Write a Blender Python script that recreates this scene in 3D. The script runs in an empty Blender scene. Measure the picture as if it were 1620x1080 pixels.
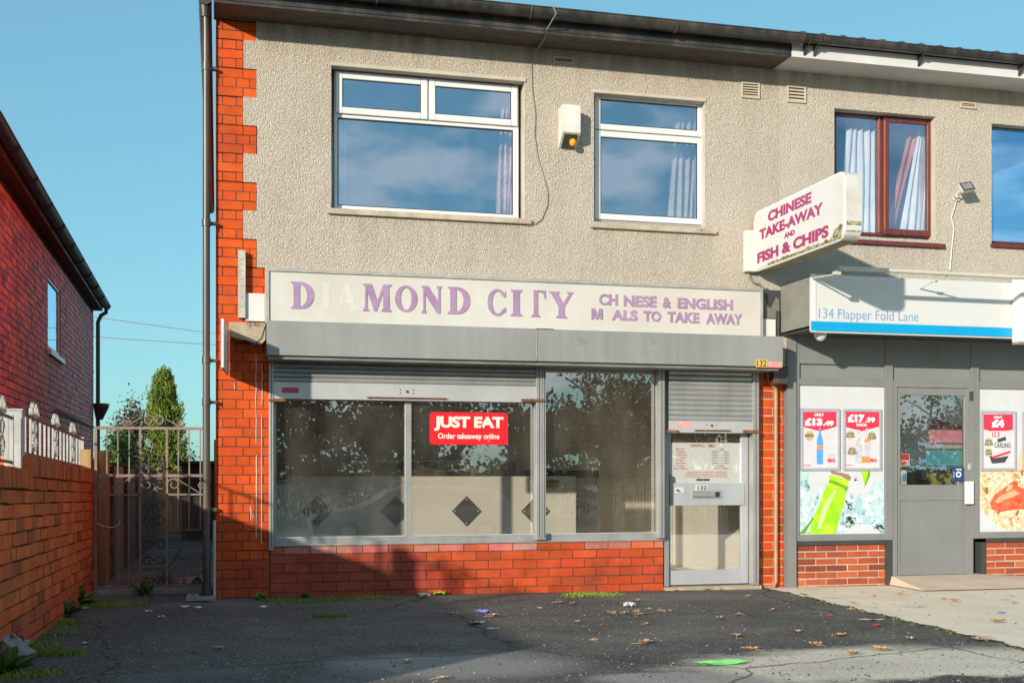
import bpy, bmesh, math, random
from mathutils import Vector, Matrix
random.seed(7)
C = bpy.context.scene.collection
sc = bpy.context.scene
# ---------------------------------------------------------------- camera (level, rising-front lens like the photograph)
F = 1843.0; PX = 810.0; HZ = 745.0; TH = math.atan(465.0/F); SCL = 187.5
DD = (F/SCL)/math.cos(TH); CX = 0.02; CZ = (946-745)/SCL
cam_d = bpy.data.cameras.new('camera'); cam = bpy.data.objects.new('camera', cam_d); C.objects.link(cam)
cam.location = (CX, -DD, CZ); cam.rotation_euler = (math.radians(90), 0, -TH)
cam_d.sensor_width = 36.0; cam_d.lens = 36.0*F/1620.0
cam_d.shift_y = (HZ-540.0)/1620.0
cam_d.clip_start = 0.05; cam_d.clip_end = 2000.0
sc.camera = cam
# ---------------------------------------------------------------- world, sun, exposure
SUN_EL = math.radians(15.2); SUN_ROT = math.radians(225)
w = bpy.data.worlds.new('World'); sc.world = w; w.use_nodes = True
nt = w.node_tree; nt.nodes.clear()
def N(t, x=None): return nt.nodes.new(t)
out = N('ShaderNodeOutputWorld'); bg = N('ShaderNodeBackground'); bg.inputs[1].default_value = 0.15
sky = N('ShaderNodeTexSky'); sky.sky_type = 'NISHITA'; sky.sun_disc = False
sky.sun_elevation = SUN_EL; sky.sun_rotation = SUN_ROT; sky.air_density = 1.0; sky.dust_density = 0.6; sky.ozone_density = 1.6
tint = N('ShaderNodeMix'); tint.data_type = 'RGBA'; tint.blend_type = 'MULTIPLY'; tint.inputs[0].default_value = 1.0
tint.inputs[7].default_value = (0.72, 1.33, 1.50, 1)
gm = N('ShaderNodeGamma'); gm.inputs[1].default_value = 0.5; nt.links.new(sky.outputs[0], gm.inputs[0]); nt.links.new(gm.outputs[0], tint.inputs[6])
tc = N('ShaderNodeTexCoord'); sep = N('ShaderNodeSeparateXYZ'); nt.links.new(tc.outputs['Generated'], sep.inputs[0])
mp = N('ShaderNodeMapping'); mp.inputs['Scale'].default_value = (4.2, 4.2, 10.0); nt.links.new(tc.outputs['Generated'], mp.inputs[0])
no = N('ShaderNodeTexNoise'); no.inputs['Scale'].default_value = 2.3; no.inputs['Detail'].default_value = 7; nt.links.new(mp.outputs[0], no.inputs['Vector'])
rm = N('ShaderNodeMapRange'); rm.inputs[1].default_value = 0.45; rm.inputs[2].default_value = 0.60; rm.clamp = True; nt.links.new(no.outputs['Fac'], rm.inputs[0])
side = N('ShaderNodeMapRange'); side.inputs[1].default_value = -0.1; side.inputs[2].default_value = -0.6; side.inputs[3].default_value = 0.0; side.inputs[4].default_value = 0.75; side.clamp = True
nt.links.new(sep.outputs[1], side.inputs[0])
mul = N('ShaderNodeMath'); mul.operation = 'MULTIPLY'; nt.links.new(rm.outputs[0], mul.inputs[0]); nt.links.new(side.outputs[0], mul.inputs[1])
cl = N('ShaderNodeMix'); cl.data_type = 'RGBA'; nt.links.new(mul.outputs[0], cl.inputs[0]); nt.links.new(tint.outputs[2], cl.inputs[6]); cl.inputs[7].default_value = (4.0, 4.2, 4.4, 1)
nt.links.new(cl.outputs[2], bg.inputs[0]); nt.links.new(bg.outputs[0], out.inputs[0])
sd = bpy.data.lights.new('sun', 'SUN'); sd.energy = 3.8; sd.angle = math.radians(1.1); sd.color = (1.0, 0.90, 0.75)
sun = bpy.data.objects.new('sun', sd); C.objects.link(sun)
sdir = Vector((1, 1, -math.tan(SUN_EL)*math.sqrt(2)))
sun.rotation_euler = sdir.to_track_quat('-Z', 'Y').to_euler(); sun.location = (-20, -20, 12)
sc.view_settings.view_transform = 'Standard'; sc.view_settings.look = 'None'
sc.view_settings.exposure = 0.68; sc.view_settings.gamma = 1.0
sc.cycles.max_bounces = 8; sc.cycles.transparent_max_bounces = 16
sc.cycles.use_denoising = True

# ---------------------------------------------------------------- survey: a point of the photograph onto a real plane of the place
cT, sT = math.cos(TH), math.sin(TH)
def ray(u, v):
    a = (u-PX)/F
    return (sT+a*cT, cT-a*sT, -(v-HZ)/F)
def onY(u, v, Y=0.0):
    r = ray(u, v); t = (Y+DD)/r[1]; return (CX+r[0]*t, CZ+r[2]*t)          # -> x, z
def onX(u, v, X):
    r = ray(u, v); t = (X-CX)/r[0]; return (-DD+r[1]*t, CZ+r[2]*t)         # -> y, z
def R(u0, v0, u1, v1, Y=0.0):                                              # rectangle: x0, z0, x1, z1
    a = onY(u0, (v0+v1)/2, Y)[0]; b = onY(u1, (v0+v1)/2, Y)[0]; um = (u0+u1)/2
    return (a, onY(um, v1, Y)[1], b, onY(um, v0, Y)[1])
def gz(x, y):
    if y > -5: z = -0.02*y
    elif y > -11: z = 0.1 - 0.1*(-5-y)/6*1.6
    else: z = -0.06 - 1.15*min(1, (-11-y)/14)
    return z - 0.008*max(0, min(x, 6))
def G(u, v, lift=0.0):
    z = 0.0
    for _ in range(12):
        r = ray(u, v); t = (z-CZ)/r[2]; x, y = CX+r[0]*t, -DD+r[1]*t; z = gz(x, y)+lift
    return Vector((x, y, z))

# ---------------------------------------------------------------- materials
M = {}
def mat(name, c1, c2=None, rough=0.7, scale=6.0, bump=0.0, bscale=60.0, metal=0.0, vcol=False, spots=None, spot_scale=9.0, spot_th=0.62,
        detail=6.0, streak=None, streak_amt=0.5, coat=0.0, bumpdist=0.01, spec=0.5, fine=0.0, grime=None, runs=None, aniso=(1, 1, 1), voro=False, emit=None, thr=(0.35, 0.65)):
    m = bpy.data.materials.new(name); m.use_nodes = True; t = m.node_tree; n = t.nodes; l = t.links
    p = n['Principled BSDF']; p.inputs['Roughness'].default_value = rough; p.inputs['Metallic'].default_value = metal
    p.inputs['Specular IOR Level'].default_value = spec
    if coat: p.inputs['Coat Weight'].default_value = coat; p.inputs['Coat Roughness'].default_value = 0.15
    co = n.new('ShaderNodeTexCoord'); src = co.outputs['Object']
    if aniso != (1, 1, 1):
        ma = n.new('ShaderNodeMapping'); ma.inputs['Scale'].default_value = aniso; l.new(src, ma.inputs[0]); src2 = ma.outputs[0]
    else: src2 = src
    def mix(fac, a, b, blend='MIX'):
        x = n.new('ShaderNodeMix'); x.data_type = 'RGBA'; x.blend_type = blend
        for s, v in ((x.inputs[0], fac), (x.inputs[6], a), (x.inputs[7], b)):
            if hasattr(v, 'links') or isinstance(v, bpy.types.NodeSocket): l.new(v, s)
            elif isinstance(v, (int, float)): s.default_value = v
            else: s.default_value = (*v[:3], 1)
        return x.outputs[2]
    def noise(vec, s, d=6.0, lo=0.35, hi=0.65):
        q = n.new('ShaderNodeTexNoise'); q.inputs['Scale'].default_value = s; q.inputs['Detail'].default_value = d; q.inputs['Roughness'].default_value = 0.6
        l.new(vec, q.inputs['Vector']); r = n.new('ShaderNodeMapRange'); r.inputs[1].default_value = lo; r.inputs[2].default_value = hi
        l.new(q.outputs['Fac'], r.inputs[0]); return r.outputs[0]
    if c2 is None: c2 = tuple(x*0.85 for x in c1)
    col = mix(noise(src2, scale, detail, *thr), c1, c2)
    if vcol:
        a = n.new('ShaderNodeVertexColor'); a.layer_name = 'Col'; col = mix(1.0, col, a.outputs[0], 'MULTIPLY')
    if spots is not None: col = mix(noise(src2, spot_scale, 8, spot_th, spot_th+0.08), col, spots)
    if streak is not None:
        ms = n.new('ShaderNodeMapping'); ms.inputs['Scale'].default_value = (7, 7, 0.5); l.new(src, ms.inputs[0])
        f = noise(ms.outputs[0], 1.3, 5, 0.45, 0.75); mm = n.new('ShaderNodeMath'); mm.operation = 'MULTIPLY'; l.new(f, mm.inputs[0]); mm.inputs[1].default_value = streak_amt
        col = mix(mm.outputs[0], col, streak)
    if fine: 
        mf = n.new('ShaderNodeMath'); mf.operation = 'MULTIPLY'; l.new(noise(src, 160, 3, 0.3, 0.7), mf.inputs[0]); mf.inputs[1].default_value = fine
        col = mix(mf.outputs[0], col, tuple(x*0.35 for x in c1))
    if grime:
        gm_ = n.new('ShaderNodeMapping'); gm_.inputs['Scale'].default_value = grime[1]; l.new(src, gm_.inputs[0])
        g2 = n.new('ShaderNodeMath'); g2.operation = 'MULTIPLY'; l.new(noise(gm_.outputs[0], 1.0, 9, 0.48, 0.72), g2.inputs[0]); g2.inputs[1].default_value = grime[2]; col = mix(g2.outputs[0], col, grime[0])
    for (rx0, rx1, rzt, rl, ramt, rcol) in (runs or []):      # run-off stains hanging below sills and eaves
        sx = n.new('ShaderNodeSeparateXYZ'); l.new(src, sx.inputs[0])
        def mr(s, a, c, lo=0.0, hi=1.0):
            q = n.new('ShaderNodeMapRange'); q.inputs[1].default_value = a; q.inputs[2].default_value = c; q.inputs[3].default_value = lo; q.inputs[4].default_value = hi; l.new(s, q.inputs[0]); return q.outputs[0]
        def ml(a, c):
            q = n.new('ShaderNodeMath'); q.operation = 'MULTIPLY'; l.new(a, q.inputs[0])
            if isinstance(c, float): q.inputs[1].default_value = c
            else: l.new(c, q.inputs[1])
            return q.outputs[0]
        ms = n.new('ShaderNodeMapping'); ms.inputs['Scale'].default_value = (9, 9, 1.1); l.new(src, ms.inputs[0])
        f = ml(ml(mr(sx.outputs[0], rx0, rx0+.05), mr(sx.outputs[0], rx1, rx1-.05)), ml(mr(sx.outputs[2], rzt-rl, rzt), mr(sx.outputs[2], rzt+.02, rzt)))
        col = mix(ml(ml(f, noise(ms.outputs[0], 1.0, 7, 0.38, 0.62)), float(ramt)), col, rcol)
    l.new(col, p.inputs['Base Color'])
    if bump:
        if voro:
            q = n.new('ShaderNodeTexVoronoi'); q.feature = 'SMOOTH_F1'; q.inputs['Scale'].default_value = bscale
            w0 = n.new('ShaderNodeTexNoise'); w0.inputs['Scale'].default_value = bscale*0.5; w0.inputs['Detail'].default_value = 3; l.new(src, w0.inputs['Vector'])
            wx = n.new('ShaderNodeMix'); wx.data_type = 'VECTOR'; wx.inputs[0].default_value = 0.03; l.new(src, wx.inputs[4]); l.new(w0.outputs['Color'], wx.inputs[5])
            l.new(wx.outputs[1], q.inputs['Vector']); h = q.outputs['Distance']
        else:
            q = n.new('ShaderNodeTexNoise'); q.inputs['Scale'].default_value = bscale; q.inputs['Detail'].default_value = 5; q.inputs['Roughness'].default_value = 0.65; l.new(src, q.inputs['Vector']); h = q.outputs['Fac']
        b = n.new('ShaderNodeBump'); b.inputs['Strength'].default_value = bump; b.inputs['Distance'].default_value = bumpdist; l.new(h, b.inputs['Height']); l.new(b.outputs[0], p.inputs['Normal'])
        if voro: b.invert = True
    if emit: p.inputs['Emission Color'].default_value = (*emit[:3], 1); p.inputs['Emission Strength'].default_value = emit[3]
    M[name] = m; return m
def glass(name, refl, tintc=(0.8, 0.85, 0.85), rough=0.0, smear=0.0, wav=0.0, gcol=(1, 1, 1)):
    m = bpy.data.materials.new(name); m.use_nodes = True; t = m.node_tree; n = t.nodes; l = t.links
    n.remove(n['Principled BSDF']); o = n['Material Output']
    tr = n.new('ShaderNodeBsdfTransparent'); tr.inputs[0].default_value = (*tintc, 1)
    gl = n.new('ShaderNodeBsdfGlossy'); gl.inputs['Roughness'].default_value = rough; gl.inputs[0].default_value = (*gcol, 1)
    lw = n.new('ShaderNodeLayerWeight'); fr = n.new('ShaderNodeMath'); fr.operation = 'POWER'; l.new(lw.outputs['Facing'], fr.inputs[0]); fr.inputs[1].default_value = 4.0
    a = n.new('ShaderNodeMath'); a.operation = 'ADD'; a.use_clamp = True; l.new(fr.outputs[0], a.inputs[0]); a.inputs[1].default_value = refl
    if wav:
        co = n.new('ShaderNodeTexCoord'); q = n.new('ShaderNodeTexNoise'); q.inputs['Scale'].default_value = 1.6; q.inputs['Detail'].default_value = 2; l.new(co.outputs['Object'], q.inputs['Vector'])
        b = n.new('ShaderNodeBump'); b.inputs['Strength'].default_value = wav; b.inputs['Distance'].default_value = 0.02; l.new(q.outputs['Fac'], b.inputs['Height']); l.new(b.outputs[0], gl.inputs['Normal'])
    mx = n.new('ShaderNodeMixShader'); l.new(a.outputs[0], mx.inputs[0]); l.new(tr.outputs[0], mx.inputs[1]); l.new(gl.outputs[0], mx.inputs[2])
    last = mx.outputs[0]
    if smear:
        co = n.new('ShaderNodeTexCoord'); mpn = n.new('ShaderNodeMapping'); mpn.inputs['Scale'].default_value = (3, 3, 1.2); l.new(co.outputs['Object'], mpn.inputs[0])
        q = n.new('ShaderNodeTexNoise'); q.inputs['Scale'].default_value = 1.5; q.inputs['Detail'].default_value = 8; l.new(mpn.outputs[0], q.inputs['Vector'])
        r = n.new('ShaderNodeMapRange'); r.inputs[1].default_value = 0.35; r.inputs[2].default_value = 0.8; r.inputs[4].default_value = smear; l.new(q.outputs['Fac'], r.inputs[0])
        df = n.new('ShaderNodeBsdfDiffuse'); df.inputs[0].default_value = (0.72, 0.67, 0.58, 1)
        m2 = n.new('ShaderNodeMixShader'); l.new(r.outputs[0], m2.inputs[0]); l.new(last, m2.inputs[1]); l.new(df.outputs[0], m2.inputs[2]); last = m2.outputs[0]
    l.new(last, o.inputs[0]); M[name] = m; return m

mat('brick_orange', (0.66, 0.095, 0.010), (0.54, 0.066, 0.008), spec=0.2, grime=((0.16, 0.035, 0.018), (2.6, 2.6, 2.0), 0.55), rough=0.65, scale=5, vcol=True, bump=0.25, bscale=45, spots=(0.62, 0.20, 0.08), spot_scale=30, spot_th=0.72, fine=0.25)
mat('brick_plinth', (0.58, 0.085, 0.022), (0.44, 0.055, 0.016), grime=((0.14, 0.035, 0.025), (2.2, 2.2, 3.5), 0.7), spec=0.25, rough=0.6, scale=4, vcol=True, bump=0.3, bscale=40, spots=(0.55, 0.36, 0.27), spot_scale=26, spot_th=0.70, fine=0.3)
mat('brick_house', (0.92, 0.21, 0.13), (0.80, 0.14, 0.12), rough=0.6, scale=1.2, vcol=True, bump=0.3, bscale=25, fine=0.1)
mat('brick_boundary', (0.86, 0.165, 0.025), (0.64, 0.11, 0.025), rough=0.75, scale=3.0, vcol=True, bump=0.6, bscale=26, spots=(0.07, 0.06, 0.03), spot_scale=5, spot_th=0.64, fine=0.15, grime=((0.20, 0.11, 0.03), (1.5, 1.5, 6), 0.5))
mat('brick_modern', (0.42, 0.085, 0.03), (0.32, 0.06, 0.025), rough=0.6, scale=6, vcol=True, bump=0.4, bscale=60, fine=0.3)
mat('mortar_dark', (0.10, 0.045, 0.03), (0.05, 0.03, 0.025), rough=0.95, scale=8, bump=0.5)
mat('mortar_house', (0.07, 0.035, 0.035), (0.03, 0.02, 0.02), rough=0.95, scale=8)
mat('mortar_mossy', (0.03, 0.028, 0.015), (0.05, 0.06, 0.02), rough=1.0, scale=6, bump=0.8)
mat('mortar_pale', (0.52, 0.42, 0.32), (0.38, 0.28, 0.2), rough=0.95, scale=8)
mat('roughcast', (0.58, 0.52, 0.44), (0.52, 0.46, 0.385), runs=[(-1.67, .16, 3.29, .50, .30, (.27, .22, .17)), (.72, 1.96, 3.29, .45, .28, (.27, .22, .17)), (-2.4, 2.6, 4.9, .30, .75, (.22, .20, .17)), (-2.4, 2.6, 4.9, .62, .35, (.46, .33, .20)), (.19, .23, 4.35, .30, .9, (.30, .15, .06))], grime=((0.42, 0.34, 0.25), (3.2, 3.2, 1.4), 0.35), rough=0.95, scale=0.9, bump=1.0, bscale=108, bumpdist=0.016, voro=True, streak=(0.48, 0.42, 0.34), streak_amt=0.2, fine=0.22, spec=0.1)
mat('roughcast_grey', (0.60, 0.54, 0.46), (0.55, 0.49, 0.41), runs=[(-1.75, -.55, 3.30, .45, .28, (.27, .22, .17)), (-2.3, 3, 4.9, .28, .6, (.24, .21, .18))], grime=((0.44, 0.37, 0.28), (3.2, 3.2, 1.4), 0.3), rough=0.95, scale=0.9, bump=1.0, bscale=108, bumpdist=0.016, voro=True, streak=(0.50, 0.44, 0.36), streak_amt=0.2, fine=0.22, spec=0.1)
mat('reveal_paint', (0.50, 0.44, 0.36), (0.42, 0.37, 0.30), rough=0.85, bump=0.2)
mat('sill_stone', (0.48, 0.41, 0.31), (0.30, 0.25, 0.19), rough=0.85, scale=5, bump=0.3, spots=(0.14, 0.12, 0.09), spot_scale=12)
mat('upvc', (0.68, 0.68, 0.68), (0.60, 0.61, 0.62), rough=0.3, scale=2, streak=(0.45, 0.43, 0.40), streak_amt=0.15)
mat('rosewood', (0.14, 0.035, 0.03), (0.09, 0.022, 0.02), rough=0.35, scale=3, aniso=(8, 8, 1))
mat('rosewood_edge', (0.42, 0.14, 0.07), (0.30, 0.09, 0.05), rough=0.4)
mat('gasket', (0.02, 0.02, 0.022), rough=0.6)
mat('black_plastic', (0.022, 0.020, 0.020), (0.045, 0.04, 0.036), rough=0.38, scale=3, streak=(0.14, 0.12, 0.10), streak_amt=0.5, bump=0.1)
mat('soffit_timber', (0.09, 0.07, 0.055), (0.045, 0.036, 0.03), rough=0.7, scale=3, aniso=(0.4, 3, 3), streak=(0.16, 0.13, 0.1), streak_amt=0.4, bump=0.2)
mat('pipe_dark', (0.05, 0.038, 0.035), (0.09, 0.07, 0.06), rough=0.35, scale=2, streak=(0.16, 0.13, 0.11), streak_amt=0.4)
mat('white_board', (0.60, 0.60, 0.59), (0.52, 0.51, 0.49), rough=0.5, scale=2)
mat('roof_tile', (0.05, 0.045, 0.045), (0.08, 0.07, 0.065), rough=0.8, bump=0.3)
mat('sign_white', (0.56, 0.545, 0.51), (0.50, 0.475, 0.43), rough=0.35, scale=1.5, streak=(0.50, 0.42, 0.33), streak_amt=0.25, fine=0.03)
mat('sign_ghost', (0.555, 0.54, 0.51), (0.50, 0.475, 0.44), rough=0.5)
mat('sign_trim', (0.42, 0.40, 0.37), (0.32, 0.31, 0.29), rough=0.5, scale=6, metal=0.2)
mat('letter_purple', (0.36, 0.23, 0.37), (0.29, 0.17, 0.30), rough=0.45, scale=6)
mat('letter_edge', (0.62, 0.42, 0.40), rough=0.5)
mat('letter_magenta', (0.32, 0.015, 0.13), (0.27, 0.015, 0.11), rough=0.5, scale=20)
mat('box_grey', (0.25, 0.255, 0.25), (0.205, 0.21, 0.205), rough=0.55, scale=1.1, streak=(0.36, 0.36, 0.35), streak_amt=0.25, spots=(0.14, 0.155, 0.14), spot_scale=3.0, spot_th=0.66, bump=0.05)
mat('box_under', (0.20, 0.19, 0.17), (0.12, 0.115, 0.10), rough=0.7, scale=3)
mat('galv', (0.44, 0.44, 0.43), (0.34, 0.345, 0.34), rough=0.38, scale=3, metal=0.55, streak=(0.25, 0.23, 0.2), streak_amt=0.3)
mat('galv_rail', (0.50, 0.50, 0.50), (0.43, 0.43, 0.43), rough=0.4, scale=3, metal=0.3)
mat('alu', (0.40, 0.40, 0.385), (0.31, 0.31, 0.30), rough=0.42, scale=2.5, metal=0.4, streak=(0.20, 0.19, 0.17), streak_amt=0.35)
mat('alu_door', (0.50, 0.51, 0.54), (0.42, 0.43, 0.46), rough=0.38, scale=2.5, metal=0.35, streak=(0.3, 0.29, 0.27), streak_amt=0.3)
mat('rust', (0.30, 0.10, 0.03), (0.10, 0.05, 0.03), rough=0.9, scale=20, bump=0.5)
mat('dark_metal', (0.04, 0.038, 0.036), (0.07, 0.06, 0.055), rough=0.5)
mat('red_label', (0.40, 0.03, 0.09), (0.5, 0.08, 0.14), rough=0.5, scale=30)
mat('red_label_faded', (0.72, 0.20, 0.20), (0.75, 0.35, 0.33), rough=0.5, scale=40)
mat('amber', (0.85, 0.36, 0.01), (0.7, 0.26, 0.01), rough=0.25, coat=0.4)
mat('yellow_sticker', (0.62, 0.42, 0.10), (0.55, 0.35, 0.08), rough=0.6)
mat('alarm_white', (0.66, 0.65, 0.61), (0.54, 0.52, 0.48), rough=0.5, scale=3, streak=(0.33, 0.30, 0.26), streak_amt=0.4)
mat('lightbox_white', (0.60, 0.59, 0.58), (0.54, 0.53, 0.51), rough=0.28, scale=2, spots=(0.45, 0.42, 0.36), spot_scale=22, spot_th=0.70)
mat('lightbox_case', (0.60, 0.60, 0.58), (0.46, 0.44, 0.38), rough=0.4, scale=3, spots=(0.12, 0.11, 0.06), spot_scale=7, spot_th=0.66)
mat('algae', (0.10, 0.085, 0.03), (0.35, 0.31, 0.20), rough=0.95, scale=25, thr=(0.42, 0.56))
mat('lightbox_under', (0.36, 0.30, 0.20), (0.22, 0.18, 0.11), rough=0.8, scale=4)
mat('concrete_old', (0.44, 0.36, 0.26), (0.28, 0.22, 0.15), rough=0.95, scale=6, bump=0.6, bscale=30, spots=(0.06, 0.05, 0.04), spot_scale=8, spot_th=0.62)
mat('timber_white', (0.50, 0.48, 0.42), (0.34, 0.32, 0.27), rough=0.8, scale=4, aniso=(6, 6, 1), bump=0.2)
mat('store_grey', (0.20, 0.205, 0.20), (0.178, 0.182, 0.176), rough=0.42, scale=3, spots=(0.27, 0.27, 0.26), spot_scale=16, spot_th=0.70, streak=(0.155, 0.155, 0.145), streak_amt=0.4)
mat('store_panel', (0.20, 0.22, 0.21), (0.18, 0.20, 0.19), rough=0.5, scale=2)
mat('store_dark', (0.045, 0.05, 0.052), (0.035, 0.04, 0.04), rough=0.5)
mat('fascia_white', (0.55, 0.555, 0.55), (0.52, 0.525, 0.52), rough=0.3, scale=1.5)
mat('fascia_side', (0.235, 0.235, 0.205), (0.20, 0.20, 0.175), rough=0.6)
mat('cyan', (0.0, 0.30, 0.60), (0.0, 0.28, 0.56), rough=0.35)
mat('text_blue', (0.16, 0.30, 0.52), rough=0.4)
mat('light_bar', (0.55, 0.53, 0.48), (0.45, 0.43, 0.38), rough=0.4, scale=2)
mat('poster_white', (0.58, 0.57, 0.59), (0.54, 0.53, 0.55), rough=0.4)
mat('poster_red', (0.72, 0.035, 0.075), (0.66, 0.03, 0.07), rough=0.4)
mat('poster_frame', (0.42, 0.43, 0.50), (0.36, 0.37, 0.43), rough=0.35, metal=0.2)
mat('poster_gold', (0.50, 0.42, 0.22), (0.45, 0.37, 0.2), rough=0.5)
mat('poster_dark', (0.06, 0.055, 0.07), rough=0.5)
mat('bottle_blue', (0.06, 0.25, 0.72), (0.12, 0.36, 0.8), rough=0.3, scale=20)
mat('bottle_clear', (0.60, 0.60, 0.64), (0.38, 0.38, 0.44), rough=0.3, scale=25)
mat('bottle_orange', (0.85, 0.20, 0.04), (0.9, 0.3, 0.1), rough=0.3, scale=20)
mat('bottle_green', (0.22, 0.62, 0.01), (0.48, 0.72, 0.03), rough=0.3, scale=7, detail=3)
mat('bottle_green_dark', (0.08, 0.25, 0.01), (0.16, 0.4, 0.02), rough=0.3, scale=9)
mat('bottle_shine', (0.55, 0.78, 0.35), (0.45, 0.7, 0.2), rough=0.3)
mat('cork_brown', (0.38, 0.22, 0.13), (0.25, 0.15, 0.1), rough=0.6, scale=30)
mat('ice', (0.34, 0.52, 0.58), (0.58, 0.64, 0.66), rough=0.3, scale=12, detail=9, spots=(0.07, 0.24, 0.30), spot_scale=11, spot_th=0.545, thr=(0.45, 0.55), grime=((0.62, 0.66, 0.66), (14, 14, 9), 0.9))
mat('ice_dark', (0.02, 0.035, 0.03), (0.4, 0.52, 0.5), rough=0.3, scale=26, thr=(0.46, 0.54))
mat('graphic_white', (0.56, 0.57, 0.60), (0.52, 0.53, 0.56), rough=0.35)
mat('cereal', (0.62, 0.42, 0.22), (0.74, 0.64, 0.50), rough=0.5, scale=22, detail=5, spots=(0.16, 0.09, 0.05), spot_scale=16, spot_th=0.60, thr=(0.42, 0.58))
mat('oat', (0.70, 0.56, 0.38), (0.58, 0.40, 0.22), rough=0.5, scale=30, detail=4)
mat('strawberry', (0.80, 0.06, 0.02), (0.90, 0.16, 0.08), rough=0.3, scale=16)
mat('strawberry_core', (0.95, 0.42, 0.24), (0.9, 0.3, 0.15), rough=0.4, scale=20)
mat('peach', (0.85, 0.55, 0.34), (0.8, 0.45, 0.25), rough=0.4)
mat('just_red', (0.78, 0.012, 0.02), (0.72, 0.01, 0.02), rough=0.35, scale=3, spots=(0.72, 0.38, 0.38), spot_scale=9, spot_th=0.685)
mat('cream_text', (0.80, 0.74, 0.64), rough=0.5)
mat('paper', (0.80, 0.80, 0.80), (0.76, 0.76, 0.76), rough=0.6)
mat('text_red', (0.60, 0.09, 0.09), rough=0.6)
mat('text_grey', (0.26, 0.27, 0.28), rough=0.6)
mat('text_black', (0.03, 0.03, 0.035), rough=0.6)
mat('white_text', (0.82, 0.80, 0.80), rough=0.5)
mat('counter', (0.78, 0.73, 0.64), (0.72, 0.67, 0.58), rough=0.5, scale=1)
mat('counter_diamond', (0.075, 0.065, 0.055), (0.10, 0.085, 0.07), rough=0.4)
mat('fridge', (0.62, 0.68, 0.64), rough=0.4)
mat('room_wall', (0.78, 0.74, 0.66), (0.72, 0.68, 0.60), rough=0.8, scale=1)
mat('room_ceiling', (0.78, 0.73, 0.65), rough=0.9)
mat('room_floor', (0.52, 0.46, 0.38), (0.44, 0.38, 0.31), rough=0.6)
mat('curtain_cream', (0.80, 0.68, 0.55), (0.68, 0.52, 0.40), rough=0.9, scale=14)
mat('curtain_orange', (0.62, 0.26, 0.14), (0.55, 0.2, 0.1), rough=0.9, scale=6)
mat('curtain_floral', (0.85, 0.66, 0.52), (0.85, 0.36, 0.20), rough=0.9, scale=22, thr=(0.46, 0.56))
mat('curtain_violet', (0.30, 0.26, 0.50), (0.36, 0.32, 0.56), rough=0.9, scale=6)
mat('net', (0.82, 0.82, 0.80), (0.68, 0.70, 0.74), rough=0.9, scale=11, aniso=(1, 1, 0.5))
mat('vent', (0.50, 0.43, 0.33), (0.42, 0.35, 0.26), rough=0.85)
mat('cable_white', (0.62, 0.60, 0.56), rough=0.6)
mat('cable_grey', (0.30, 0.28, 0.25), (0.22, 0.2, 0.18), rough=0.7)
mat('cable_black', (0.03, 0.03, 0.035), rough=0.6)
mat('railing_white', (0.46, 0.45, 0.43), (0.34, 0.33, 0.31), rough=0.55, scale=8, spots=(0.25, 0.13, 0.07), spot_scale=14, spot_th=0.66)
mat('railing_rust', (0.14, 0.075, 0.05), (0.22, 0.15, 0.12), rough=0.7, scale=14)
mat('gate_green', (0.20, 0.21, 0.17), (0.13, 0.14, 0.09), rough=0.7, scale=5, spots=(0.28, 0.12, 0.06), spot_scale=9, spot_th=0.62)
mat('gate_rust', (0.24, 0.20, 0.175), (0.19, 0.13, 0.10), rough=0.7, scale=9)
mat('gate_mesh', (0.07, 0.075, 0.06), (0.05, 0.05, 0.04), rough=0.7, scale=5)
mat('fence_wood', (0.28, 0.105, 0.04), (0.16, 0.065, 0.03), rough=0.85, scale=3, aniso=(5, 5, 0.6), bump=0.3)
mat('fence_post_wood', (0.42, 0.28, 0.12), (0.30, 0.20, 0.08), rough=0.85, scale=4, aniso=(5, 5, 0.6))
mat('concrete_post', (0.50, 0.43, 0.36), (0.38, 0.32, 0.27), rough=0.9, scale=5, bump=0.3)
mat('shed_wood', (0.15, 0.11, 0.08), (0.09, 0.065, 0.05), rough=0.9, scale=3, aniso=(6, 6, 0.6))
mat('tree_bark', (0.07, 0.055, 0.04), (0.04, 0.032, 0.025), rough=0.9, scale=8, bump=0.4)
def leafmat(name, c1, c2, trans=0.25):
    m = mat(name, c1, c2, rough=0.6, scale=1.5, vcol=True); p = m.node_tree.nodes['Principled BSDF']
    try: p.inputs['Transmission Weight'].default_value = 0.0
    except Exception: pass
    return m
leafmat('leaf_dark', (0.085, 0.075, 0.03), (0.06, 0.06, 0.025))
leafmat('conifer_green', (0.24, 0.29, 0.03), (0.12, 0.18, 0.02))
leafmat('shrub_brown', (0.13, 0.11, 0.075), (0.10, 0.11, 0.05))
leafmat('weed_green', (0.10, 0.17, 0.03), (0.07, 0.12, 0.02))
leafmat('moss', (0.22, 0.28, 0.03), (0.13, 0.18, 0.02))
leafmat('dry_leaf', (0.62, 0.40, 0.24), (0.50, 0.28, 0.15))
mat('litter_white', (0.60, 0.60, 0.62), (0.5, 0.5, 0.5), rough=0.7)
mat('litter_green', (0.25, 0.68, 0.22), (0.2, 0.6, 0.18), rough=0.4)
mat('litter_lime', (0.35, 0.62, 0.08), rough=0.4)
mat('litter_violet', (0.26, 0.24, 0.75), rough=0.4)
mat('litter_red', (0.65, 0.06, 0.04), rough=0.4)
mat('litter_grey', (0.34, 0.32, 0.28), rough=0.8)
mat('stone_grey', (0.30, 0.28, 0.25), (0.2, 0.19, 0.17), rough=0.9, bump=0.6, scale=10)
mat('car_paint', (0.22, 0.225, 0.23), rough=0.25, metal=0.6, coat=0.6)
mat('car_glass', (0.02, 0.025, 0.03), rough=0.05)
mat('tyre', (0.02, 0.02, 0.02), rough=0.9)
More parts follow.
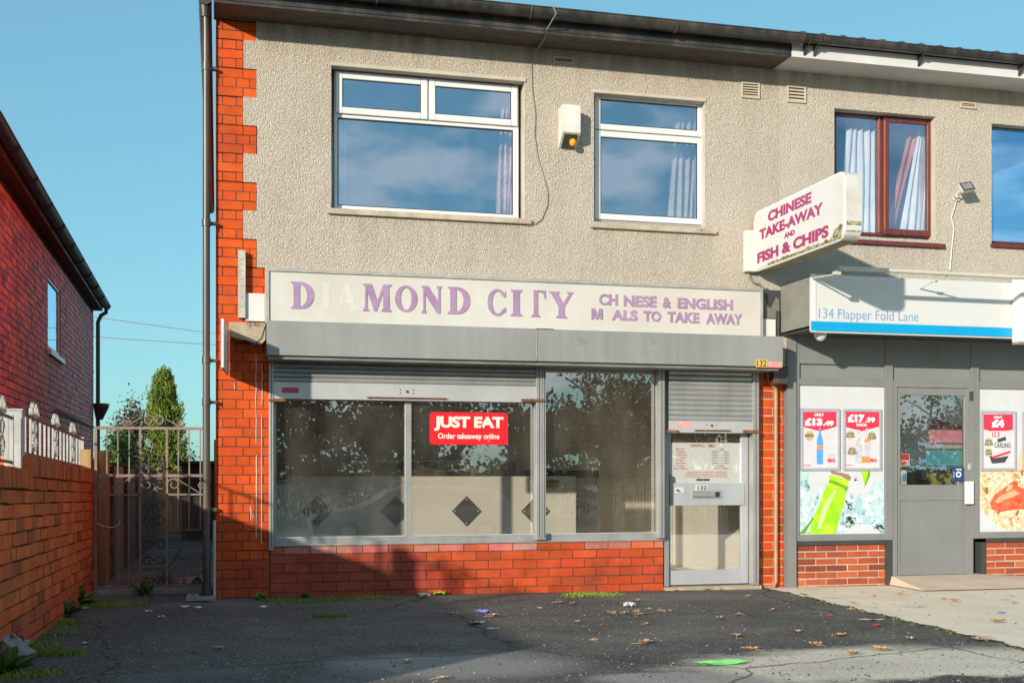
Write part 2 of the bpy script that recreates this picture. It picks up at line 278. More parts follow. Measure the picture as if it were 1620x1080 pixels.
glass('shop_glass', 0.34, (0.98, 0.97, 0.94), smear=0.055, wav=0.02)
glass('upper_glass', 0.50, (0.92, 0.95, 0.98), smear=0.03, wav=0.03, gcol=(0.66, 0.82, 1.0))
glass('upper_glass_net', 0.34, (0.95, 0.97, 1.0), smear=0.02, wav=0.03, gcol=(0.42, 0.68, 1.0))
glass('upper_glass_dark', 0.72, (0.5, 0.55, 0.6), wav=0.03, gcol=(0.36, 0.66, 1.0))
glass('counter_glass', 0.12, (0.85, 0.85, 0.82), smear=0.15)

# ---------------------------------------------------------------- ground material: worn asphalt with pale patches
def ground_mat():
    m = bpy.data.materials.new('asphalt'); m.use_nodes = True; t = m.node_tree; n = t.nodes; l = t.links; p = n['Principled BSDF']
    co = n.new('ShaderNodeTexCoord'); P = co.outputs['Object']
    def noise(s, d, lo, hi, vec=P, r=0.6):
        q = n.new('ShaderNodeTexNoise'); q.inputs['Scale'].default_value = s; q.inputs['Detail'].default_value = d; q.inputs['Roughness'].default_value = r; l.new(vec, q.inputs['Vector'])
        k = n.new('ShaderNodeMapRange'); k.inputs[1].default_value = lo; k.inputs[2].default_value = hi; l.new(q.outputs['Fac'], k.inputs[0]); return k.outputs[0], q
    def mix(f, a, b):
        x = n.new('ShaderNodeMix'); x.data_type = 'RGBA'
        for s, v in ((x.inputs[0], f), (x.inputs[6], a), (x.inputs[7], b)):
            if isinstance(v, bpy.types.NodeSocket): l.new(v, s)
            elif isinstance(v, float): s.default_value = v
            else: s.default_value = (*v, 1)
        return x.outputs[2]
    base = mix(noise(1.1, 6, 0.35, 0.68)[0], (0.066, 0.062, 0.058), (0.12, 0.113, 0.103))
    def blob(cx, cy, rx, ry, soft=0.35):
        ad = n.new('ShaderNodeVectorMath'); ad.operation = 'ADD'; l.new(P, ad.inputs[0])
        q = n.new('ShaderNodeTexNoise'); q.inputs['Scale'].default_value = 2.2; q.inputs['Detail'].default_value = 10; q.inputs['Roughness'].default_value = 0.68; l.new(P, q.inputs['Vector'])
        sc_ = n.new('ShaderNodeVectorMath'); sc_.operation = 'SCALE'; sc_.inputs[3].default_value = 0.75; l.new(q.outputs['Color'], sc_.inputs[0]); l.new(sc_.outputs[0], ad.inputs[1])
        sb = n.new('ShaderNodeVectorMath'); sb.operation = 'SUBTRACT'; l.new(ad.outputs[0], sb.inputs[0]); sb.inputs[1].default_value = (cx+0.375, cy+0.375, 0)
        dv = n.new('ShaderNodeVectorMath'); dv.operation = 'DIVIDE'; l.new(sb.outputs[0], dv.inputs[0]); dv.inputs[1].default_value = (rx, ry, 1e6)
        ln = n.new('ShaderNodeVectorMath'); ln.operation = 'LENGTH'; l.new(dv.outputs[0], ln.inputs[0])
        k = n.new('ShaderNodeMapRange'); k.inputs[1].default_value = 1.0; k.inputs[2].default_value = 1.0-soft; l.new(ln.outputs['Value'], k.inputs[0]); return k.outputs[0]
    for (u, v, ru, rv, c, so) in BLOBS:
        a = G(u, v); base = mix(blob(a.x, a.y, ru, rv, so), base, c)
    # grit and pale stone chips
    v = n.new('ShaderNodeTexVoronoi'); v.inputs['Scale'].default_value = 130; l.new(P, v.inputs['Vector'])
    k = n.new('ShaderNodeMapRange'); k.inputs[1].default_value = 0.30; k.inputs[2].default_value = 0.18; l.new(v.outputs['Distance'], k.inputs[0])
    sepc = n.new('ShaderNodeSeparateColor'); l.new(v.outputs['Color'], sepc.inputs[0])
    k2 = n.new('ShaderNodeMapRange'); k2.inputs[1].default_value = 0.72; k2.inputs[2].default_value = 0.9; l.new(sepc.outputs[0], k2.inputs[0])
    mm = n.new('ShaderNodeMath'); mm.operation = 'MULTIPLY'; l.new(k.outputs[0], mm.inputs[0]); l.new(k2.outputs[0], mm.inputs[1])
    base = mix(mm.outputs[0], base, (0.30, 0.28, 0.25))
    fn, _ = noise(110, 4, 0.3, 0.75)
    mf = n.new('ShaderNodeMath'); mf.operation = 'MULTIPLY'; l.new(fn, mf.inputs[0]); mf.inputs[1].default_value = 0.38
    base = mix(mf.outputs[0], base, (0.022, 0.020, 0.019))
    f2, _ = noise(42, 6, 0.54, 0.70)
    mf2 = n.new('ShaderNodeMath'); mf2.operation = 'MULTIPLY'; l.new(f2, mf2.inputs[0]); mf2.inputs[1].default_value = 0.75
    base = mix(mf2.outputs[0], base, (0.36, 0.31, 0.25))
    f3, _ = noise(0.8, 9, 0.50, 0.66)
    mf3 = n.new('ShaderNodeMath'); mf3.operation = 'MULTIPLY'; l.new(f3, mf3.inputs[0]); mf3.inputs[1].default_value = 0.35
    base = mix(mf3.outputs[0], base, (0.24, 0.215, 0.185))
    cv = n.new('ShaderNodeTexVoronoi'); cv.feature = 'DISTANCE_TO_EDGE'; cv.inputs['Scale'].default_value = 0.45; wv = n.new('ShaderNodeTexNoise'); wv.inputs['Scale'].default_value = 2.0; wv.inputs['Detail'].default_value = 6; l.new(P, wv.inputs['Vector'])
    wm = n.new('ShaderNodeMix'); wm.data_type = 'VECTOR'; wm.inputs[0].default_value = 0.25; l.new(P, wm.inputs[4]); l.new(wv.outputs['Color'], wm.inputs[5]); l.new(wm.outputs[1], cv.inputs['Vector'])
    ck = n.new('ShaderNodeMapRange'); ck.inputs[1].default_value = 0.006; ck.inputs[2].default_value = 0.0; ck.inputs[4].default_value = 0.8; l.new(cv.outputs['Distance'], ck.inputs[0]); base = mix(ck.outputs[0], base, (0.012, 0.012, 0.010))
    l.new(base, p.inputs['Base Color']); p.inputs['Roughness'].default_value = 0.85; p.inputs['Specular IOR Level'].default_value = 0.3
    b = n.new('ShaderNodeBump'); b.inputs['Strength'].default_value = 0.55; b.inputs['Distance'].default_value = 0.006; l.new(v.outputs['Distance'], b.inputs['Height']); l.new(b.outputs[0], p.inputs['Normal'])
    M['asphalt'] = m
BLOBS = [(720, 1050, 0.75, 0.62, (0.30, 0.285, 0.26), 0.5), (1450, 1048, 1.5, 0.75, (0.80, 0.69, 0.55), 0.35), (1080, 1075, 0.5, 0.22, (0.36, 0.34, 0.31), 0.4),
         (1620, 1078, 1.2, 0.25, (0.05, 0.05, 0.05), 0.4), (1280, 1003, 0.9, 0.25, (0.10, 0.075, 0.05), 0.5), (1120, 945, 1.2, 0.35, (0.14, 0.13, 0.12), 0.6)]
ground_mat()
mat('pavement_concrete', (0.82, 0.69, 0.54), (0.70, 0.58, 0.45), rough=0.9, scale=2.0, bump=0.25, bscale=70, spots=(0.52, 0.46, 0.38), spot_scale=2.2, spot_th=0.60, fine=0.08)
mat('ramp_concrete', (0.68, 0.54, 0.42), (0.56, 0.44, 0.33), rough=0.9, scale=3.0, bump=0.3, bscale=60, fine=0.2)
mat('alley_flag', (0.40, 0.33, 0.28), (0.24, 0.20, 0.17), rough=0.9, scale=3, bump=0.5, vcol=True, spots=(0.05, 0.06, 0.02), spot_scale=5, spot_th=0.6)

# ---------------------------------------------------------------- mesh builder
WL = {}   # world location of parents
class MB:
    def __init__(s): s.v = []; s.f = []; s.c = []; s.mi = []; s.smooth = False
    def face(s, pts, col=(1, 1, 1), mi=0):
        b = len(s.v); s.v += [tuple(p) for p in pts]; s.f.append(tuple(range(b, b+len(pts)))); s.c.append(col); s.mi.append(mi)
    def box(s, x0, y0, z0, x1, y1, z1, col=(1, 1, 1), mi=0, M_=None, bev=0.0):
        if x0 > x1: x0, x1 = x1, x0
        if y0 > y1: y0, y1 = y1, y0
        if z0 > z1: z0, z1 = z1, z0
        b = len(s.v)
        if bev <= 0:
            vs = [(x0,y0,z0),(x1,y0,z0),(x1,y1,z0),(x0,y1,z0),(x0,y0,z1),(x1,y0,z1),(x1,y1,z1),(x0,y1,z1)]
            fs = [(0,1,5,4),(1,2,6,5),(2,3,7,6),(3,0,4,7),(4,5,6,7),(3,2,1,0)]
        else:
            e = min(bev, (x1-x0)*.45, (y1-y0)*.45, (z1-z0)*.45)
            bm = bmesh.new(); bmesh.ops.create_cube(bm, size=1.0)
            for q in bm.verts: q.co = Vector(((x0+x1)/2+q.co.x*(x1-x0), (y0+y1)/2+q.co.y*(y1-y0), (z0+z1)/2+q.co.z*(z1-z0)))
            bmesh.ops.bevel(bm, geom=list(bm.edges), offset=e, segments=2, profile=0.6, affect='EDGES')
            bm.verts.index_update(); vs = [tuple(q.co) for q in bm.verts]; fs = [tuple(q.index for q in f.verts) for f in bm.faces]; bm.free()
        if M_ is not None: vs = [tuple(M_ @ Vector(q)) for q in vs]
        s.v += vs
        for f in fs: s.f.append(tuple(b+i for i in f)); s.c.append(col); s.mi.append(mi)
    def tube(s, pts, r, n=8, col=(1, 1, 1), mi=0, caps=True, flat=None):
        pts = [Vector(p) for p in pts]; b = len(s.v); rs = r if isinstance(r, (list, tuple)) else [r]*len(pts)
        up = Vector((0, 0, 1)); prev = None
        for i, p in enumerate(pts):
            d = (pts[min(i+1, len(pts)-1)]-pts[max(i-1, 0)]).normalized()
            if prev is None:
                a = up if abs(d.dot(up)) < 0.9 else Vector((1, 0, 0)); x = d.cross(a).normalized()
            else: x = (prev-d*prev.dot(d)).normalized()
            prev = x; y = d.cross(x).normalized()
            for k in range(n):
                t = 2*math.pi*(k+0.5)/n; q = p+x*math.cos(t)*rs[i]+y*math.sin(t)*rs[i]; s.v.append(tuple(q))
        for i in range(len(pts)-1):
            for k in range(n):
                a0 = b+i*n+k; a1 = b+i*n+(k+1) % n; s.f.append((a0, a1, a1+n, a0+n)); s.c.append(col); s.mi.append(mi)
        if caps:
            s.f.append(tuple(b+k for k in range(n))[::-1]); s.c.append(col); s.mi.append(mi)
            e = b+(len(pts)-1)*n; s.f.append(tuple(e+k for k in range(n))); s.c.append(col); s.mi.append(mi)
    def prism(s, poly, y0, y1, col=(1, 1, 1), mi=0):      # poly in (x, z), front y0, back y1
        b = len(s.v); n = len(poly); s.v += [(x, y0, z) for x, z in poly]+[(x, y1, z) for x, z in poly]
        ar = sum(poly[i][0]*poly[(i+1) % n][1]-poly[(i+1) % n][0]*poly[i][1] for i in range(n))
        idx = list(range(n)) if ar > 0 else list(range(n))[::-1]
        s.f.append(tuple(b+i for i in idx)); s.f.append(tuple(b+n+i for i in idx[::-1])); s.c += [col, col]; s.mi += [mi, mi]
        for k in range(n):
            i, j = idx[k], idx[(k+1) % n]; s.f.append((b+j, b+i, b+n+i, b+n+j)); s.c.append(col); s.mi.append(mi)
    def xprism(s, poly, x0, x1, col=(1, 1, 1), mi=0):     # poly in (y, z), swept in x
        b = len(s.v); n = len(poly); s.v += [(x0, y, z) for y, z in poly]+[(x1, y, z) for y, z in poly]
        s.f.append(tuple(b+i for i in range(n))[::-1]); s.f.append(tuple(b+n+i for i in range(n))); s.c += [col, col]; s.mi += [mi, mi]
        for i in range(n):
            j = (i+1) % n; s.f.append((b+i, b+j, b+n+j, b+n+i)); s.c.append(col); s.mi.append(mi)
    def build(s, name, mats, parent=None, local=False, smooth=None, loc=None):
        me = bpy.data.meshes.new(name)
        L = Vector((0, 0, 0))
        if not local:
            if parent is not None: L = WL[parent.name]
            elif loc is not None: L = Vector(loc)
        me.from_pydata([(a-L.x, b-L.y, c-L.z) for a, b, c in s.v], [], s.f); me.update()
        ca = me.color_attributes.new('Col', 'FLOAT_COLOR', 'CORNER')
        buf = []
        for f, c in zip(s.f, s.c): buf += [c[0], c[1], c[2], 1.0]*len(f)
        ca.data.foreach_set('color', buf)
        if isinstance(mats, str): mats = [mats]
        for q in mats: me.materials.append(M[q])
        me.polygons.foreach_set('material_index', s.mi)
        if smooth or s.smooth: me.polygons.foreach_set('use_smooth', [True]*len(me.polygons))
        o = bpy.data.objects.new(name, me); C.objects.link(o)
        if parent is not None: o.parent = parent; WL[o.name] = Vector(WL[parent.name])
        else:
            if loc is not None: o.location = loc
            WL[o.name] = Vector(loc) if loc is not None else Vector((0, 0, 0))
        if smooth == 'auto':
            for q in me.polygons: q.use_smooth = True
            try: me.set_sharp_from_angle(angle=math.radians(35))
            except Exception: pass
        return o
def tag(o, label=None, cat=None, group=None, kind=None):
    if label: o['label'] = label
    if cat: o['category'] = cat
    if group: o['group'] = group
    if kind: o['kind'] = kind
    return o
def thing(name, label, cat, loc=(0, 0, 0), group=None):
    o = bpy.data.objects.new(name, None); C.objects.link(o); o.location = loc; o.empty_display_size = 0.2
    WL[o.name] = Vector(loc); return tag(o, label, cat, group)
def bx(name, m, parent, x0, y0, z0, x1, y1, z1, bev=0.0):
    b = MB(); b.box(x0, y0, z0, x1, y1, z1, bev=bev); return b.build(name, m, parent)
def poly(name, m, parent, pts, y0, t=0.004):              # pts in (x, z)
    b = MB(); b.prism(pts, y0, y0+t); return b.build(name, m, parent)
def pp(pts, Y): return [onY(u, v, Y) for u, v in pts]
def disc(cx, cz, rx, rz=None, n=28): 
    rz = rz or rx; return [(cx+rx*math.cos(2*math.pi*i/n), cz+rz*math.sin(2*math.pi*i/n)) for i in range(n)]
def rrect(x0, z0, x1, z1, r, n=6):
    P = []
    for cx, cz, a in ((x1-r, z0+r, -90), (x1-r, z1-r, 0), (x0+r, z1-r, 90), (x0+r, z0+r, 180)):
        for i in range(n+1):
            t = math.radians(a+90*i/n); P.append((cx+r*math.cos(t), cz+r*math.sin(t)))
    return P
def curve_mesh(name, cu, m, parent, Mx):
    o = bpy.data.objects.new(name+'_tmp', cu); C.objects.link(o); dg = bpy.context.evaluated_depsgraph_get(); dg.update()
    me = bpy.data.meshes.new_from_object(o.evaluated_get(dg)); bpy.data.objects.remove(o); bpy.data.curves.remove(cu)
    me.transform(Mx); me.materials.clear(); me.materials.append(M[m]); me.name = name
    q = bpy.data.objects.new(name, me); C.objects.link(q)
    if parent is not None: q.parent = parent; WL[q.name] = Vector(WL[parent.name])
    return q
def fit_text(name, s, rect, Y, m, parent, bold=0.0, th=0.0015, shear=0.0, spacing=1.0, axis='Y', keep=False):
    """lettering on a vertical plane; rect = x0,z0,x1,z1 (or y-run on an X plane)"""
    cu = bpy.data.curves.new(name, 'FONT'); cu.body = s; cu.offset = bold; cu.extrude = 0.02; cu.shear = shear; cu.space_character = spacing; cu.resolution_u = 4
    o = bpy.data.objects.new('t', cu); C.objects.link(o); dg = bpy.context.evaluated_depsgraph_get(); dg.update(); me = bpy.data.meshes.new_from_object(o.evaluated_get(dg))
    bpy.data.objects.remove(o); bpy.data.curves.remove(cu)
    xs = [v.co.x for v in me.vertices]; ys = [v.co.y for v in me.vertices]; x0, z0, x1, z1 = rect
    sx = (x1-x0)/(max(xs)-min(xs)); sz = (z1-z0)/(max(ys)-min(ys))
    L = WL[parent.name]
    for v in me.vertices:
        a = x0+(v.co.x-min(xs))*sx; b = z0+(v.co.y-min(ys))*sz; d = th*(1 if v.co.z > 0 else -0.2)
        v.co = Vector((a, Y-d, b))-L if axis == 'Y' else Vector((Y-d, a, b))-L
    me.materials.clear(); me.materials.append(M[m]); me.name = name
    q = bpy.data.objects.new(name, me); C.objects.link(q); q.parent = parent; WL[q.name] = Vector(L); return q
def TX(name, s, u0, v0, u1, v1, Y, m, parent, **k): return fit_text(name, s, R(u0, v0, u1, v1, Y), Y, m, parent, **k)

def holes_wall(b, x0, x1, z0, z1, holes, Y, back, mi=0, rmi=1):
    """sheet with openings: holes = (hx0, hz0, hx1, hz1, depth)"""
    xs = sorted(set([x0, x1]+[min(max(h[i], x0), x1) for h in holes for i in (0, 2)])); zs = sorted(set([z0, z1]+[min(max(h[i], z0), z1) for h in holes for i in (1, 3)]))
    def inside(x, z): return any(h[0] < x < h[2] and h[1] < z < h[3] for h in holes)
    for i in range(len(xs)-1):
        for j in range(len(zs)-1):
            a, c, d, e = xs[i], xs[i+1], zs[j], zs[j+1]
            if c-a < 1e-6 or e-d < 1e-6 or inside((a+c)/2, (d+e)/2): continue
            b.face([(a, Y, d), (c, Y, d), (c, Y, e), (a, Y, e)], mi=mi); b.face([(c, back, d), (a, back, d), (a, back, e), (c, back, e)], mi=rmi)
    for h in holes:
        a, d, c, e, dp = h; y = Y+dp
        if a > x0: b.face([(a, Y, d), (a, y, d), (a, y, e), (a, Y, e)], mi=rmi)
        if c < x1: b.face([(c, y, d), (c, Y, d), (c, Y, e), (c, y, e)], mi=rmi)
        if d > z0: b.face([(a, Y, d), (c, Y, d), (c, y, d), (a, y, d)], mi=rmi)
        if e < z1: b.face([(a, y, e), (c, y, e), (c, Y, e), (a, Y, e)], mi=rmi)
def bcol(v=0.16, hue=0.06, dark=0.0, purple=0.0):
    k = 1+random.uniform(-v, v*0.8); r = k; g = k*(1+random.uniform(-hue, hue)); bl = k*(1+random.uniform(-hue, hue))
    if random.random() < dark: r *= 0.55; g *= 0.6; bl *= 0.8
    if random.random() < purple: r *= 0.8; g *= 0.75; bl *= 1.5
    return (r, g, bl)
def bricks(b, O, U, Nn, rows, zrow, L=0.225, joint=0.008, depth=0.03, jit=0.0015, col=None, pattern='stretch', zf=None, bev=0.0):
    """rows = list of (u0, u1) per course, or None; each brick is a small solid standing proud of the mortar"""
    O = Vector(O); U = Vector(U).normalized(); Nn = Vector(Nn).normalized(); Z = Vector((0, 0, 1))
    col = col or (lambda u, z: bcol())
    for i, rr in enumerate(rows):
        if rr is None: continue
        for (u0, u1) in (rr if isinstance(rr[0], tuple) else [rr]):
            off = 0.0 if i % 2 == 0 else L/2
            if pattern == 'header': l_ = L/2
            elif pattern == 'mixed' and i % 2: l_ = L/2; off = L/4
            else: l_ = L
            u = u0 + (off-l_ if off else 0)
            while u < u1-0.02:
                a, c = max(u, u0)+joint/2, min(u+l_, u1)-joint/2; u += l_
                if c-a < 0.02: continue
                z0 = i*zrow+joint/2; z1 = (i+1)*zrow-joint/2; d = random.uniform(-jit, jit); t = random.uniform(-jit, jit)*0.8
                cc = col((a+c)/2, (z0+z1)/2)
                def P(uu, zz, dd):
                    q = O+U*uu+Z*zz+Nn*dd
                    if zf: q.z += zf(uu)
                    return q
                z0 += random.uniform(-1, 1)*jit; z1 += random.uniform(-1, 1)*jit
                f = [P(a, z0, d), P(c, z0, d+t), P(c, z1, d+t), P(a, z1, d)]; k = [P(a, z0, -depth), P(c, z0, -depth), P(c, z1, -depth), P(a, z1, -depth)]
                if U.cross(Z).dot(Nn) < 0: f = [f[1], f[0], f[3], f[2]]; k = [k[1], k[0], k[3], k[2]]
                n0 = len(b.v); b.v += [tuple(q) for q in f+k]
                for q in ((0, 1, 2, 3), (1, 0, 4, 5), (2, 1, 5, 6), (3, 2, 6, 7), (0, 3, 7, 4)): b.f.append(tuple(n0+w_ for w_ in q)); b.c.append(cc); b.mi.append(0)
def spiral(cx, cz, r0, turns=1.25, a0=0.0, sgn=1, r1=0.35, n=22):
    return [(cx+(r0*(1-(1-r1)*i/n))*math.cos(a0+sgn*2*math.pi*turns*i/n), cz+(r0*(1-(1-r1)*i/n))*math.sin(a0+sgn*2*math.pi*turns*i/n)) for i in range(n+1)]

# ================================================================= THE SETTING
def sheet(name, x0, x1, y0, y1, nx, ny, m, lift=0.0, edge=None, skirt=0.0, xs=None, ys=None):
    b = MB(); xs = xs or [x0+(x1-x0)*i/nx for i in range(nx+1)]; ys = ys or [y0+(y1-y0)*j/ny for j in range(ny+1)]
    pt = [[None]*len(ys) for _ in xs]
    for i, x in enumerate(xs):
        for j, y in enumerate(ys):
            xx = x+(edge(y) if edge and i == 0 else 0); pt[i][j] = (xx, y, gz(xx, y)+lift)
    for i in range(len(xs)-1):
        for j in range(len(ys)-1): b.face([pt[i][j], pt[i+1][j], pt[i+1][j+1], pt[i][j+1]])
    if skirt:
        for j in range(len(ys)-1): a, c = pt[0][j], pt[0][j+1]; b.face([(a[0], a[1], a[2]-skirt), a, c, (c[0], c[1], c[2]-skirt)])
    o = b.build(name, m); return tag(o, kind='structure')
big = [-600, -200, -80, -40, -20, -12, -8, -6, -5, -4, -3, -2, -1, 0, 1, 2, 3, 4, 5, 6, 8, 10, 14, 20, 40, 80, 200, 600]
bys = [-600, -200, -90, -60, -45, -35, -30, -25, -22, -19, -16, -13, -11, -9, -8, -7, -6, -5, -4.5, -4, -3.5, -3, -2.5, -2, -1.5, -1, -.5, 0, .5, 1, 2, 4, 8, 12, 20, 40, 80, 200, 600]
_gz = gz
def gz(x, y): return _gz(x, min(y, 14.0)) 
g = sheet('ground', 0, 0, 0, 0, 0, 0, 'asphalt', xs=big, ys=bys)
eA = G(1240, 937); eB = G(1620, 1027)
def pedge(y): 
    t = (y-eA.y)/(eB.y-eA.y); return (eA.x+(eB.x-eA.x)*t)-4.9+0.018*math.sin(y*9)+0.012*math.sin(y*23+1)+0.008*math.sin(y*61)
sheet('pavement', 4.9, 14, -9.0, 0.02, 10, 90, 'pavement_concrete', lift=0.007, edge=pedge)
# alley path of worn flags
b = MB(); random.seed(3)
b.box(-1.05, 0.62, -0.2, -0.0, 14.0, 0.0-0.3+0.001)
y = 0.9
while y < 14:
    d = random.uniform(0.55, 0.8); x = -1.05
    for w_ in (0.5, 0.55):
        c = random.uniform(0.7, 1.25); t = random.uniform(0, 0.012); z = gz(-.5, y+d/2)+0.012
        b.box(x+0.012, y+0.012, z-0.1, x+w_-0.012, y+d-0.012, z+t, col=(c, c*0.97, c*0.93)); x += w_
    y += d
tag(b.build('alley_path', 'alley_flag'), kind='structure')
b = MB(); b.box(-1.04, 0.60, -0.06, -0.09, 0.80, 0.035, bev=0.012); tag(b.build('alley_kerb', 'stone_grey'), kind='structure')
# ramp up to the shop door on the right
b = MB(); z0 = -0.028
yr = G(1500, 946).y; xl, xr = onY(1408, 910)[0], onY(1552, 910)[0]
zt = onY(1475, 909, 0.0)[1]
def rp(x, y): return (x, y, gz(x, y)+0.0165)
top = [(xl, 0.06, zt), (xr, 0.06, zt), (xr, -0.02, zt), (xl, -0.02, zt)]
b.face([(xl, 0.06, zt), (xl, -0.04, zt), (xr, -0.04, zt), (xr, 0.06, zt)])
b.face([(xl, -0.04, zt), rp(xl-0.12, -0.75), rp(xr+0.30, -0.8), (xr, -0.04, zt)])
b.face([(xl, -0.04, zt), (xl, 0.03, zt), rp(xl-0.02, 0.0), rp(xl-0.12, -0.75)])
b.face([(xr, 0.03, zt), (xr, -0.04, zt), rp(xr+0.30, -0.8), rp(xr+1.2, -0.1), rp(xr+1.2, 0)])
tag(b.build('door_ramp', 'ramp_concrete'), kind='structure')

def Zp(z, Y): return CZ+(z-CZ)*(1+Y/DD)
def Xp(x, Y): return CX+(x-CX)*(1+Y/DD)
def ring(b, x0, z0, x1, z1, w, y0, y1, bev=0.006, ws=None):
    l, r_, bo, t = ws or (w, w, w, w)
    b.box(x0, y0, z0, x0+l, y1, z1, bev=bev); b.box(x1-r_, y0, z0, x1, y1, z1, bev=bev)
    b.box(x0+l, y0+0.0015, z0, x1-r_, y1, z0+bo, bev=bev); b.box(x0+l, y0+0.0015, z1-t, x1-r_, y1, z1, bev=bev)

# ================================================================= TAKEAWAY BUILDING
B = thing('takeaway_building', 'two-storey roughcast building with orange brick corner and empty takeaway shop below', 'building', (2.6, 0, 0))
EV = 4.885   # soffit height
# upper wall, roughcast, with toothed left margin
H1 = (Xp(.967, 0), 3.34, 2.69, 4.585); H2 = (3.345, 3.35, 4.435, 4.54)
holes = [(0, 2.2, 0.447, 2.80, 0.015)]
for r0, r1, w_ in ((35, 38, .3375), (38, 41, .225), (41, 44, .3375), (44, 47, .225), (47, 50, .3375), (50, 53, .225), (53, 56, .3375), (56, 59, .225), (59, 62, .3375)):
    holes.append((0, r0*.08, w_+random.uniform(-.006, .006), r1*.08, 0.015))
holes += [(*H1, 0.16), (*H2, 0.16)]
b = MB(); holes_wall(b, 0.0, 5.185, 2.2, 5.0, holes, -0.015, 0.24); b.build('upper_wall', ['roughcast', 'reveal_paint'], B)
# brick corner pier with quoins
rows = []
for i in range(61):
    w_ = 0.445
    if i >= 35: w_ = [.3375, .225][((i-35)//3) % 2]
    rows.append((0.0, w_))
rows = [(0, .45)]+rows          # one course below ground line
def pcol(u, z):
    c = list(bcol(0.13, 0.12)); 
    if z-0.08 < 0.30: c = [c[0]*0.78, c[1]*0.8, c[2]*2.1]  # low courses turned purple-dark: boundary wall's shadow put into the brick colour
    elif z-0.08 < 0.7 and random.random() < .5: c = [c[0]*0.92, c[1]*0.92, c[2]*1.5]
    return c
b = MB(); bricks(b, (0, 0, -0.08), (1, 0, 0), (0, -1, 0), rows, 0.08, pattern='mixed', joint=0.007, jit=0.0022, col=pcol, depth=0.02)
b.build('brick_pier', 'brick_orange', B)
bx('mortar', 'mortar_dark', B, 0.002, 0.004, -0.1, 0.449, 0.22, 4.88)
bx('side_wall', 'brick_orange', B, 0.0, 0.22, -0.1, 0.20, 8.0, 4.9)
bx('rear_wall', 'roughcast', B, 0.2, 7.9, -0.1, 5.18, 8.1, 4.9)
# plinth under the shop windows
prow = [(0.45, 4.03)]*6
def plcol(u, z):
    c = list(bcol(0.18, 0.12)); x = u
    if z > 0.40: k = random.choice([(.9, .9, .9), (1.1, 2.2, 5), (1.15, 2.6, 7), (1.1, 3.4, 11), (1.05, 1.6, 3), (.8, 2.2, 6)]); c = [c[0]*k[0], c[1]*k[1], c[2]*k[2]]
    if x < 1.9 and z < 0.40: c = [c[0]*0.75, c[1]*0.85, c[2]*1.7]  # left end painted purple-dark as the shade cast by the boundary wall
    return c
b = MB(); bricks(b, (0, 0.004, -0.045), (1, 0, 0), (0, -1, 0), prow, 0.081, joint=0.008, jit=0.002, col=plcol, depth=0.02)
b.build('brick_plinth', 'brick_plinth', B)
bx('mortar', 'mortar_dark', B, 0.45, 0.008, -0.12, 4.03, 0.11, 0.438)
# pier on the right of the door
xa, xb = onY(1199, 760)[0], 5.262
b = MB(); bricks(b, (0, 0.03, -0.08), (1, 0, 0), (0, -1, 0), [(xa, xb)]*26, 0.08, joint=0.011, jit=0.002, depth=0.02, pattern='mixed', col=lambda u, z: tuple(k*(0.62 if random.random() < .35 and z < 0.7 else 1) for k in bcol(0.15, 0.1)))
b.build('brick_pier', 'brick_orange', B); bx('mortar', 'mortar_pale', B, xa, 0.036, -0.1, xb, 0.2, 2.02)
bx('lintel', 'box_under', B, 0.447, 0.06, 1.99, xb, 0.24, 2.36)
bx('door_step', 'concrete_old', B, 4.03, -0.05, -0.08, xa+0.02, 0.14, -0.004, bev=0.01)
# eaves
bx('soffit', 'soffit_timber', B, -0.015, -0.37, EV, 5.13, 0.03, EV+0.025)
b = MB(); b.box(-0.015, -0.385, EV-0.012, 5.12, -0.372, EV+0.11); b.box(-0.015, -0.392, EV+0.012, 5.12, -0.386, EV+0.02); b.build('fascia_board', 'black_plastic', B)
def gutter(b, x0, x1, yc, zc, r, col=(1, 1, 1)):
    n = 10; pts = [(yc-r*math.cos(math.pi*k/n), zc-r*math.sin(math.pi*k/n)) for k in range(n+1)]
    inn = [(yc-(r-.006)*math.cos(math.pi*k/n), zc-(r-.006)*math.sin(math.pi*k/n)) for k in range(n+1)][::-1]
    P = pts+inn
    for i in range(len(P)):
        a, c = P[i], P[(i+1) % len(P)]; b.face([(x0, *a), (x1, *a), (x1, *c), (x0, *c)][::-1])
    for xx in (x0, x1): 
        for i in range(n): b.face([(xx, *pts[i]), (xx, *pts[i+1]), (xx, *inn[len(inn)-2-i]), (xx, *inn[len(inn)-1-i])])
    b.tube([(x0, yc-r, zc+.003), (x1, yc-r, zc+.003)], 0.007, 6)
GY, GZ_, GR = -0.465, EV+0.155, 0.072
b = MB(); gutter(b, -0.03, 5.20, GY, GZ_, GR)
gt = b.build('gutter', 'black_plastic', B)
b = MB()
for x in (0.0, 1.3, 2.62, 3.95):
    b = MB(); pts = [(x, GY-(GR+.005)*math.cos(math.pi*k/10), GZ_-(GR+.005)*math.sin(math.pi*k/10)) for k in range(11)]; b.tube(pts, 0.007, 6)
    b.build('gutter_bracket', 'pipe_dark', gt)
b = MB()
b.tube([(2.79, GY-.09, GZ_+.03), (2.83, GY-.085, GZ_-.05), (2.79, -0.40, EV+.02), (2.80, -0.30, EV-.02), (2.80, -0.02, EV-.03)], 0.006, 6); b.build('wire_tie', 'cable_grey', gt)
b = MB(); b.tube([(-.078, -.058, EV+.02), (-.075, -.055, EV-.10), (-.075, -.055, 0.10)], 0.031, 12)
for z in (4.45, 3.15, 2.0, 1.65, 0.75): b.tube([(-.075, -.055, z-.03), (-.075, -.055, z+.03)], 0.037, 12)
b.tube([(-.075, -.055, 0.11), (-.075, -.055, 0.0)], 0.037, 12)
dp = b.build('downpipe', 'pipe_dark', B, smooth='auto')
b = MB()
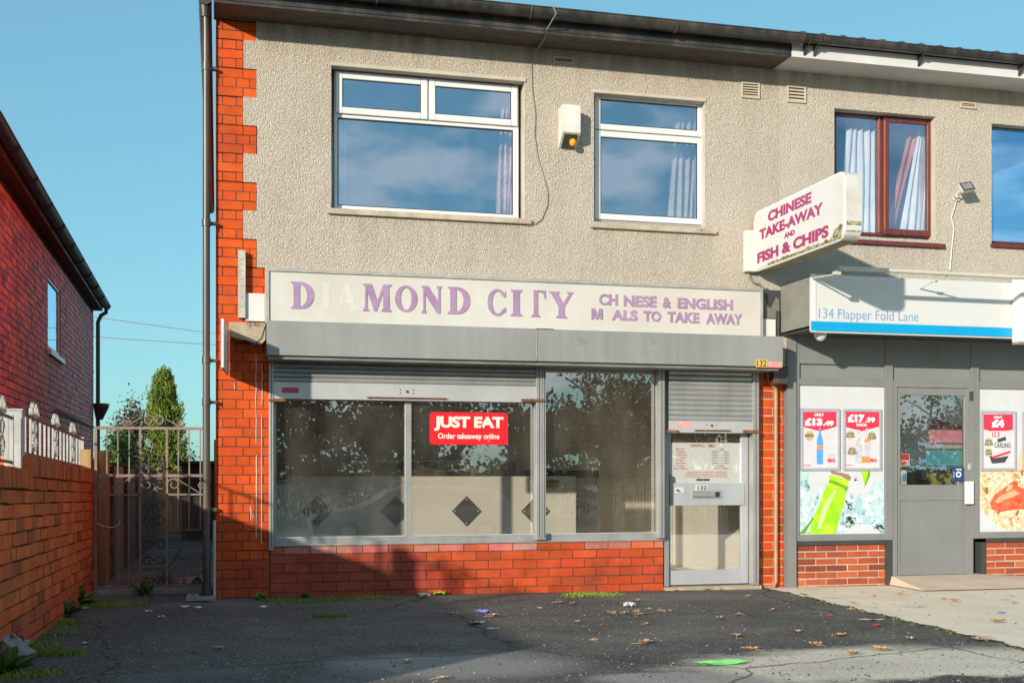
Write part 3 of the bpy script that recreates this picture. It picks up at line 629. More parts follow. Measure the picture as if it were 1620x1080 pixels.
for z in (4.45, 3.15, 2.0, 1.65, 0.75): b.box(-.06, -.05, z-.012, 0.012, 0.0, z+.012)
b.build('pipe_clip', 'pipe_dark', dp)
b = MB(); b.tube([(-.01, -.03, 0.66), (-.01, -.03, 0.0)], 0.014, 8); b.build('conduit', 'galv_rail', B)
bx('pipe_shoe', 'stone_grey', B, -.24, -.17, -0.03, 0.0, -.0, 0.03, bev=.01)
b = MB(); b.tube([(-.085, -.12, EV+.12), (-.085, 8.0, EV+.12)], .055, 12); b.build('side_gutter', 'pipe_dark', B, smooth='auto')
b = MB(); b.tube([(-.08, -.06, EV+.10), (-.08, -.06, EV-.02)], [.052, .038], 12); b.build('gutter_outlet', 'black_plastic', B)
# roof
b = MB()
for sgn in (0, 1):
    y0, z0, y1, z1 = (-0.40, EV+.16, 4.1, 6.3) if sgn == 0 else (8.3, EV+.16, 4.1, 6.3)
    b.face([(.02, y0, z0), (5.185, y0, z0), (5.185, y1, z1), (.02, y1, z1)]); b.face([(.02, y0, z0-.05), (.02, y1, z1-.05), (5.185, y1, z1-.05), (5.185, y0, z0-.05)])
    b.face([(.02, y0, z0-.05), (5.185, y0, z0-.05), (5.185, y0, z0), (.02, y0, z0)])
b.build('roof', 'roof_tile', B)
b = MB(); b.face([(0.01, 0, 4.9), (0.01, 8.0, 4.9), (0.01, 4.1, 6.2)]); b.face([(5.17, 0, 4.9), (5.17, 8.0, 4.9), (5.17, 4.1, 6.2)]); b.build('gable', 'brick_orange', B)
# air vents
def vent(parent, rect, m='vent', n=4, Y=-0.018):
    x0, z0, x1, z1 = rect; b = MB(); ring(b, x0, z0, x1, z1, 0.016, Y-0.014, Y+.002, bev=0.003)
    h = (z1-z0-.032)/n
    for i in range(n): b.xprism([(Y-0.012, z0+.016+h*i), (Y-.003, z0+.016+h*(i+.62)), (Y+.0, z0+.016+h*(i+.62)), (Y+.0, z0+.016+h*i)], x0+.016, x1-.016)
    o = b.build('air_vent', m, parent); bx('vent_hole', 'gasket', o, x0+.01, Y-0.0006, z0+.01, x1-.01, Y+.0015, z1-.01)
vent(B, R(874, 91.5, 906, 102), n=3); vent(B, R(1171, 132, 1200, 157), n=5)

# ---- upstairs windows
def pane(name, m, parent, x0, z0, x1, z1, Y): 
    b = MB(); b.face([(x0, Y, z0), (x1, Y, z0), (x1, Y, z1), (x0, Y, z1)]); return b.build(name, m, parent)
def wavy(name, m, parent, pts_top, pts_bot, Y, folds=7, amp=0.03, nz=10):
    """hanging cloth between a top run and a bottom run of (x, z)"""
    b = MB(); n = folds*6; P = []
    for j in range(nz+1):
        t = j/nz; row = []
        for i in range(n+1):
            s = i/n; xt = pts_top[0][0]+(pts_top[1][0]-pts_top[0][0])*s; zt = pts_top[0][1]+(pts_top[1][1]-pts_top[0][1])*s
            xb_ = pts_bot[0][0]+(pts_bot[1][0]-pts_bot[0][0])*s; zb = pts_bot[0][1]+(pts_bot[1][1]-pts_bot[0][1])*s
            row.append((xt+(xb_-xt)*t+0.01*math.sin(t*5+s*9), Y+amp*math.sin(s*folds*2*math.pi+t*0.6)+0.01*math.sin(s*31), zt+(zb-zt)*t))
        P.append(row)
    for j in range(nz):
        for i in range(n): b.face([P[j][i], P[j+1][i], P[j+1][i+1], P[j][i+1]])
    return b.build(name, m, parent, smooth=True)
YF = 0.085
def window_part(parent, m, rect, Y=YF, w_=0.045, depth=0.06, name='window'):
    b = MB(); ring(b, *rect, w_, Y, Y+depth); return b, rect
# large window: fixed light below, two top-hung sashes
wx0, wx1 = onY(528.6, 200, YF)[0], onY(820.5, 200, YF)[0]; wz0 = onY(674, 337.5, YF)[1]; wz1 = onY(674, 123.5, YF)[1]; wt = onY(674, 191, YF)[1]
b = MB(); ring(b, wx0, wz0, wx1, wz1, .042, YF, YF+.07, ws=(.03, .05, .03, .03)); b.box(wx0+.03, YF+.002, wt-.028, wx1-.05, YF+.068, wt+.012, bev=.005)
xm = onY(677, 150, YF)[0]; b.box(xm-.02, YF+.001, wt+.012, xm+.02, YF+.066, wz1-.03, bev=.005)
W = b.build('window', 'upvc', B); W['label'] = 'large white window with two narrow opening lights along its top'
for a, c in ((wx0+.012, xm-.006), (xm+.006, wx1-.014)):
    b = MB(); ring(b, a, wt+.004, c, wz1-.012, .058, YF-.022, YF-.001, bev=.008); s = b.build('sash', 'upvc', W)
    b = MB(); ring(b, a+.056, wt+.060, c-.056, wz1-.068, .010, YF-.012, YF-.0006, bev=.002); b.build('gasket', 'gasket', W)
    pane('glass', 'upper_glass', W, a+.05, wt+.055, c-.05, wz1-.062, YF-.006)
b = MB(); ring(b, wx0+.029, wz0+.028, wx1-.049, wt-.026, .011, YF+.012, YF+.03, bev=.002); b.build('gasket', 'gasket', W)
pane('glass', 'upper_glass', W, wx0+.02, wz0+.02, wx1-.04, wt-.02, YF+.022)
x2, z2 = onY(787, 200, .3)[0], wz1+.1
wavy('curtain', 'curtain_floral', W, [(x2+.02, z2), (x2+.22, z2)], [(x2-.01, wz0-.1), (x2+.14, wz0-.1)], .30, folds=4, amp=.03)
wavy('curtain', 'curtain_violet', W, [(x2+.18, z2), (x2+.42, z2)], [(x2+.15, wz0-.1), (x2+.38, wz0-.1)], .26, folds=3, amp=.02)
wavy('curtain', 'net', W, [(wx0-.02, z2), (wx0+.14, z2)], [(wx0-.02, wz0-.1), (wx0+.12, wz0-.1)], .30, folds=3, amp=.02)  # pale strip added to stand in for a reflection at the left edge
b = MB(); zs = onY(680, 342, -.05)[1]; b.box(onY(518, 336, -.04)[0], -.05, zs-.022, onY(841, 350, -.04)[0], .10, zs+.022, bev=.008); b.build('sill', 'sill_stone', W)
# second window
wx0, wx1 = onY(938, 200, YF)[0], onY(1113, 200, YF)[0]; wz0 = onY(1027, 354, YF)[1]; wz1 = onY(1027, 152, YF)[1]; wt = onY(1027, 212.5, YF)[1]
b = MB(); ring(b, wx0, wz0, wx1, wz1, .03, YF, YF+.07); b.box(wx0+.03, YF+.002, wt-.02, wx1-.03, YF+.068, wt+.02, bev=.005)
W = b.build('window', 'upvc', B); W['label'] = 'smaller white window with a cream curtain at its right side'
for z0_, z1_ in ((wz0+.012, wt-.004), (wt+.004, wz1-.012)):
    b = MB(); ring(b, wx0+.012, z0_, wx1-.012, z1_, .056, YF-.022, YF-.001, bev=.008); b.build('sash', 'upvc', W)
    b = MB(); ring(b, wx0+.066, z0_+.054, wx1-.066, z1_-.054, .010, YF-.012, YF-.0006, bev=.002); b.build('gasket', 'gasket', W)
    pane('glass', 'upper_glass', W, wx0+.06, z0_+.05, wx1-.06, z1_-.05, YF-.006)
x2 = onY(1060, 300, .3)[0]
wavy('curtain', 'curtain_cream', W, [(x2+.05, wz1+.1), (wx1+.08, wz1+.1)], [(x2-.03, wz0-.1), (wx1+.05, wz0-.1)], .30, folds=5, amp=.03)
b = MB(); zs = onY(1034, 361.5, -.05)[1]; b.box(onY(935, 356, -.04)[0], -.05, zs-.020, onY(1134, 368, -.04)[0], .10, zs+.020, bev=.008); b.build('sill', 'sill_stone', W)
# heads over both windows
b = MB(); b.box(H1[0]-.01, -.028, H1[3]-.02, H1[2]+.01, .08, H1[3]+.012, bev=.004); b.build('window_head', 'reveal_paint', B)
b = MB(); b.box(H2[0]-.01, -.028, H2[3]-.02, H2[2]+.01, .08, H2[3]+.010, bev=.004); b.build('window_head', 'reveal_paint', B)

# ---- rooms behind
bx('upper_floor', 'room_floor', B, .2, .25, 2.36, 5.12, 7.9, 2.44)
bx('upper_ceiling', 'room_ceiling', B, .2, .25, 4.86, 5.12, 7.9, 4.88)
bx('partition', 'room_wall', B, .2, 3.0, 2.44, 5.12, 3.06, 4.86); bx('partition', 'room_wall', B, 3.0, .25, 2.44, 3.06, 3.0, 4.86)
bx('party_wall', 'room_wall', B, 5.13, .24, -.1, 5.24, 7.9, 4.9)
bx('shop_floor', 'room_floor', B, .2, .12, -.12, 5.12, 3.2, -.01)
cz_ = onY(900, 606, 2.5)[1]
bx('shop_ceiling', 'room_ceiling', B, .2, .25, cz_, 5.12, 3.2, cz_+.05)
# tiled rear wall of the shop
mat('wall_tile', (0.78, 0.72, 0.62), (0.70, 0.64, 0.54), rough=0.35, scale=2.5, vcol=True)
b = MB(); tx, tz = .27, .2
for j in range(11):
    x = .2-(tx/2 if j % 2 else 0)
    while x < 5.12:
        a, c = max(x, .2)+.0012, min(x+tx, 5.12)-.0012; k = random.uniform(.9, 1.08)
        if c > a and j*tz+.01 < cz_: b.box(a, 2.5, j*tz+.0012, c, 2.508, min((j+1)*tz-.0012, cz_), col=(k, k, k))
        x += tx
b.build('tiled_wall', 'wall_tile', B); bx('grout', 'mortar_pale', B, .2, 2.506, -.02, 5.12, 2.56, cz_)

# ---- aluminium shopfront
ZB = .452
def fr(b, u0, u1, z0, z1, y0, y1, bev=.004):
    a, c = onY(u0, 720, y0)[0], onY(u1, 720, y0)[0]; b.box(a, y0, z0, c, y1, z1, bev=bev); return a, c
b = MB(); ZT = 2.02
x0 = fr(b, 431, 437, ZB, ZT, .02, .09)[0]; fr(b, 641, 651, ZB+.03, ZT, .022, .09); fr(b, 846, 864, ZB, ZT, .02, .09); fr(b, 1040, 1050, ZB, ZT, .02, .09)
xr_ = onY(1050, 720, .02)[0]
b.box(x0, .021, ZB-.012, xr_, .10, ZB+.045, bev=.006); b.box(x0, .021, ZT-.04, xr_, .09, ZT+.0)
b.box(x0-.01, -.012, ZB-.022, xr_, .022, ZB-.006, bev=.003)
SF = b.build('shopfront_frame', 'alu', B)
for u0, u1 in ((436, 642), (650, 847), (863, 1041)):
    a, c = onY(u0, 720, .05)[0], onY(u1, 720, .05)[0]; pane('glass', 'shop_glass', SF, a, ZB+.03, c, ZT-.02, .05)
# cills under the two windows show a bright inner line
b = MB(); b.box(onY(437, 720, .03)[0], .017, ZB+.046, onY(641, 720, .03)[0], .03, ZB+.056); b.box(onY(651, 720, .03)[0], .017, ZB+.046, onY(846, 720, .03)[0], .03, ZB+.056); b.box(onY(864, 720, .03)[0], .017, ZB+.046, onY(1040, 720, .03)[0], .03, ZB+.056)
b.build('glazing_bead', 'galv_rail', SF)
# ---- shop door
YD = .05
b = MB(); zb = onY(1120, 923.5, YD)[1]; zt_ = ZT
dx0, dx1 = onY(1059, 800, YD)[0], onY(1184, 800, YD)[0]
b.box(onY(1051, 800, .02)[0], .02, -.0, onY(1058.5, 800, .02)[0], .11, ZT, bev=.004); b.box(onY(1185.5, 800, .04)[0], .04, 0.0, onY(1189, 800, .04)[0], .11, ZT, bev=.003)
b.box(dx0, .06, ZT-.05, dx1+.02, .11, ZT); DF = b.build('door_frame', 'alu', B)
zr0, zr1 = onY(1118, 799, YD)[1], onY(1118, 763.5, YD)[1]
b = MB(); b.box(dx0, YD, zb, dx0+.012, YD+.045, zt_-.05); b.box(onY(1173, 800, YD)[0], YD, zb, dx1, YD+.045, zt_-.05, bev=.004)
b.box(dx0+.012, YD+.001, zb, onY(1173, 800, YD)[0], YD+.044, onY(1118, 901, YD)[1], bev=.004)
b.box(dx0+.006, YD-.012, zr0, onY(1177, 800, YD)[0], YD+.03, zr1, bev=.004)
b.box(dx0+.012, YD+.001, zt_-.12, onY(1173, 800, YD)[0], YD+.044, zt_-.05)
DR = b.build('door', 'alu_door', B)
pane('glass', 'shop_glass', DR, dx0+.01, onY(1118, 901, YD)[1]-.01, onY(1174, 800, YD)[0], zt_-.1, YD+.02)
b = MB(); r_ = R(1095, 776, 1141, 788, YD-.02); ring(b, *r_, .012, YD-.022, YD-.010, bev=.003); b.box(r_[0]+.012, YD-.018, r_[1]+.018, r_[2]-.06, YD-.012, r_[3]-.012); b.build('letter_box', 'galv', DR)
bx('letter_slot', 'gasket', DR, r_[0]+.01, YD-.0135, r_[1]+.01, r_[2]-.01, YD-.0122, r_[3]-.01)
r_ = R(1101, 766.5, 1120, 775.5, YD-.02); n_ = bx('number_plate', 'sign_white', DR, r_[0], YD-.017, r_[1], r_[2], YD-.012, r_[3]); 
TX('number', '132', 1103.5, 767.8, 1118, 774.5, YD-.0172, 'text_black', DR, bold=.02)
r_ = R(1068, 770.5, 1083, 779.5, YD-.02); bx('lock_plate', 'sign_white', DR, r_[0], YD-.018, r_[1], r_[2], YD-.012, r_[3], bev=.002)
b = MB(); cx_ = r_[0]+.02; cz1 = (r_[1]+r_[3])/2; b.tube([(cx_, YD-.012, cz1), (cx_, YD-.045, cz1)], .009, 10); b.build('lock_cylinder', 'dark_metal', DR)
r_ = R(1060.2, 751, 1063.6, 798.5, YD-.03); bx('pull_handle', 'dark_metal', DR, r_[0], YD-.035, r_[1], r_[2], YD-.012, r_[3], bev=.003)
# opening-times sheet inside the glass
r_ = R(1060.5, 700, 1173, 764, YD+.03); NS = tag(bx('opening_hours_notice', 'paper', None, r_[0], YD+.022, r_[1], r_[2], YD+.026, r_[3]), 'white opening times sheet with red day names behind the door glass', 'notice')
Yn = YD+.0216
pane_y = YD+.0205
TX('heading', 'OPENING  TIMES', 1092, 702.2, 1132, 707, Yn, 'text_red', NS, bold=.01, th=.0004)
days = ['Mondays', 'Tuesdays', 'Wednesdays', 'Thursdays', 'Fridays', 'Saturdays', 'Sundays', 'Bank Holidays']; hrs = ['CLOSED', '5.00pm - 11.00pm', '5.00pm - 11.00pm', '5.00pm - 11.00pm', '5.00pm - 11.30pm', '5.00pm - 11.30pm', 'CLOSED', '5.00 to 11.00pm']
for i, (d_, h_) in enumerate(zip(days, hrs)):
    v = 709+i*4.35; wd = 1.75*len(d_); TX('line', d_, 1070-(4 if i == 7 else 0), v, 1070+wd-(4 if i == 7 else 0), v+3.0, Yn, 'text_red', NS, bold=.01, th=.0004)
    wd = 1.72*len(h_); TX('line', h_, 1140-wd/2, v, 1140+wd/2, v+3.0, Yn, 'text_red' if i in (0, 6, 7) else 'text_grey', NS, bold=.01, th=.0004)
for v in (746, 749.5, 753): r2 = R(1085, v, 1150, v+.8, Yn); bx('small_print', 'text_red', NS, r2[0], Yn-.0004, r2[1], r2[2], Yn+.0003, r2[3])
for u in (1102, 1112.5): r2 = R(u, 757, u+10, 760, Yn); bx('logo_strip', 'text_black', NS, r2[0], Yn-.0004, r2[1], r2[2], Yn+.0003, r2[3])

# ================================================================= ROLLER SHUTTERS, BOX, SIGNS
SB = thing('shutter_box', 'long grey metal shutter housing running above the takeaway windows and door', 'shutter box', (2.7, -.2, 2.15))
bx0, bx1 = onY(423, 540, -.33)[0], onY(1239, 560, -.33)[0]; bz0, bz1 = 2.030, onY(830, 519, -.33)[1]
xj = onY(848.5, 550, -.33)[0]
b = MB(); b.box(bx0, -.33, bz0, xj-.002, -.0, bz1, bev=.004); b.box(xj+.002, -.328, bz0+.002, bx1, -.0, bz1-.002, bev=.004); b.build('housing', 'box_grey', SB)
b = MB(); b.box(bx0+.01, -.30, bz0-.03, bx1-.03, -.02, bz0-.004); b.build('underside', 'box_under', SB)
b = MB(); b.box(xj-.003, -.3335, bz0+.02, xj+.006, -.330, bz1-.02)
b.build('joint_strip', 'sign_trim', SB); bx('rust_stain', 'rust', SB, xj+.0, -.3318, bz1-.006, xj+.16, -.325, bz1+.003)
poly('number_sticker', 'yellow_sticker', SB, pp([(1196, 568.5), (1214, 569), (1214, 581), (1196, 580.5)], -.332), -.332, .003); TX('number', '132', 1197.5, 570, 1212.5, 579.5, -.3322, 'text_black', SB, bold=.01)
poly('faded_label', 'red_label_faded', SB, pp([(1214.5, 571.5), (1237, 572.5), (1237, 581.5), (1214.5, 580.8)], -.3315), -.3315, .002)

def shutter(label, u0, u1, ur, vt, vb, rail, Y, nslat, stub):
    T = thing('roller_shutter', label, 'shutter', (onY((u0+u1)/2, 600, Y)[0], Y, onY(ur, vb, Y)[1]), 'half raised roller shutters')
    x0, x1 = onY(u0, vb, Y)[0], onY(u1, vb, Y)[0]; z0 = onY(ur, vb, Y)[1]; zr = onY(ur, vb-rail, Y)[1]; z1 = 2.028
    b = MB(); h = (onY(ur, vt, Y)[1]-zr)/nslat; z = zr
    while z < z1-.002:
        zt2 = min(z+h, z1); n = 5; P = [(Y-.009*math.sin(math.pi*k/n)**.7, z+(zt2-z-.004)*k/n) for k in range(n+1)]+[(Y+.004, zt2-.004), (Y+.004, z)]
        b.xprism(P, x0, x1); b.box(x0, Y+.0042, z-.002, x1, Y+.008, zt2); z = zt2
    b.build('slats', 'galv', T)
    b = MB(); b.box(x0, Y-.012, z0, x1, Y+.012, zr-.002, bev=.003); BR = b.build('bottom_rail', 'galv_rail', T)
    return T, BR, x0, x1, z0, zr
T, BR, x0, x1, z0, zr = shutter('wide galvanised roller shutter half raised over the left shop windows', 431, 848, 640, 578, 633.5, 26.5, -.035, 4, 0)
zm = (z0+zr)/2
b = MB(); b.tube([(onY(581, 626, -.06)[0], -.062, z0+.022), (onY(707, 628, -.06)[0], -.062, z0+.022)], .006, 6)
for u in (584, 703): xx = onY(u, 628, -.06)[0]; b.box(xx-.006, -.06, z0+.012, xx+.006, -.045, z0+.028)
b.build('pull_bar', 'rust', T)
b = MB(); xx = onY(644, 620, -.05)[0]; b.tube([(xx, -.045, zm+.005), (xx, -.058, zm+.005)], .011, 10)
b.build('lock', 'dark_metal', T)
for dx in (-.06, .06):
    for dz in (.02, -.01): b = MB(); b.tube([(xx+dx, -.045, zm+dz), (xx+dx, -.050, zm+dz)], .006, 8); b.build('rivet', 'dark_metal', T)
r_ = R(446, 612.5, 472.5, 621.5, -.05); bx('label_strip', 'red_label', T, r_[0], -.0485, r_[1], r_[2], -.046, r_[3])
for u0, u1 in ((425.5, 452), (825, 861)):
    r_ = R(u0, 629, u1, 635, -.06); bx('bolt', 'rust', T, r_[0], -.075, r_[1]-.0, r_[2], -.04, r_[3]-.01, bev=.003)
T, BR, x0, x1, z0, zr = shutter('narrow galvanised roller shutter hanging over the upper part of the shop door', 1058, 1191.5, 1124, 593, 684.5, 19, -.035, 9, 0)
zm = (z0+zr)/2
b = MB(); b.tube([(onY(1099, 679, -.06)[0], -.062, z0+.022), (onY(1156, 679, -.06)[0], -.062, z0+.022)], .006, 6); b.build('pull_bar', 'rust', T)
b = MB(); xx = onY(1126, 672, -.05)[0]; b.tube([(xx, -.045, zm+.012), (xx, -.058, zm+.012)], .010, 10)
b.build('lock', 'dark_metal', T)
for dx in (-.05, .05): b = MB(); b.tube([(xx+dx, -.045, zm+.02), (xx+dx, -.050, zm+.02)], .005, 8); b.build('rivet', 'dark_metal', T)
r_ = R(1071, 667.5, 1093, 675, -.05); bx('label_strip', 'red_label_faded', T, r_[0], -.0485, r_[1], r_[2], -.046, r_[3])
for u0, u1 in ((1056, 1073), (1176, 1200)):
    r_ = R(u0, 680, u1, 684.5, -.06); bx('bolt', 'rust', T, r_[0], -.075, r_[1], r_[2], -.04, r_[3], bev=.003)
# guide rails
def guide(label, u0, u1, z0, Y=-.03):
    x0, x1 = onY(u0, 720, Y)[0], onY(u1, 720, Y)[0]; m_ = (x0+x1)/2
    b = MB(); b.box(x0, Y-.025, z0, x1, .019, 2.035, bev=.003); o = b.build('guide_rail', 'alu', None, loc=(m_, Y, z0)); tag(o, label, 'guide rail', 'shutter guide rails')
    bx('track', 'dark_metal', o, m_-.003, Y-.0262, z0+.02, m_+.003, Y-.0248, 2.03); return o
guide('shutter guide rail against the orange brick corner pier', 425.5, 432.5, .40); guide('shutter guide rail between the second and third shop panes', 847.5, 857, .455)
guide('thin shutter guide rail hugging the left edge of the third shop pane', 857.5, 862.5, .455)
guide('shutter guide rail between the third pane and the shop door', 1041.5, 1050, .455); guide('shutter guide rail right of the door beside the narrow brick pier', 1189.5, 1199, 0.0)

# ---- long name sign
YS = -.12
S = thing('shop_sign', 'long off-white sign board with purple serif letters above the shutter housing', 'sign', (2.7, YS, 2.3))
sx0, sx1 = onY(420, 470, YS)[0], onY(1206.5, 500, YS)[0]; sz1 = onY(815, 439.5, YS)[1]; sz0 = 2.33
bx('board', 'sign_white', S, sx0+.02, YS, sz0, sx1-.02, 0.0, sz1-.02)
b = MB(); b.box(sx0, YS-.014, sz1-.030, sx1, -.0, sz1, bev=.003); b.box(sx0, YS-.014, sz0-.01, sx0+.030, -.0, sz1-.030, bev=.003); b.box(sx1-.030, YS-.014, sz0-.01, sx1, 0, sz1-.030, bev=.003); b.build('frame', 'sign_trim', S)
def glyph(ch):
    e = []
    stem = lambda x, w=.24, s=.10: [(x-s, 0), (x+w+s, 0), (x+w+s, .035), (x+w, .12), (x+w, .88), (x+w+s, .965), (x+w+s, 1), (x-s, 1), (x-s, .965), (x, .88), (x, .12), (x-s, .035)]
    el = lambda cx, cz, rx, rz, a0=0, a1=360, n=28: [(cx+rx*math.cos(math.radians(a0+(a1-a0)*i/n)), cz+rz*math.sin(math.radians(a0+(a1-a0)*i/n))) for i in range(n+(0 if a1-a0 == 360 else 1))]
    if ch == 'I': e = [stem(.1)]
    if ch == 'D': e = [[(0, 0), (.38, 0)]+el(.38, .5, .50, .5, -85, 85, 20)+[(.38, 1), (0, 1), (0, .965), (.1, .88), (.1, .12), (0, .035)], ([(.34, .09)]+el(.34, .5, .28, .40, -80, 80, 18)+[(.34, .91)])]
    if ch == 'O': e = [el(.5, .5, .5, .52), el(.5, .5, .245, .43)]
    if ch == 'C': e = [el(.5, .5, .5, .52, 40, 318, 34)+[(.93, .10), (.93, .30), (.88, .30)]+el(.52, .5, .28, .43, 318, 42, 30)+[(.86, .70), (.93, .70), (.93, .95)]]
    if ch == 'M': e = [[(0, 0), (.22, 0), (.22, .035), (.16, .12), (.17, .74), (.42, 0), (.50, 0), (.74, .72), (.74, .12), (.68, .035), (.68, 0), (1.04, 0), (1.04, .035), (.97, .12), (.95, .88), (1.04, .965), (1.04, 1), (.74, 1), (.52, .38), (.32, 1), (0, 1), (0, .965), (.09, .88), (.06, .12), (0, .035)]]
    if ch == 'N': e = [[(0, 0), (.24, 0), (.24, .035), (.18, .12), (.18, .70), (.76, 0), (.90, 0), (.90, .88), (.98, .965), (.98, 1), (.72, 1), (.72, .965), (.80, .88), (.80, .42), (.32, 1), (0, 1), (0, .965), (.09, .88), (.09, .12), (0, .035)]]
    if ch == 'G': e = [[(0, 0), (.56, 0), (.56, .035), (.42, .12), (.42, .93), (.62, .93), (.80, .85), (.84, .70), (.90, .70), (.90, 1), (.16, 1), (.16, .12), (.0, .035)]]
    if ch == 'Y': e = [[(.28, 0), (.74, 0), (.74, .035), (.63, .12), (.63, .42), (.93, .92), (1, .965), (1, 1), (.74, 1), (.74, .965), (.80, .90), (.57, .55), (.37, .92), (.43, .965), (.43, 1), (0, 1), (0, .965), (.10, .90), (.38, .42), (.38, .12), (.28, .035)]]
    if ch == 'A': e = [[(0, 0), (.26, 0), (.26, .035), (.18, .10), (.25, .28), (.60, .28), (.67, .10), (.60, .035), (.60, 0), (1, 0), (1, .035), (.92, .10), (.58, 1), (.42, 1), (.10, .10), (0, .035)], [(.29, .38), (.42, .74), (.56, .38)]]
    return e
def letter(ch, u0, v0, u1, v1, Y, m, parent, th=.010, name='letter'):
    x0, z0, x1, z1 = R(u0, v0, u1, v1, Y); g_ = glyph(ch); xs = [p[0] for q in g_ for p in q]; zs = [p[1] for q in g_ for p in q]
    cu = bpy.data.curves.new(name, 'CURVE'); cu.dimensions = '2D'; cu.fill_mode = 'BOTH'; cu.extrude = th/2
    for q in g_:
        s_ = cu.splines.new('POLY'); s_.points.add(len(q)-1); s_.use_cyclic_u = True
        for k, (a, c) in enumerate(q): s_.points[k].co = (x0+(a-min(xs))/(max(xs)-min(xs))*(x1-x0), z0+(c-min(zs))/(max(zs)-min(zs))*(z1-z0), 0, 1)
    L = WL[parent.name]
    Mx = Matrix.Translation(Vector((0, Y-th/2, 0))-L) @ Matrix.Rotation(math.radians(90), 4, 'X')
    return curve_mesh(name, cu, m, parent, Mx)
for ch, u0, v0, u1, v1 in (('D', 460, 446, 496.5, 488.5), ('M', 574, 449.5, 619, 492.5), ('O', 624.5, 451.5, 660, 493.5), ('N', 666.5, 452.5, 699, 495.5), ('D', 708, 454, 743.5, 497),
                           ('C', 771, 457, 800, 499.5), ('I', 807.5, 458.5, 826, 500), ('G', 840, 459, 863, 501.5), ('Y', 868.5, 461.5, 907, 503)):
    letter(ch, u0, v0, u1, v1, YS, 'letter_purple', S, th=.006)
for ch, u0, v0, u1, v1 in (('I', 507, 447.5, 525, 489.5), ('A', 532, 449.5, 566, 491)): letter(ch, u0, v0, u1, v1, YS, 'sign_ghost', S, th=.0012, name='letter_trace')
for s_, u0, v0, u1, v1 in (('CH', 947.5, 465, 977, 483), ('NESE', 986.5, 467.7, 1038.5, 485.5), ('&', 1048, 470, 1061.5, 487), ('ENGLISH', 1072, 472.3, 1159, 489.5),
                           ('ALS', 967.5, 490.3, 1008, 507), ('TO', 1018, 492, 1045.5, 508.5), ('TAKE', 1055.4, 493.6, 1106, 510.5), ('AWAY', 1116.8, 496, 1174, 513)):
    TX('word', s_, u0, v0, u1, v1, YS, 'letter_purple', S, bold=.035, th=.006)
x0, z0, x1, z1 = R(935.4, 488, 952.8, 504.8, YS)
poly('word', 'letter_purple', S, [(x0+(x1-x0)*a, z0+(z1-z0)*c) for a, c in ((0, 0), (.2, 0), (.2, .68), (.40, 0), (.60, 0), (.80, .68), (.80, 0), (1, 0), (1, 1), (.70, 1), (.5, .34), (.30, 1), (0, 1))], YS-.009, .009)
for s_, u0, v0, u1, v1 in (('I', 980, 466.5, 983, 483.5), ('E', 956, 489, 964.5, 505.5)): TX('letter_trace', s_, u0, v0, u1, v1, YS, 'sign_ghost', S, bold=.03, th=.001)
# broken sign end by the neighbour
r_ = R(1207, 458, 1234, 530, -.06)
E_ = thing('broken_sign_end', 'smashed dark glass and white scrap panel in the gap between the two shop signs', 'panel', (5.0, -.06, 2.3))
zm = r_[1]+(r_[3]-r_[1])*.42
bx('backing', 'store_dark', E_, r_[0], -.03, r_[1], r_[2]+.04, -.015, r_[3])
poly('broken_glass', 'box_under', E_, pp([(1209, 503), (1233, 503.5), (1233, 474), (1228, 470), (1219, 488), (1215, 484), (1209, 469)], -.05), -.05, .006)
bx('scrap_panel', 'white_board', E_, r_[0], -.07, r_[1]-.02, onY(1227, 515, -.07)[0], -.035, onY(1215, 504.5, -.07)[1])
bx('post', 'dark_metal', E_, onY(1229, 515, -.07)[0], -.07, r_[1]-.25, onY(1233, 515, -.07)[0], -.02, r_[3]-.2)

# ---- left-hand leftovers on the corner pier
r_ = R(377, 396, 388.5, 502.5, -.06); T = MB(); T.box(r_[0], -.062, r_[1], r_[2], -.001, r_[3], bev=.002); o = T.build('timber_batten', 'timber_white', None, loc=(r_[0], 0, r_[1])); tag(o, 'weathered upright white batten screwed to the orange brick corner', 'batten')
b = MB()
for v in (410, 418, 428, 441, 452, 470, 484): xx, zz = onY(382.5, v, -.063); b.tube([(xx, -.0615, zz), (xx, -.065, zz)], .005, 6)
b.build('screw', 'rust', o)
r_ = R(388.7, 464, 419, 508, -.03); o = tag(bx('white_panel', 'white_board', None, r_[0], -.035, r_[1], r_[2], -.002, r_[3], bev=.003), 'small blank white panel between the batten and the long sign board', 'panel')
P_ = [(362, 509), (420, 511), (420, 537), (413, 545), (399, 541), (390, 537), (378, 536), (365, 531)]
b = MB(); b.prism(pp(P_, -.12), -.12, -.002); o = tag(b.build('concrete_lintel_end', 'concrete_old'), 'rough broken concrete lintel end sticking out below the white panel', 'lintel')
b = MB(); b.tube([(onY(421, 512, -.14)[0], -.14, onY(421, 512, -.14)[1]), (*[onY(417, 525, -.16)[0]], -.16, onY(417, 525, -.16)[1]), (onY(414, 535, -.16)[0], -.16, onY(414, 535, -.16)[1]), (onY(405, 543, -.16)[0], -.16, onY(405, 543, -.16)[1]), (onY(395, 548, -.15)[0], -.15, onY(395, 548, -.15)[1])], .006, 6)
tag(b.build('loose_cable', 'cable_black'), 'short black cable hanging loose in front of the concrete lintel end', 'cable')
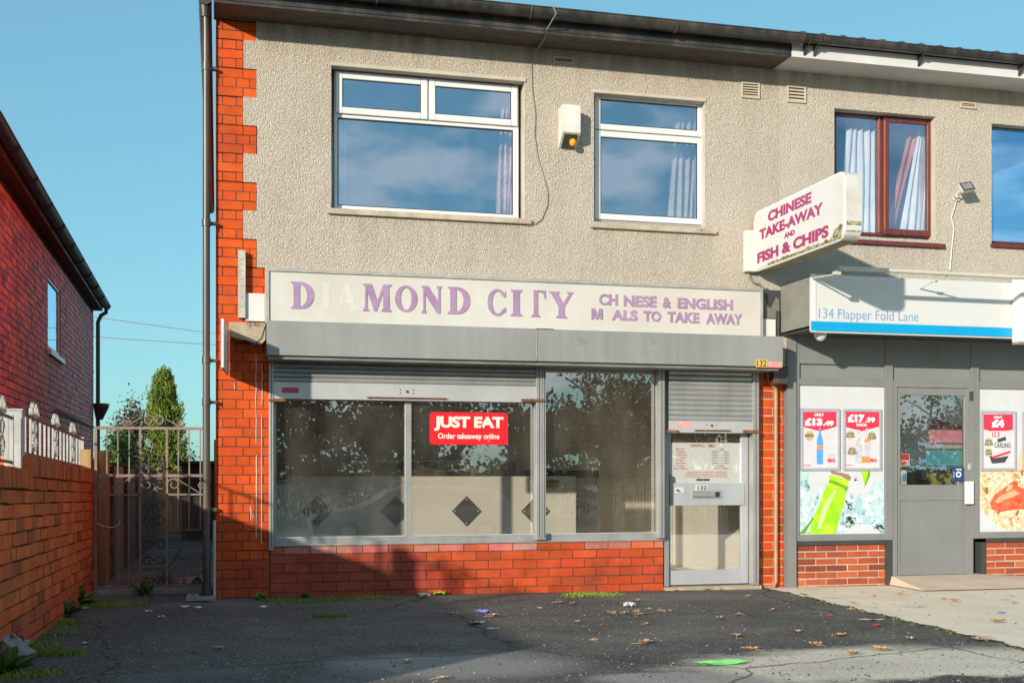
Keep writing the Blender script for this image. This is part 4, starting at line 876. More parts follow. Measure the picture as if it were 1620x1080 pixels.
# small edge-on projecting plate
PL = thing('projecting_plate', 'thin red and green plate sign sticking out edge-on from the brick corner', 'sign', (.1, 0, 1.9))
b = MB(); A_, B_ = Vector((.098, -.03, 0)), Vector((.052, -.78, 0)); d_ = (B_-A_).normalized(); n_ = Vector((-d_.y, d_.x, 0))*-1
def plq(b, s0, s1, z0, z1, off, th):
    p = A_+d_*s0+n_*off; q = A_+d_*s1+n_*off; k = n_*th
    vs = [(p.x, p.y, z0), (q.x, q.y, z0), (q.x+k.x, q.y+k.y, z0), (p.x+k.x, p.y+k.y, z0)]; n0 = len(b.v)
    b.v += vs+[(x, y, z1) for x, y, _ in vs]
    for f in ((0,1,5,4),(1,2,6,5),(2,3,7,6),(3,0,4,7),(4,5,6,7),(3,2,1,0)): b.f.append(tuple(n0+i for i in f)); b.c.append((1,1,1)); b.mi.append(0)
L_ = (B_-A_).length
plq(b, 0, L_, 1.88, 2.26, -.010, .02); b.build('plate', 'white_board', PL)
b = MB(); plq(b, .08, L_-.12, 1.97, 2.23, .0102, .002); b.build('printed_face', 'just_red', PL)
b = MB(); plq(b, .1, L_-.16, 1.91, 2.00, .0105, .0022); b.build('printed_band', 'bottle_green_dark', PL)
b = MB(); random.seed(8)
for u, v0, v1 in ((405, 560, 700), (405.5, 720, 850), (414.5, 575, 640), (414, 655, 860), (371, 606, 616), (397, 800, 822), (400, 812, 819)):
    P = [onY(u+random.uniform(-.5, .5), v0+(v1-v0)*k/8, -.004) for k in range(9)]; w3 = .004
    b.prism([(x-w3*random.uniform(.3, 1), z) for x, z in P]+[(x+w3*random.uniform(.3, 1), z) for x, z in P[::-1]], -.0052, -.0022)
o = b.build('paint_drip', 'white_board', B)
# spur of patched brick between pier and sign handled by the pier itself

# ---- alarm box
A0 = R(889, 171, 928, 229, -.1)
AL = thing('alarm_box', 'grubby white alarm box with amber lamp between the two upstairs windows', 'alarm', ((A0[0]+A0[2])/2, 0, A0[1]))
ax0, az0 = onY(889.5, 200, -.14)[0], onY(907, 232, -.10)[1]; ax1 = ax0+.165; az1 = onY(907, 169, -.11)[1]
b = MB(); b.xprism([(-.16, az1), (-.16, az0+.11), (-.02, az0-.005), (-.012, az0), (-.012, az1)][::-1], ax0, ax1); b.build('housing', 'alarm_white', AL)
b = MB(); b.xprism([(-.145, az0+.09), (-.035, az0+.0), (-.03, az0-.004), (-.15, az0+.094)], ax0+.02, ax1-.02); b.build('lamp_plate', 'dark_metal', AL)
bm = MB(); cx_, cy_, cz1 = ax1-.055, -.105, az0+.035
for j in range(8):
    for i in range(14):
        def sp(i, j): t = 2*math.pi*i/14; p = math.pi*j/8; return (cx_+.033*math.sin(p)*math.cos(t), cy_+.033*math.sin(p)*math.sin(t), cz1+.036*math.cos(p))
        bm.face([sp(i, j), sp(i, j+1), sp(i+1, j+1), sp(i+1, j)])
bm.build('amber_lamp', 'amber', AL, smooth=True)
# thin wire dropping down the roughcast
b = MB(); pts = [(843, 40), (844, 70), (841, 100), (842, 140), (847, 180), (846, 215), (851, 250), (862, 285), (867, 305), (866, 325), (857, 347), (846, 355)]
b.tube([(onY(u, v, -.024)[0], -.024, onY(u, v, -.024)[1]) for u, v in pts], .004, 5); o = b.build('wall_wire', 'cable_grey'); tag(o, 'thin grey wire wandering down the roughcast right of the large window', 'wire')

# ---- projecting light-box sign
XS = 4.905; SW = .15
y1s, y0s = -.055, onX(1332, 340, XS)[0]-.045
zb_ = 2.935; zt2 = 3.50
PS = thing('projecting_sign', 'white projecting lightbox sign with magenta capitals reading along four lines', 'sign', (XS+.07, -.1, 2.95))
def lb_outline(y0, y1, z0, z1, r, n=6):
    P = []
    for cy, cz, a in ((y0+r, z0+r, 180), (y1-r, z0+r, 270), (y1-r, z1-r, 0), (y0+r, z1-r, 90)):
        for i in range(n+1): t = math.radians(a+90*i/n); P.append((cy+r*math.cos(t), cz+r*math.sin(t)))
    return P
b = MB(); b.xprism(lb_outline(y0s, y1s, zb_, zt2, .10), XS+.012, XS+SW); b.build('case', 'lightbox_case', PS, smooth='auto')
b = MB(); b.xprism(lb_outline(y0s+.004, y1s-.004, zb_+.004, zt2-.004, .098), XS+.004, XS+.0118); b.build('rim', 'upvc', PS)
b = MB(); b.xprism(lb_outline(y0s+.018, y1s-.018, zb_+.018, zt2-.018, .088), XS-.002, XS+.0038); b.build('face_panel', 'lightbox_white', PS)
b = MB(); P = []; random.seed(5)
n_ = 34; top = []
for i in range(n_+1):
    y = y1s-.30-(y1s-.30-y0s-.03)*i/n_; hh = .010+.028*random.random()*(.3+i/n_)+(.05 if i > n_-4 else 0); top.append((y, zb_+.024+hh+(.02 if i > n_-3 else 0)))
bot = [(y0s+.06, zb_+.02), (y1s-.30, zb_+.02)]
b.xprism((top+bot)[::-1], XS-.0035, XS-.0015); b.build('algae_stain', 'algae', PS)
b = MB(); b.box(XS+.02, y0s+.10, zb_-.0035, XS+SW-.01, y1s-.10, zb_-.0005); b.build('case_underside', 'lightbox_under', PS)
b = MB(); b.xprism([(y0s+.15, zb_-.001), (y0s+.08, zb_+.001), (y0s+.03, zb_+.028), (y0s+.004, zb_+.07), (y0s-.003, zb_+.15), (y0s+.02, zb_+.155), (y0s+.04, zb_+.09), (y0s+.10, zb_+.04)][::-1], XS+.0135, XS+SW+.001); b.build('dirt_patch', 'algae', PS)
def ST(s_, a, c, z0, z1, bold=.05, sh=0.0):   # text run along -y on the left face: starts at y1 side
    cu = bpy.data.curves.new('lettering', 'FONT'); cu.body = s_; cu.offset = bold; cu.extrude = .02; cu.resolution_u = 4; cu.shear = sh
    o = bpy.data.objects.new('t', cu); C.objects.link(o); dg = bpy.context.evaluated_depsgraph_get(); dg.update(); me = bpy.data.meshes.new_from_object(o.evaluated_get(dg)); bpy.data.objects.remove(o); bpy.data.curves.remove(cu)
    xs = [v.co.x for v in me.vertices]; ys = [v.co.y for v in me.vertices]; L = WL[PS.name]
    for v in me.vertices:
        t = (v.co.x-min(xs))/(max(xs)-min(xs)); q = (v.co.y-min(ys))/(max(ys)-min(ys)); v.co = Vector((XS-.0022-(.0015 if v.co.z > 0 else 0), a+(c-a)*t, z0+(z1-z0)*q))-L
    me.materials.clear(); me.materials.append(M['letter_magenta']); me.name = 'lettering'; o = bpy.data.objects.new('lettering', me); C.objects.link(o); o.parent = PS
def yz(x8, y8): return onX(1160+x8/3.485, 250+y8/3.485, XS)   # measured on the enlarged sign
def STm(s_, pl, pr, hl):   # left-baseline, right-baseline points and cap-height point above left
    a, za = yz(*pl); c, zc = yz(*pr); _, zh = yz(*hl); z = (za+zc)/2; ST(s_, a, c, z, z+(zh-za))
STm('CHINESE', (193, 358), (432, 243), (193, 300)); STm('TAKE-AWAY', (146, 462), (497, 297), (146, 405)); STm('AND', (282, 447), (342, 420), (282, 418)); STm('FISH & CHIPS', (134, 592), (527, 425), (134, 532))
bk = R(1176, 366, 1187, 431, -.03); bx('wall_bracket', 'alarm_white', PS, bk[0], -.09, bk[1], XS+.03, -.016, bk[3], bev=.01)
b = MB(); b.tube([(4.86, -.03, 2.95), (4.87, -.05, 2.90), (4.91, -.04, 2.86), (4.96, -.05, 2.84), (5.02, -.03, 2.80), (5.06, -.03, 2.80)], .012, 6); b.build('feed_cable', 'cable_grey', PS)

# ---- JUST EAT sticker on the second pane
r_ = R(680, 652, 803.5, 703, .045)
ang = .02
JE = thing('window_sticker', 'scuffed red online ordering sticker stuck on the middle shop pane', 'sticker', ((r_[0]+r_[2])/2, .047, r_[1]))
b = MB(); b.prism(rrect(*r_, .028), .0462, .0492); b.build('sticker_face', 'just_red', JE)
TX('lettering', 'JUST EAT', 686.5, 658.5, 796.5, 681.5, .0461, 'cream_text', JE, bold=.045, spacing=.95, th=.0006)
TX('lettering', 'Order takeaway online', 693, 685, 790, 696.5, .0461, 'cream_text', JE, bold=.022, th=.0006)

# ---- inside the takeaway
CT = thing('shop_counter', 'long beige serving counter front with dark diamond panels inside the shop', 'counter', (2.3, 1.3, 0))
YC = 1.25; cx0, cz0 = onY(455, 760, YC); cx1, ctop = onY(911, 753, YC); gx = onY(815, 760, YC)[0]
bx('counter_front', 'counter', CT, cx0, YC, 0, cx1, YC+.03, ctop); bx('counter_top', 'counter', CT, cx0, YC+.03, ctop-.03, cx1, YC+.6, ctop)
bx('counter_side', 'counter', CT, cx1-.03, YC+.03, 0, cx1, YC+.6, ctop-.03)
for u in (502, 626, 738, 847):
    cx_, cz1 = onY(u, 808, YC-.01); h = .148
    o = poly('diamond_panel', 'counter_diamond', CT, [(cx_, cz1-h), (cx_+h, cz1), (cx_, cz1+h), (cx_-h, cz1)], YC-.014, .013)
    b = MB()
    for dx, dz in ((0, h-.03), (0, .03-h), (h-.03, 0), (.03-h, 0)): b.tube([(cx_+dx, YC-.014, cz1+dz), (cx_+dx, YC-.018, cz1+dz)], .008, 8)
    b.build('screw', 'white_board', o)
gx0, gx1 = onY(566, 735, YC+.1)[0], onY(816, 735, YC+.1)[0]
b = MB(); z_ = onY(690, 730, YC+.1)[1]; b.box(gx0, YC+.1, ctop-.02, gx1, YC+.106, z_); o = b.build('glass_screen', 'counter_glass', CT)
bx('screen_trim', 'white_board', CT, gx0, YC+.095, z_, gx1, YC+.112, z_+.012)
bx('screen_trim', 'white_board', CT, gx0-.008, YC+.095, .5, gx0+.006, YC+.112, z_)
r_ = R(864, 758, 885, 771, YC-.004); o = bx('caution_sign', 'yellow_sticker', None, r_[0], YC-.006, r_[1], r_[2], YC-.002, r_[3]); tag(o, 'small yellow caution sticker on the right end of the beige counter', 'sticker'); WL[o.name] = Vector((0, 0, 0))
TX('heading', 'CAUTION', 865.5, 759.5, 883.5, 764, YC-.0062, 'text_black', o, bold=.03, th=.001)
r_ = R(435, 762, 460, 856, .6); o = tag(bx('chiller_cabinet', 'fridge', None, r_[0], .6, .0, r_[2], 1.1, r_[3], bev=.01), 'pale green-white cabinet end standing inside at the far left of the window', 'cabinet')
bx('lid', 'white_board', o, r_[0]-.01, .585, r_[3], r_[2]+.01, 1.11, r_[3]+.02)
FR = thing('frying_range', 'dark stainless cooking range top showing behind the right end of the counter', 'cooker', (3.2, 2.1, 0))
a, c = onY(850, 745, 2.0)[0], onY(945, 745, 2.0)[0]; bx('cabinet', 'galv', FR, a, 2.0, 0, c, 2.45, ctop-.02); bx('hob', 'dark_metal', FR, a-.01, 1.98, ctop-.02, c+.01, 2.46, ctop+.06)

# ================================================================= NEIGHBOURING CONVENIENCE STORE
NB = thing('store_building', 'roughcast building with white eaves and a grey-framed convenience store below', 'building', (7.5, 0, 0))
XE = 9.6
H3 = (onY(1318.5, 280)[0], 3.345, onY(1478.5, 280)[0], 4.565); H4 = (onY(1567, 290)[0], 3.335, 9.0, 4.545)
b = MB(); holes_wall(b, 5.185, XE, 2.0, 5.0, [(*H3, .16), (*H4, .16), (5.36, 1.9, XE, 2.40, .25)], -.017, .24); b.build('upper_wall', ['roughcast_grey', 'reveal_paint'], NB)
vent(NB, R(1243, 138, 1273, 164), n=4, Y=-.02); vent(NB, R(1517, 163, 1542, 173), n=2, Y=-.02)
bx('party_wall', 'room_wall', NB, 5.25, .24, -.1, 5.35, 7.9, 4.9); bx('rear_wall', 'roughcast', NB, 5.3, 7.9, -.1, XE, 8.1, 4.9)
b = MB(); b.box(5.135, -.37, EV, XE, 0.02, EV+.02); b.build('soffit', 'white_board', NB)
b = MB(); b.box(5.135, -.386, EV-.006, XE, -.371, EV+.115); b.build('fascia_board', 'white_board', NB)
b = MB(); gutter(b, 5.20, XE, GY, GZ_+.005, .058); gt = b.build('gutter', 'black_plastic', NB)
for x in (5.26, 5.36, 6.45, 7.55): 
    b = MB()
    pts = [(x, GY-.063*math.cos(math.pi*k/10), GZ_+.005-.063*math.sin(math.pi*k/10)) for k in range(11)]; b.tube(pts, .008, 6)
    b.xprism([(GY+.055, GZ_-.005), (-.387, GZ_-.01), (-.387, EV+.012), (GY+.02, GZ_-.075)], x-.012, x+.012)
    b.build('gutter_bracket', 'black_plastic', gt)
b = MB()
for sgn in (0, 1):
    y0, z0, y1, z1 = (-.36, EV+.19, 4.1, 6.3) if sgn == 0 else (8.3, EV+.19, 4.1, 6.3)
    b.face([(5.19, y0, z0), (XE, y0, z0), (XE, y1, z1), (5.19, y1, z1)])
b.face([(5.19, -.36, EV+.12), (XE, -.36, EV+.12), (XE, -.36, EV+.19), (5.19, -.36, EV+.19)])
x = 5.22
while x < XE:       # pantile rolls showing above the gutter
    n = 8
    for k in range(n):
        t0, t1 = math.pi*k/n, math.pi*(k+1)/n; q = lambda t, y, z: (x+.055*math.cos(t), y, z+.052*math.sin(t))
        b.face([q(t0, -.44, EV+.165), q(t0, 3.8, 6.22), q(t1, 3.8, 6.22), q(t1, -.44, EV+.165)])
    b.face([(x+.055*math.cos(math.pi*k/n), -.44, EV+.165+.052*math.sin(math.pi*k/n)) for k in range(n+1)])
    x += .205
b.face([(5.19, -.44, EV+.165), (XE, -.44, EV+.165), (XE, -.30, EV+.26), (5.19, -.30, EV+.26)])
b.build('roof', 'roof_tile', NB)
bx('upper_floor', 'room_floor', NB, 5.35, .25, 2.36, XE, 7.9, 2.44); bx('partition', 'room_wall', NB, 5.35, 3.0, 2.44, XE, 3.06, 4.86); bx('upper_ceiling', 'room_ceiling', NB, 5.35, .25, 4.86, XE, 7.9, 4.88)
# brown windows
def brown_window(H, ul, cols, label, curt):
    Y = YF; b = MB(); x0, z0, x1, z1 = H; x0, x1 = Xp(x0, Y)+.0, Xp(x1, Y)-.022; z0 = Zp(z0, Y)+.02; z1 = Zp(z1, Y)-.02
    ring(b, x0, z0, x1, z1, .04, Y, Y+.07, ws=(.035, .04, .03, .03))
    for u in cols: xx = onY(u, 280, Y)[0]; b.box(xx-.03, Y+.001, z0+.03, xx+.03, Y+.066, z1-.03, bev=.006)
    W = b.build('window', 'rosewood', NB); W['label'] = label
    return W, x0, z0, x1, z1
W, x0, z0, x1, z1 = brown_window(H3, 0, [1394], 'dark red-brown window with two tall panes and net curtains', 0)
xm = onY(1396, 280, YF)[0]
b = MB(); ring(b, xm, z0+.012, x1-.012, z1-.012, .062, YF-.022, YF-.001, bev=.012); b.build('sash', 'rosewood', W)
b = MB(); b.box(xm-.048, YF-.004, z0+.03, xm-.034, YF+.0, z1-.03); b.box(xm+.004, YF-.0235, z0+.06, xm+.018, YF-.022, z1-.06); b.box(x1-.078, YF-.0235, z0+.07, x1-.066, YF-.0222, z1-.07); b.build('bead', 'rosewood_edge', W)
pane('glass', 'upper_glass_net', W, x0+.02, z0+.02, xm-.01, z1-.02, YF+.02); pane('glass', 'upper_glass_net', W, xm+.06, z0+.07, x1-.07, z1-.07, YF-.008)
wavy('curtain', 'net', W, [(x0+.24, z1+.05), (x0+.55, z1+.05)], [(x0+.16, z0-.1), (x0+.60, z0-.1)], .26, folds=5, amp=.011)
wavy('curtain', 'net', W, [(x0-.05, z1+.05), (x0+.16, z1+.05)], [(x0-.05, z0-.1), (x0+.10, z0-.1)], .28, folds=3, amp=.02)
wavy('curtain', 'curtain_orange', W, [(x1-.14, z1+.05), (x1-.0, z1+.05)], [(x1-.46, z0-.1), (x1-.38, z0-.1)], .26, folds=2, amp=.02)
wavy('curtain', 'net', W, [(x1-.06, z1+.05), (x1+.1, z1+.05)], [(x1-.30, z0-.1), (x1+.1, z0-.1)], .24, folds=4, amp=.010)
b = MB(); zs = onY(1400, 384, -.05)[1]; b.box(onY(1322, 380, -.05)[0], -.05, zs-.022, onY(1496, 390, -.05)[0], .10, zs+.022, bev=.006); b.build('sill', 'rosewood', W)
W, x0, z0, x1, z1 = brown_window(H4, 0, [], 'blue-reflecting brown window cut by the right edge of the picture', 0)
pane('glass', 'upper_glass_dark', W, x0+.0, z0+.02, x1-.02, z1-.02, YF-.004)
b = MB(); zs = onY(1600, 389, -.05)[1]; b.box(onY(1570, 388, -.05)[0], -.05, zs-.018, 9.05, .10, zs+.018, bev=.006); b.build('sill', 'rosewood', W)
# shopfront
bx('pilaster', 'store_grey', NB, 5.268, -.04, -.08, 5.362, .12, 2.62)
XB = 9.4
NF = MB(); Y0 = -.02
def col_(u0, u1, z0, z1, y0=-.02, y1=.08, bev=.004): NF.box(onY(u0, 720, y0)[0], y0, z0, onY(u1, 720, y0)[0], y1, z1, bev=bev)
zt0, zt1 = onY(1400, 611.5, Y0)[1], onY(1400, 600.5, Y0)[1]; zsl0, zsl1 = onY(1330, 855, Y0)[1], onY(1330, 844.5, Y0)[1]; ztop = 2.36
xl0 = onY(1260, 720, Y0)[0]
col_(1260, 1265, zsl0, ztop); col_(1400.5, 1413, zsl0, ztop, -.024); col_(1536.5, 1549.5, zsl0, ztop, -.024)
NF.box(xl0, Y0+.002, zt0, XB, .08, zt1, bev=.004); NF.box(xl0, Y0+.002, zsl0, onY(1412, 720, Y0)[0], .08, zsl1, bev=.004); NF.box(onY(1538, 720, Y0)[0], Y0+.002, zsl0, XB, .08, zsl1, bev=.004)
NF.box(xl0, Y0+.004, ztop-.26, XB, .08, ztop, bev=.004)
col_(1412.5, 1420, 0.02, zt0, -.016); col_(1531, 1540, 0.02, zt0, -.016)
nf = NF.build('shopfront_frame', 'store_grey', NB)
for u0, u1 in ((1265, 1401), (1412.5, 1537), (1549, 1700)):
    bx('fanlight_panel', 'store_panel', nf, onY(u0, 720, .01)[0], .012, zt1-.02, onY(u1, 720, .01)[0], .03, ztop-.25)
bx('sill_strip', 'store_dark', NB, xl0, -.03, zsl0-.035, onY(1403, 720, -.03)[0], .06, zsl0-.001); bx('sill_strip', 'store_dark', NB, onY(1552, 720, -.03)[0], -.03, zsl0-.035, XB, .06, zsl0-.001)
zb0 = -.09
bx('corner_strip', 'store_dark', NB, onY(1402.5, 870, -.03)[0], -.03, zb0+.05, onY(1411, 870, -.03)[0], .10, zsl0-.001); bx('corner_strip', 'store_dark', NB, onY(1552, 870, -.03)[0], -.03, 0.0, onY(1559.5, 870, -.03)[0], .10, zsl0-.001)
def nc(u, z):
    k = random.random(); c = bcol(.2, .1)
    if k < .25: c = (c[0]*.62, c[1]*.6, c[2]*.7)
    elif k > .82: c = (c[0]*1.35, c[1]*1.7, c[2]*1.6)
    return c
for a, c in ((5.362, onY(1402.5, 870, -.0)[0]), (onY(1559.5, 870, 0)[0], XB)):
    nr = 7; zr_ = (zsl0-.036-zb0)/nr; b = MB(); bricks(b, (0, .0, zb0), (1, 0, 0), (0, -1, 0), [(a, c)]*nr, zr_, joint=.012, jit=.0015, depth=.02, col=nc); b.build('brick_stallriser', 'brick_modern', NB)
    bx('mortar', 'mortar_pale', NB, a, .004, zb0-.05, c, .10, zsl0-.036)
# door
dx0, dx1 = onY(1420, 720, 0)[0], onY(1531.5, 720, 0)[0]; zb_d = onY(1475, 909, 0)[1]+.004
g0, g1 = onY(1423.8, 700, 0)[0], onY(1526, 700, 0)[0]; gz0, gz1 = onY(1475, 766.5, 0)[1], onY(1475, 625, 0)[1]
b = MB(); b.box(dx0, -.008, zb_d, g0, .04, zt0-.004, bev=.004); b.box(g1, -.008, zb_d, dx1, .04, zt0-.004, bev=.004); b.box(g0, -.007, gz1, g1, .04, zt0-.004, bev=.003)
pz1 = onY(1475, 791, 0)[1]; pz0 = onY(1475, 890, 0)[1]
b.box(g0, -.007, pz1, g1, .04, gz0, bev=.003); b.box(g0, .002, pz0, g1, .036, pz1); b.box(g0, -.007, zb_d, g1, .04, pz0, bev=.003)
ND = b.build('door', 'store_grey', NB); pane('glass', 'shop_glass', ND, g0-.004, gz0-.004, g1+.004, gz1+.004, .01)
r_ = R(1528.5, 761, 1540.5, 797, -.06); b = MB(); b.box(r_[0], -.065, r_[1], r_[2], -.03, r_[3], bev=.006); b.build('pull_handle', 'upvc', ND)
r_ = R(1532.5, 733, 1537, 743, -.03); bx('lock', 'galv_rail', ND, r_[0], -.03, r_[1], r_[2], -.012, r_[3], bev=.004)
r_ = R(1535, 619, 1539.5, 633, -.03); bx('hinge', 'dark_metal', ND, r_[0], -.034, r_[1], r_[2], -.012, r_[3])
TX('lettering', 'Open', 1478, 700, 1492, 707.5, .0088, 'text_blue', ND, bold=.01, th=.0006); TX('lettering', 'hours', 1453, 697, 1471, 704.5, .0088, 'text_blue', ND, bold=.01, th=.0006)
TX('lettering', 'Sat', 1453.5, 723.5, 1466, 731, .0088, 'text_blue', ND, bold=.01, th=.0006)
TX('lettering', '9am', 1448.5, 735, 1465, 742.5, .0088, 'text_blue', ND, bold=.01, th=.0006); TX('lettering', '10pm', 1482, 737, 1498, 744.5, .0088, 'text_blue', ND, bold=.01, th=.0006)
mat('sticker_navy', (.02, .05, .17), rough=.4)
r_ = R(1507, 739, 1525.5, 762, .008); SN = tag(bx('door_sticker', 'sticker_navy', None, r_[0], .0065, r_[1], r_[2], .0085, r_[3]), 'small navy square sticker with a white round emblem on the store door glass', 'sticker')
cx_, cz1 = (r_[0]+r_[2])/2, (r_[1]+r_[3])/2
poly('emblem', 'white_text', SN, disc(cx_, cz1+.003, .030), .0055, .001); poly('emblem_ring', 'sticker_navy', SN, disc(cx_, cz1+.003, .016), .0048, .0007)
b = MB()
for k in range(5):
    a = -.028+.014*k; b.box(r_[0]+.006, .0056, cz1+a-.002, r_[0]+.022, .0064, cz1+a+.002)
b.build('emblem_bars', 'white_text', SN)
TX('lettering', 'vping', 1512, 740.5, 1521, 744, .0064, 'white_text', SN, bold=.03, th=.0005)
r_ = R(1424.2, 717, 1439, 737, .02); o = tag(bx('window_leaflet', 'litter_white', None, r_[0], .016, r_[1], r_[2], .02, r_[3]), 'small red and white leaflet low in the left corner of the store door glass', 'leaflet')
bx('print', 'litter_red', o, r_[0]+.004, .0145, r_[1]+.06, r_[2]-.01, .0159, r_[3]-.006); bx('print', 'litter_red', o, r_[0]+.004, .0145, r_[1]+.01, r_[2]-.04, .0159, r_[1]+.045)
r_ = R(1424.2, 743, 1434, 766, .02); o = tag(bx('window_leaflet', 'litter_white', None, r_[0], .016, r_[1], r_[2], .02, r_[3]), 'pale blue leaflet under the red one in the store door glass', 'leaflet')
bx('print', 'text_blue', o, r_[0]+.02, .0145, r_[1]+.03, r_[2]-.004, .0159, r_[3]-.03)
# inside the store: counter and promotional boards seen through the door
ST_ = thing('display_stand', 'bright promotional boards over a dark counter seen through the store door', 'display', (7.3, .8, 0))
def brd(name, m, u0, v0, u1, v1, Y=.8, t=.02): r_ = R(u0, v0, u1, v1, Y); return bx(name, m, ST_, r_[0], Y, r_[1], r_[2], Y+t, r_[3])
mat('board_pink', (.80, .22, .30), (.75, .45, .55), rough=.5, scale=14); mat('board_cyan', (.08, .42, .58), (.16, .55, .5), rough=.5, scale=6); mat('board_mixed', (.35, .38, .08), (.05, .05, .05), rough=.6, scale=16, thr=(.45, .55))
brd('board', 'board_pink', 1471, 672, 1526, 700); brd('board', 'board_cyan', 1466, 712, 1522, 736, .78); brd('board', 'fascia_white', 1465, 703, 1526, 709, .79); brd('counter', 'store_dark', 1422, 741, 1530, 772, .7, .3); brd('goods', 'board_mixed', 1468, 748, 1530, 770, .68)
for u0, u1, v in ((1446, 1463, 666), (1474, 1487, 664), (1488, 1502, 667)): brd('red_strip', 'litter_red', u0, v, u1, v+6, .75, .02)
bx('store_ceiling', 'room_ceiling', NB, 5.37, .25, 2.3, XE, 7.9, 2.33); bx('store_floor', 'room_floor', NB, 5.37, .12, -.1, XE, 7.9, .02); bx('store_back_wall', 'room_wall', NB, 5.37, 3.2, .02, XE, 3.25, 2.3)

# window graphics
def bottle(parent, m, cx, z0, z1, w_, neck=.3, Y=0, shoulder=.55, name='bottle'):
    h = z1-z0; a, n_ = w_/2, w_/2*neck
    P = [(cx-a, z0), (cx+a, z0), (cx+a, z0+h*shoulder), (cx+a*.8, z0+h*(shoulder+.10)), (cx+n_, z0+h*(shoulder+.22)), (cx+n_*.9, z1), (cx-n_*.9, z1), (cx-n_, z0+h*(shoulder+.22)), (cx-a*.8, z0+h*(shoulder+.10)), (cx-a, z0+h*shoulder)]
    return poly(name, m, parent, P, Y, .0009)
def Z5(x, y): return 1260+x/4.693, 630+y/4.693
def Z6(x, y): return 1410+x/4.152, 600+y/4.152
YG = -.002
r_ = R(1264.5, 611, 1401, 844.5, YG); WG = tag(bx('window_graphic', 'graphic_white', None, r_[0], YG, r_[1], r_[2], YG+.012, r_[3]), 'window vinyl showing a green bottle lying in splashing ice left of the store door', 'poster')
def gp(name, m, pts, k, parent, conv=Z5): Y = YG-.0012*k; return poly(name, m, parent, pp([conv(*p) for p in pts], Y), Y, .0010)
gp('ice_picture', 'ice', [(20, 540), (640, 540), (655, 1003), (20, 1003)], 1, WG)
gp('white_splash', 'graphic_white', [(110, 520), (640, 520), (640, 600), (610, 640), (585, 600), (540, 690), (500, 730), (470, 700), (440, 750), (400, 700), (360, 640), (240, 620), (200, 680), (150, 640), (160, 720), (120, 760), (100, 660), (85, 600)], 2, WG)
gp('white_splash', 'graphic_white', [(340, 1003), (380, 960), (470, 930), (560, 950), (600, 1003)], 2, WG)
gp('dark_ice', 'ice_dark', [(365, 880), (395, 872), (440, 885), (445, 900), (430, 940), (400, 965), (365, 955)], 3, WG); gp('dark_ice', 'ice_dark', [(575, 945), (615, 920), (650, 955), (650, 985), (600, 970)], 3, WG); gp('dark_ice', 'ice_dark', [(355, 740), (380, 760), (440, 830), (425, 850), (380, 810)], 3, WG); gp('dark_ice', 'ice_dark', [(425, 580), (450, 572), (452, 605), (432, 615)], 3, WG)
gp('green_bottle', 'bottle_green', [(245, 565), (385, 600), (386, 655), (366, 700), (355, 770), (320, 880), (292, 1003), (100, 1003), (112, 905), (160, 815), (205, 690), (243, 615)], 4, WG)
gp('bottle_lip', 'bottle_green_dark', [(245, 600), (275, 608), (386, 655), (372, 690), (330, 655), (240, 622)], 5, WG)
gp('bottle_shine', 'bottle_shine', [(278, 680), (300, 680), (240, 800), (178, 968), (152, 968), (200, 800)], 5, WG); gp('bottle_edge', 'bottle_green_dark', [(125, 880), (132, 890), (90, 950), (60, 1003), (22, 1003), (70, 950)], 5, WG)
gp('bottle_cap', 'cork_brown', [(256, 535), (385, 562), (405, 582), (398, 610), (380, 606), (330, 575), (258, 556)], 5, WG)
gp('second_bottle', 'bottle_green', [(478, 538), (545, 540), (545, 570), (508, 655), (496, 600)], 4, WG); gp('bottle_edge', 'bottle_green_dark', [(536, 540), (546, 540), (546, 572), (508, 655), (506, 640)], 5, WG)
r_ = R(1548.8, 617, 1720, 840, YG); WG2 = tag(bx('window_graphic', 'graphic_white', None, r_[0], YG, r_[1], r_[2], YG+.012, r_[3]), 'window vinyl showing a cut strawberry on a bowl of oat flakes right of the door', 'poster')
gp('cereal_picture', 'cereal', [(585, 600), (1300, 590), (1300, 990), (745, 990), (690, 955), (640, 900), (600, 850), (578, 820)], 1, WG2, Z6)
gp('peach_picture', 'peach', [(825, 560), (860, 420), (1300, 360), (1300, 600), (830, 600)], 1, WG2, Z6)
random.seed(12)
b = MB()
k_ = 0
for i in range(95):
    x, y = random.uniform(600, 1250), random.uniform(610, 975)
    if y > 820+(x-578)*1.0: continue
    k_ += 1; u, v = Z6(x, y); Y = YG-.0028-.00004*k_; cx_, cz1 = onY(u, v, Y); a = random.uniform(0, 3.14); rx, rz = random.uniform(.02, .045), random.uniform(.012, .022)
    c = random.choice([(1.15, 1.1, 1.0), (.8, .7, .6), (.5, .38, .28), (1, .95, .85), (1.2, 1.25, 1.25)])
    b.prism([(cx_+rx*math.cos(t)*math.cos(a)-rz*math.sin(t)*math.sin(a), cz1+rx*math.cos(t)*math.sin(a)+rz*math.sin(t)*math.cos(a)) for t in [2*math.pi*q/10 for q in range(10)]], Y, Y+.0009, col=c)
M['oat'].node_tree  # flakes carry their own tints
_o = mat('oat', (.62, .46, .28), (.48, .30, .15), rough=.5, scale=30, vcol=True)
b.build('oat_pattern', 'oat', WG2)
gp('strawberry', 'strawberry', [(650, 810), (680, 755), (740, 712), (800, 668), (830, 664), (832, 700), (880, 722), (920, 760), (910, 830), (872, 850), (800, 852), (705, 870), (662, 850)], 6.5, WG2, Z6)
gp('strawberry_core', 'strawberry_core', [(680, 800), (720, 762), (800, 725), (850, 745), (800, 770), (740, 790), (700, 815)], 7.5, WG2, Z6); b = MB(); random.seed(19)
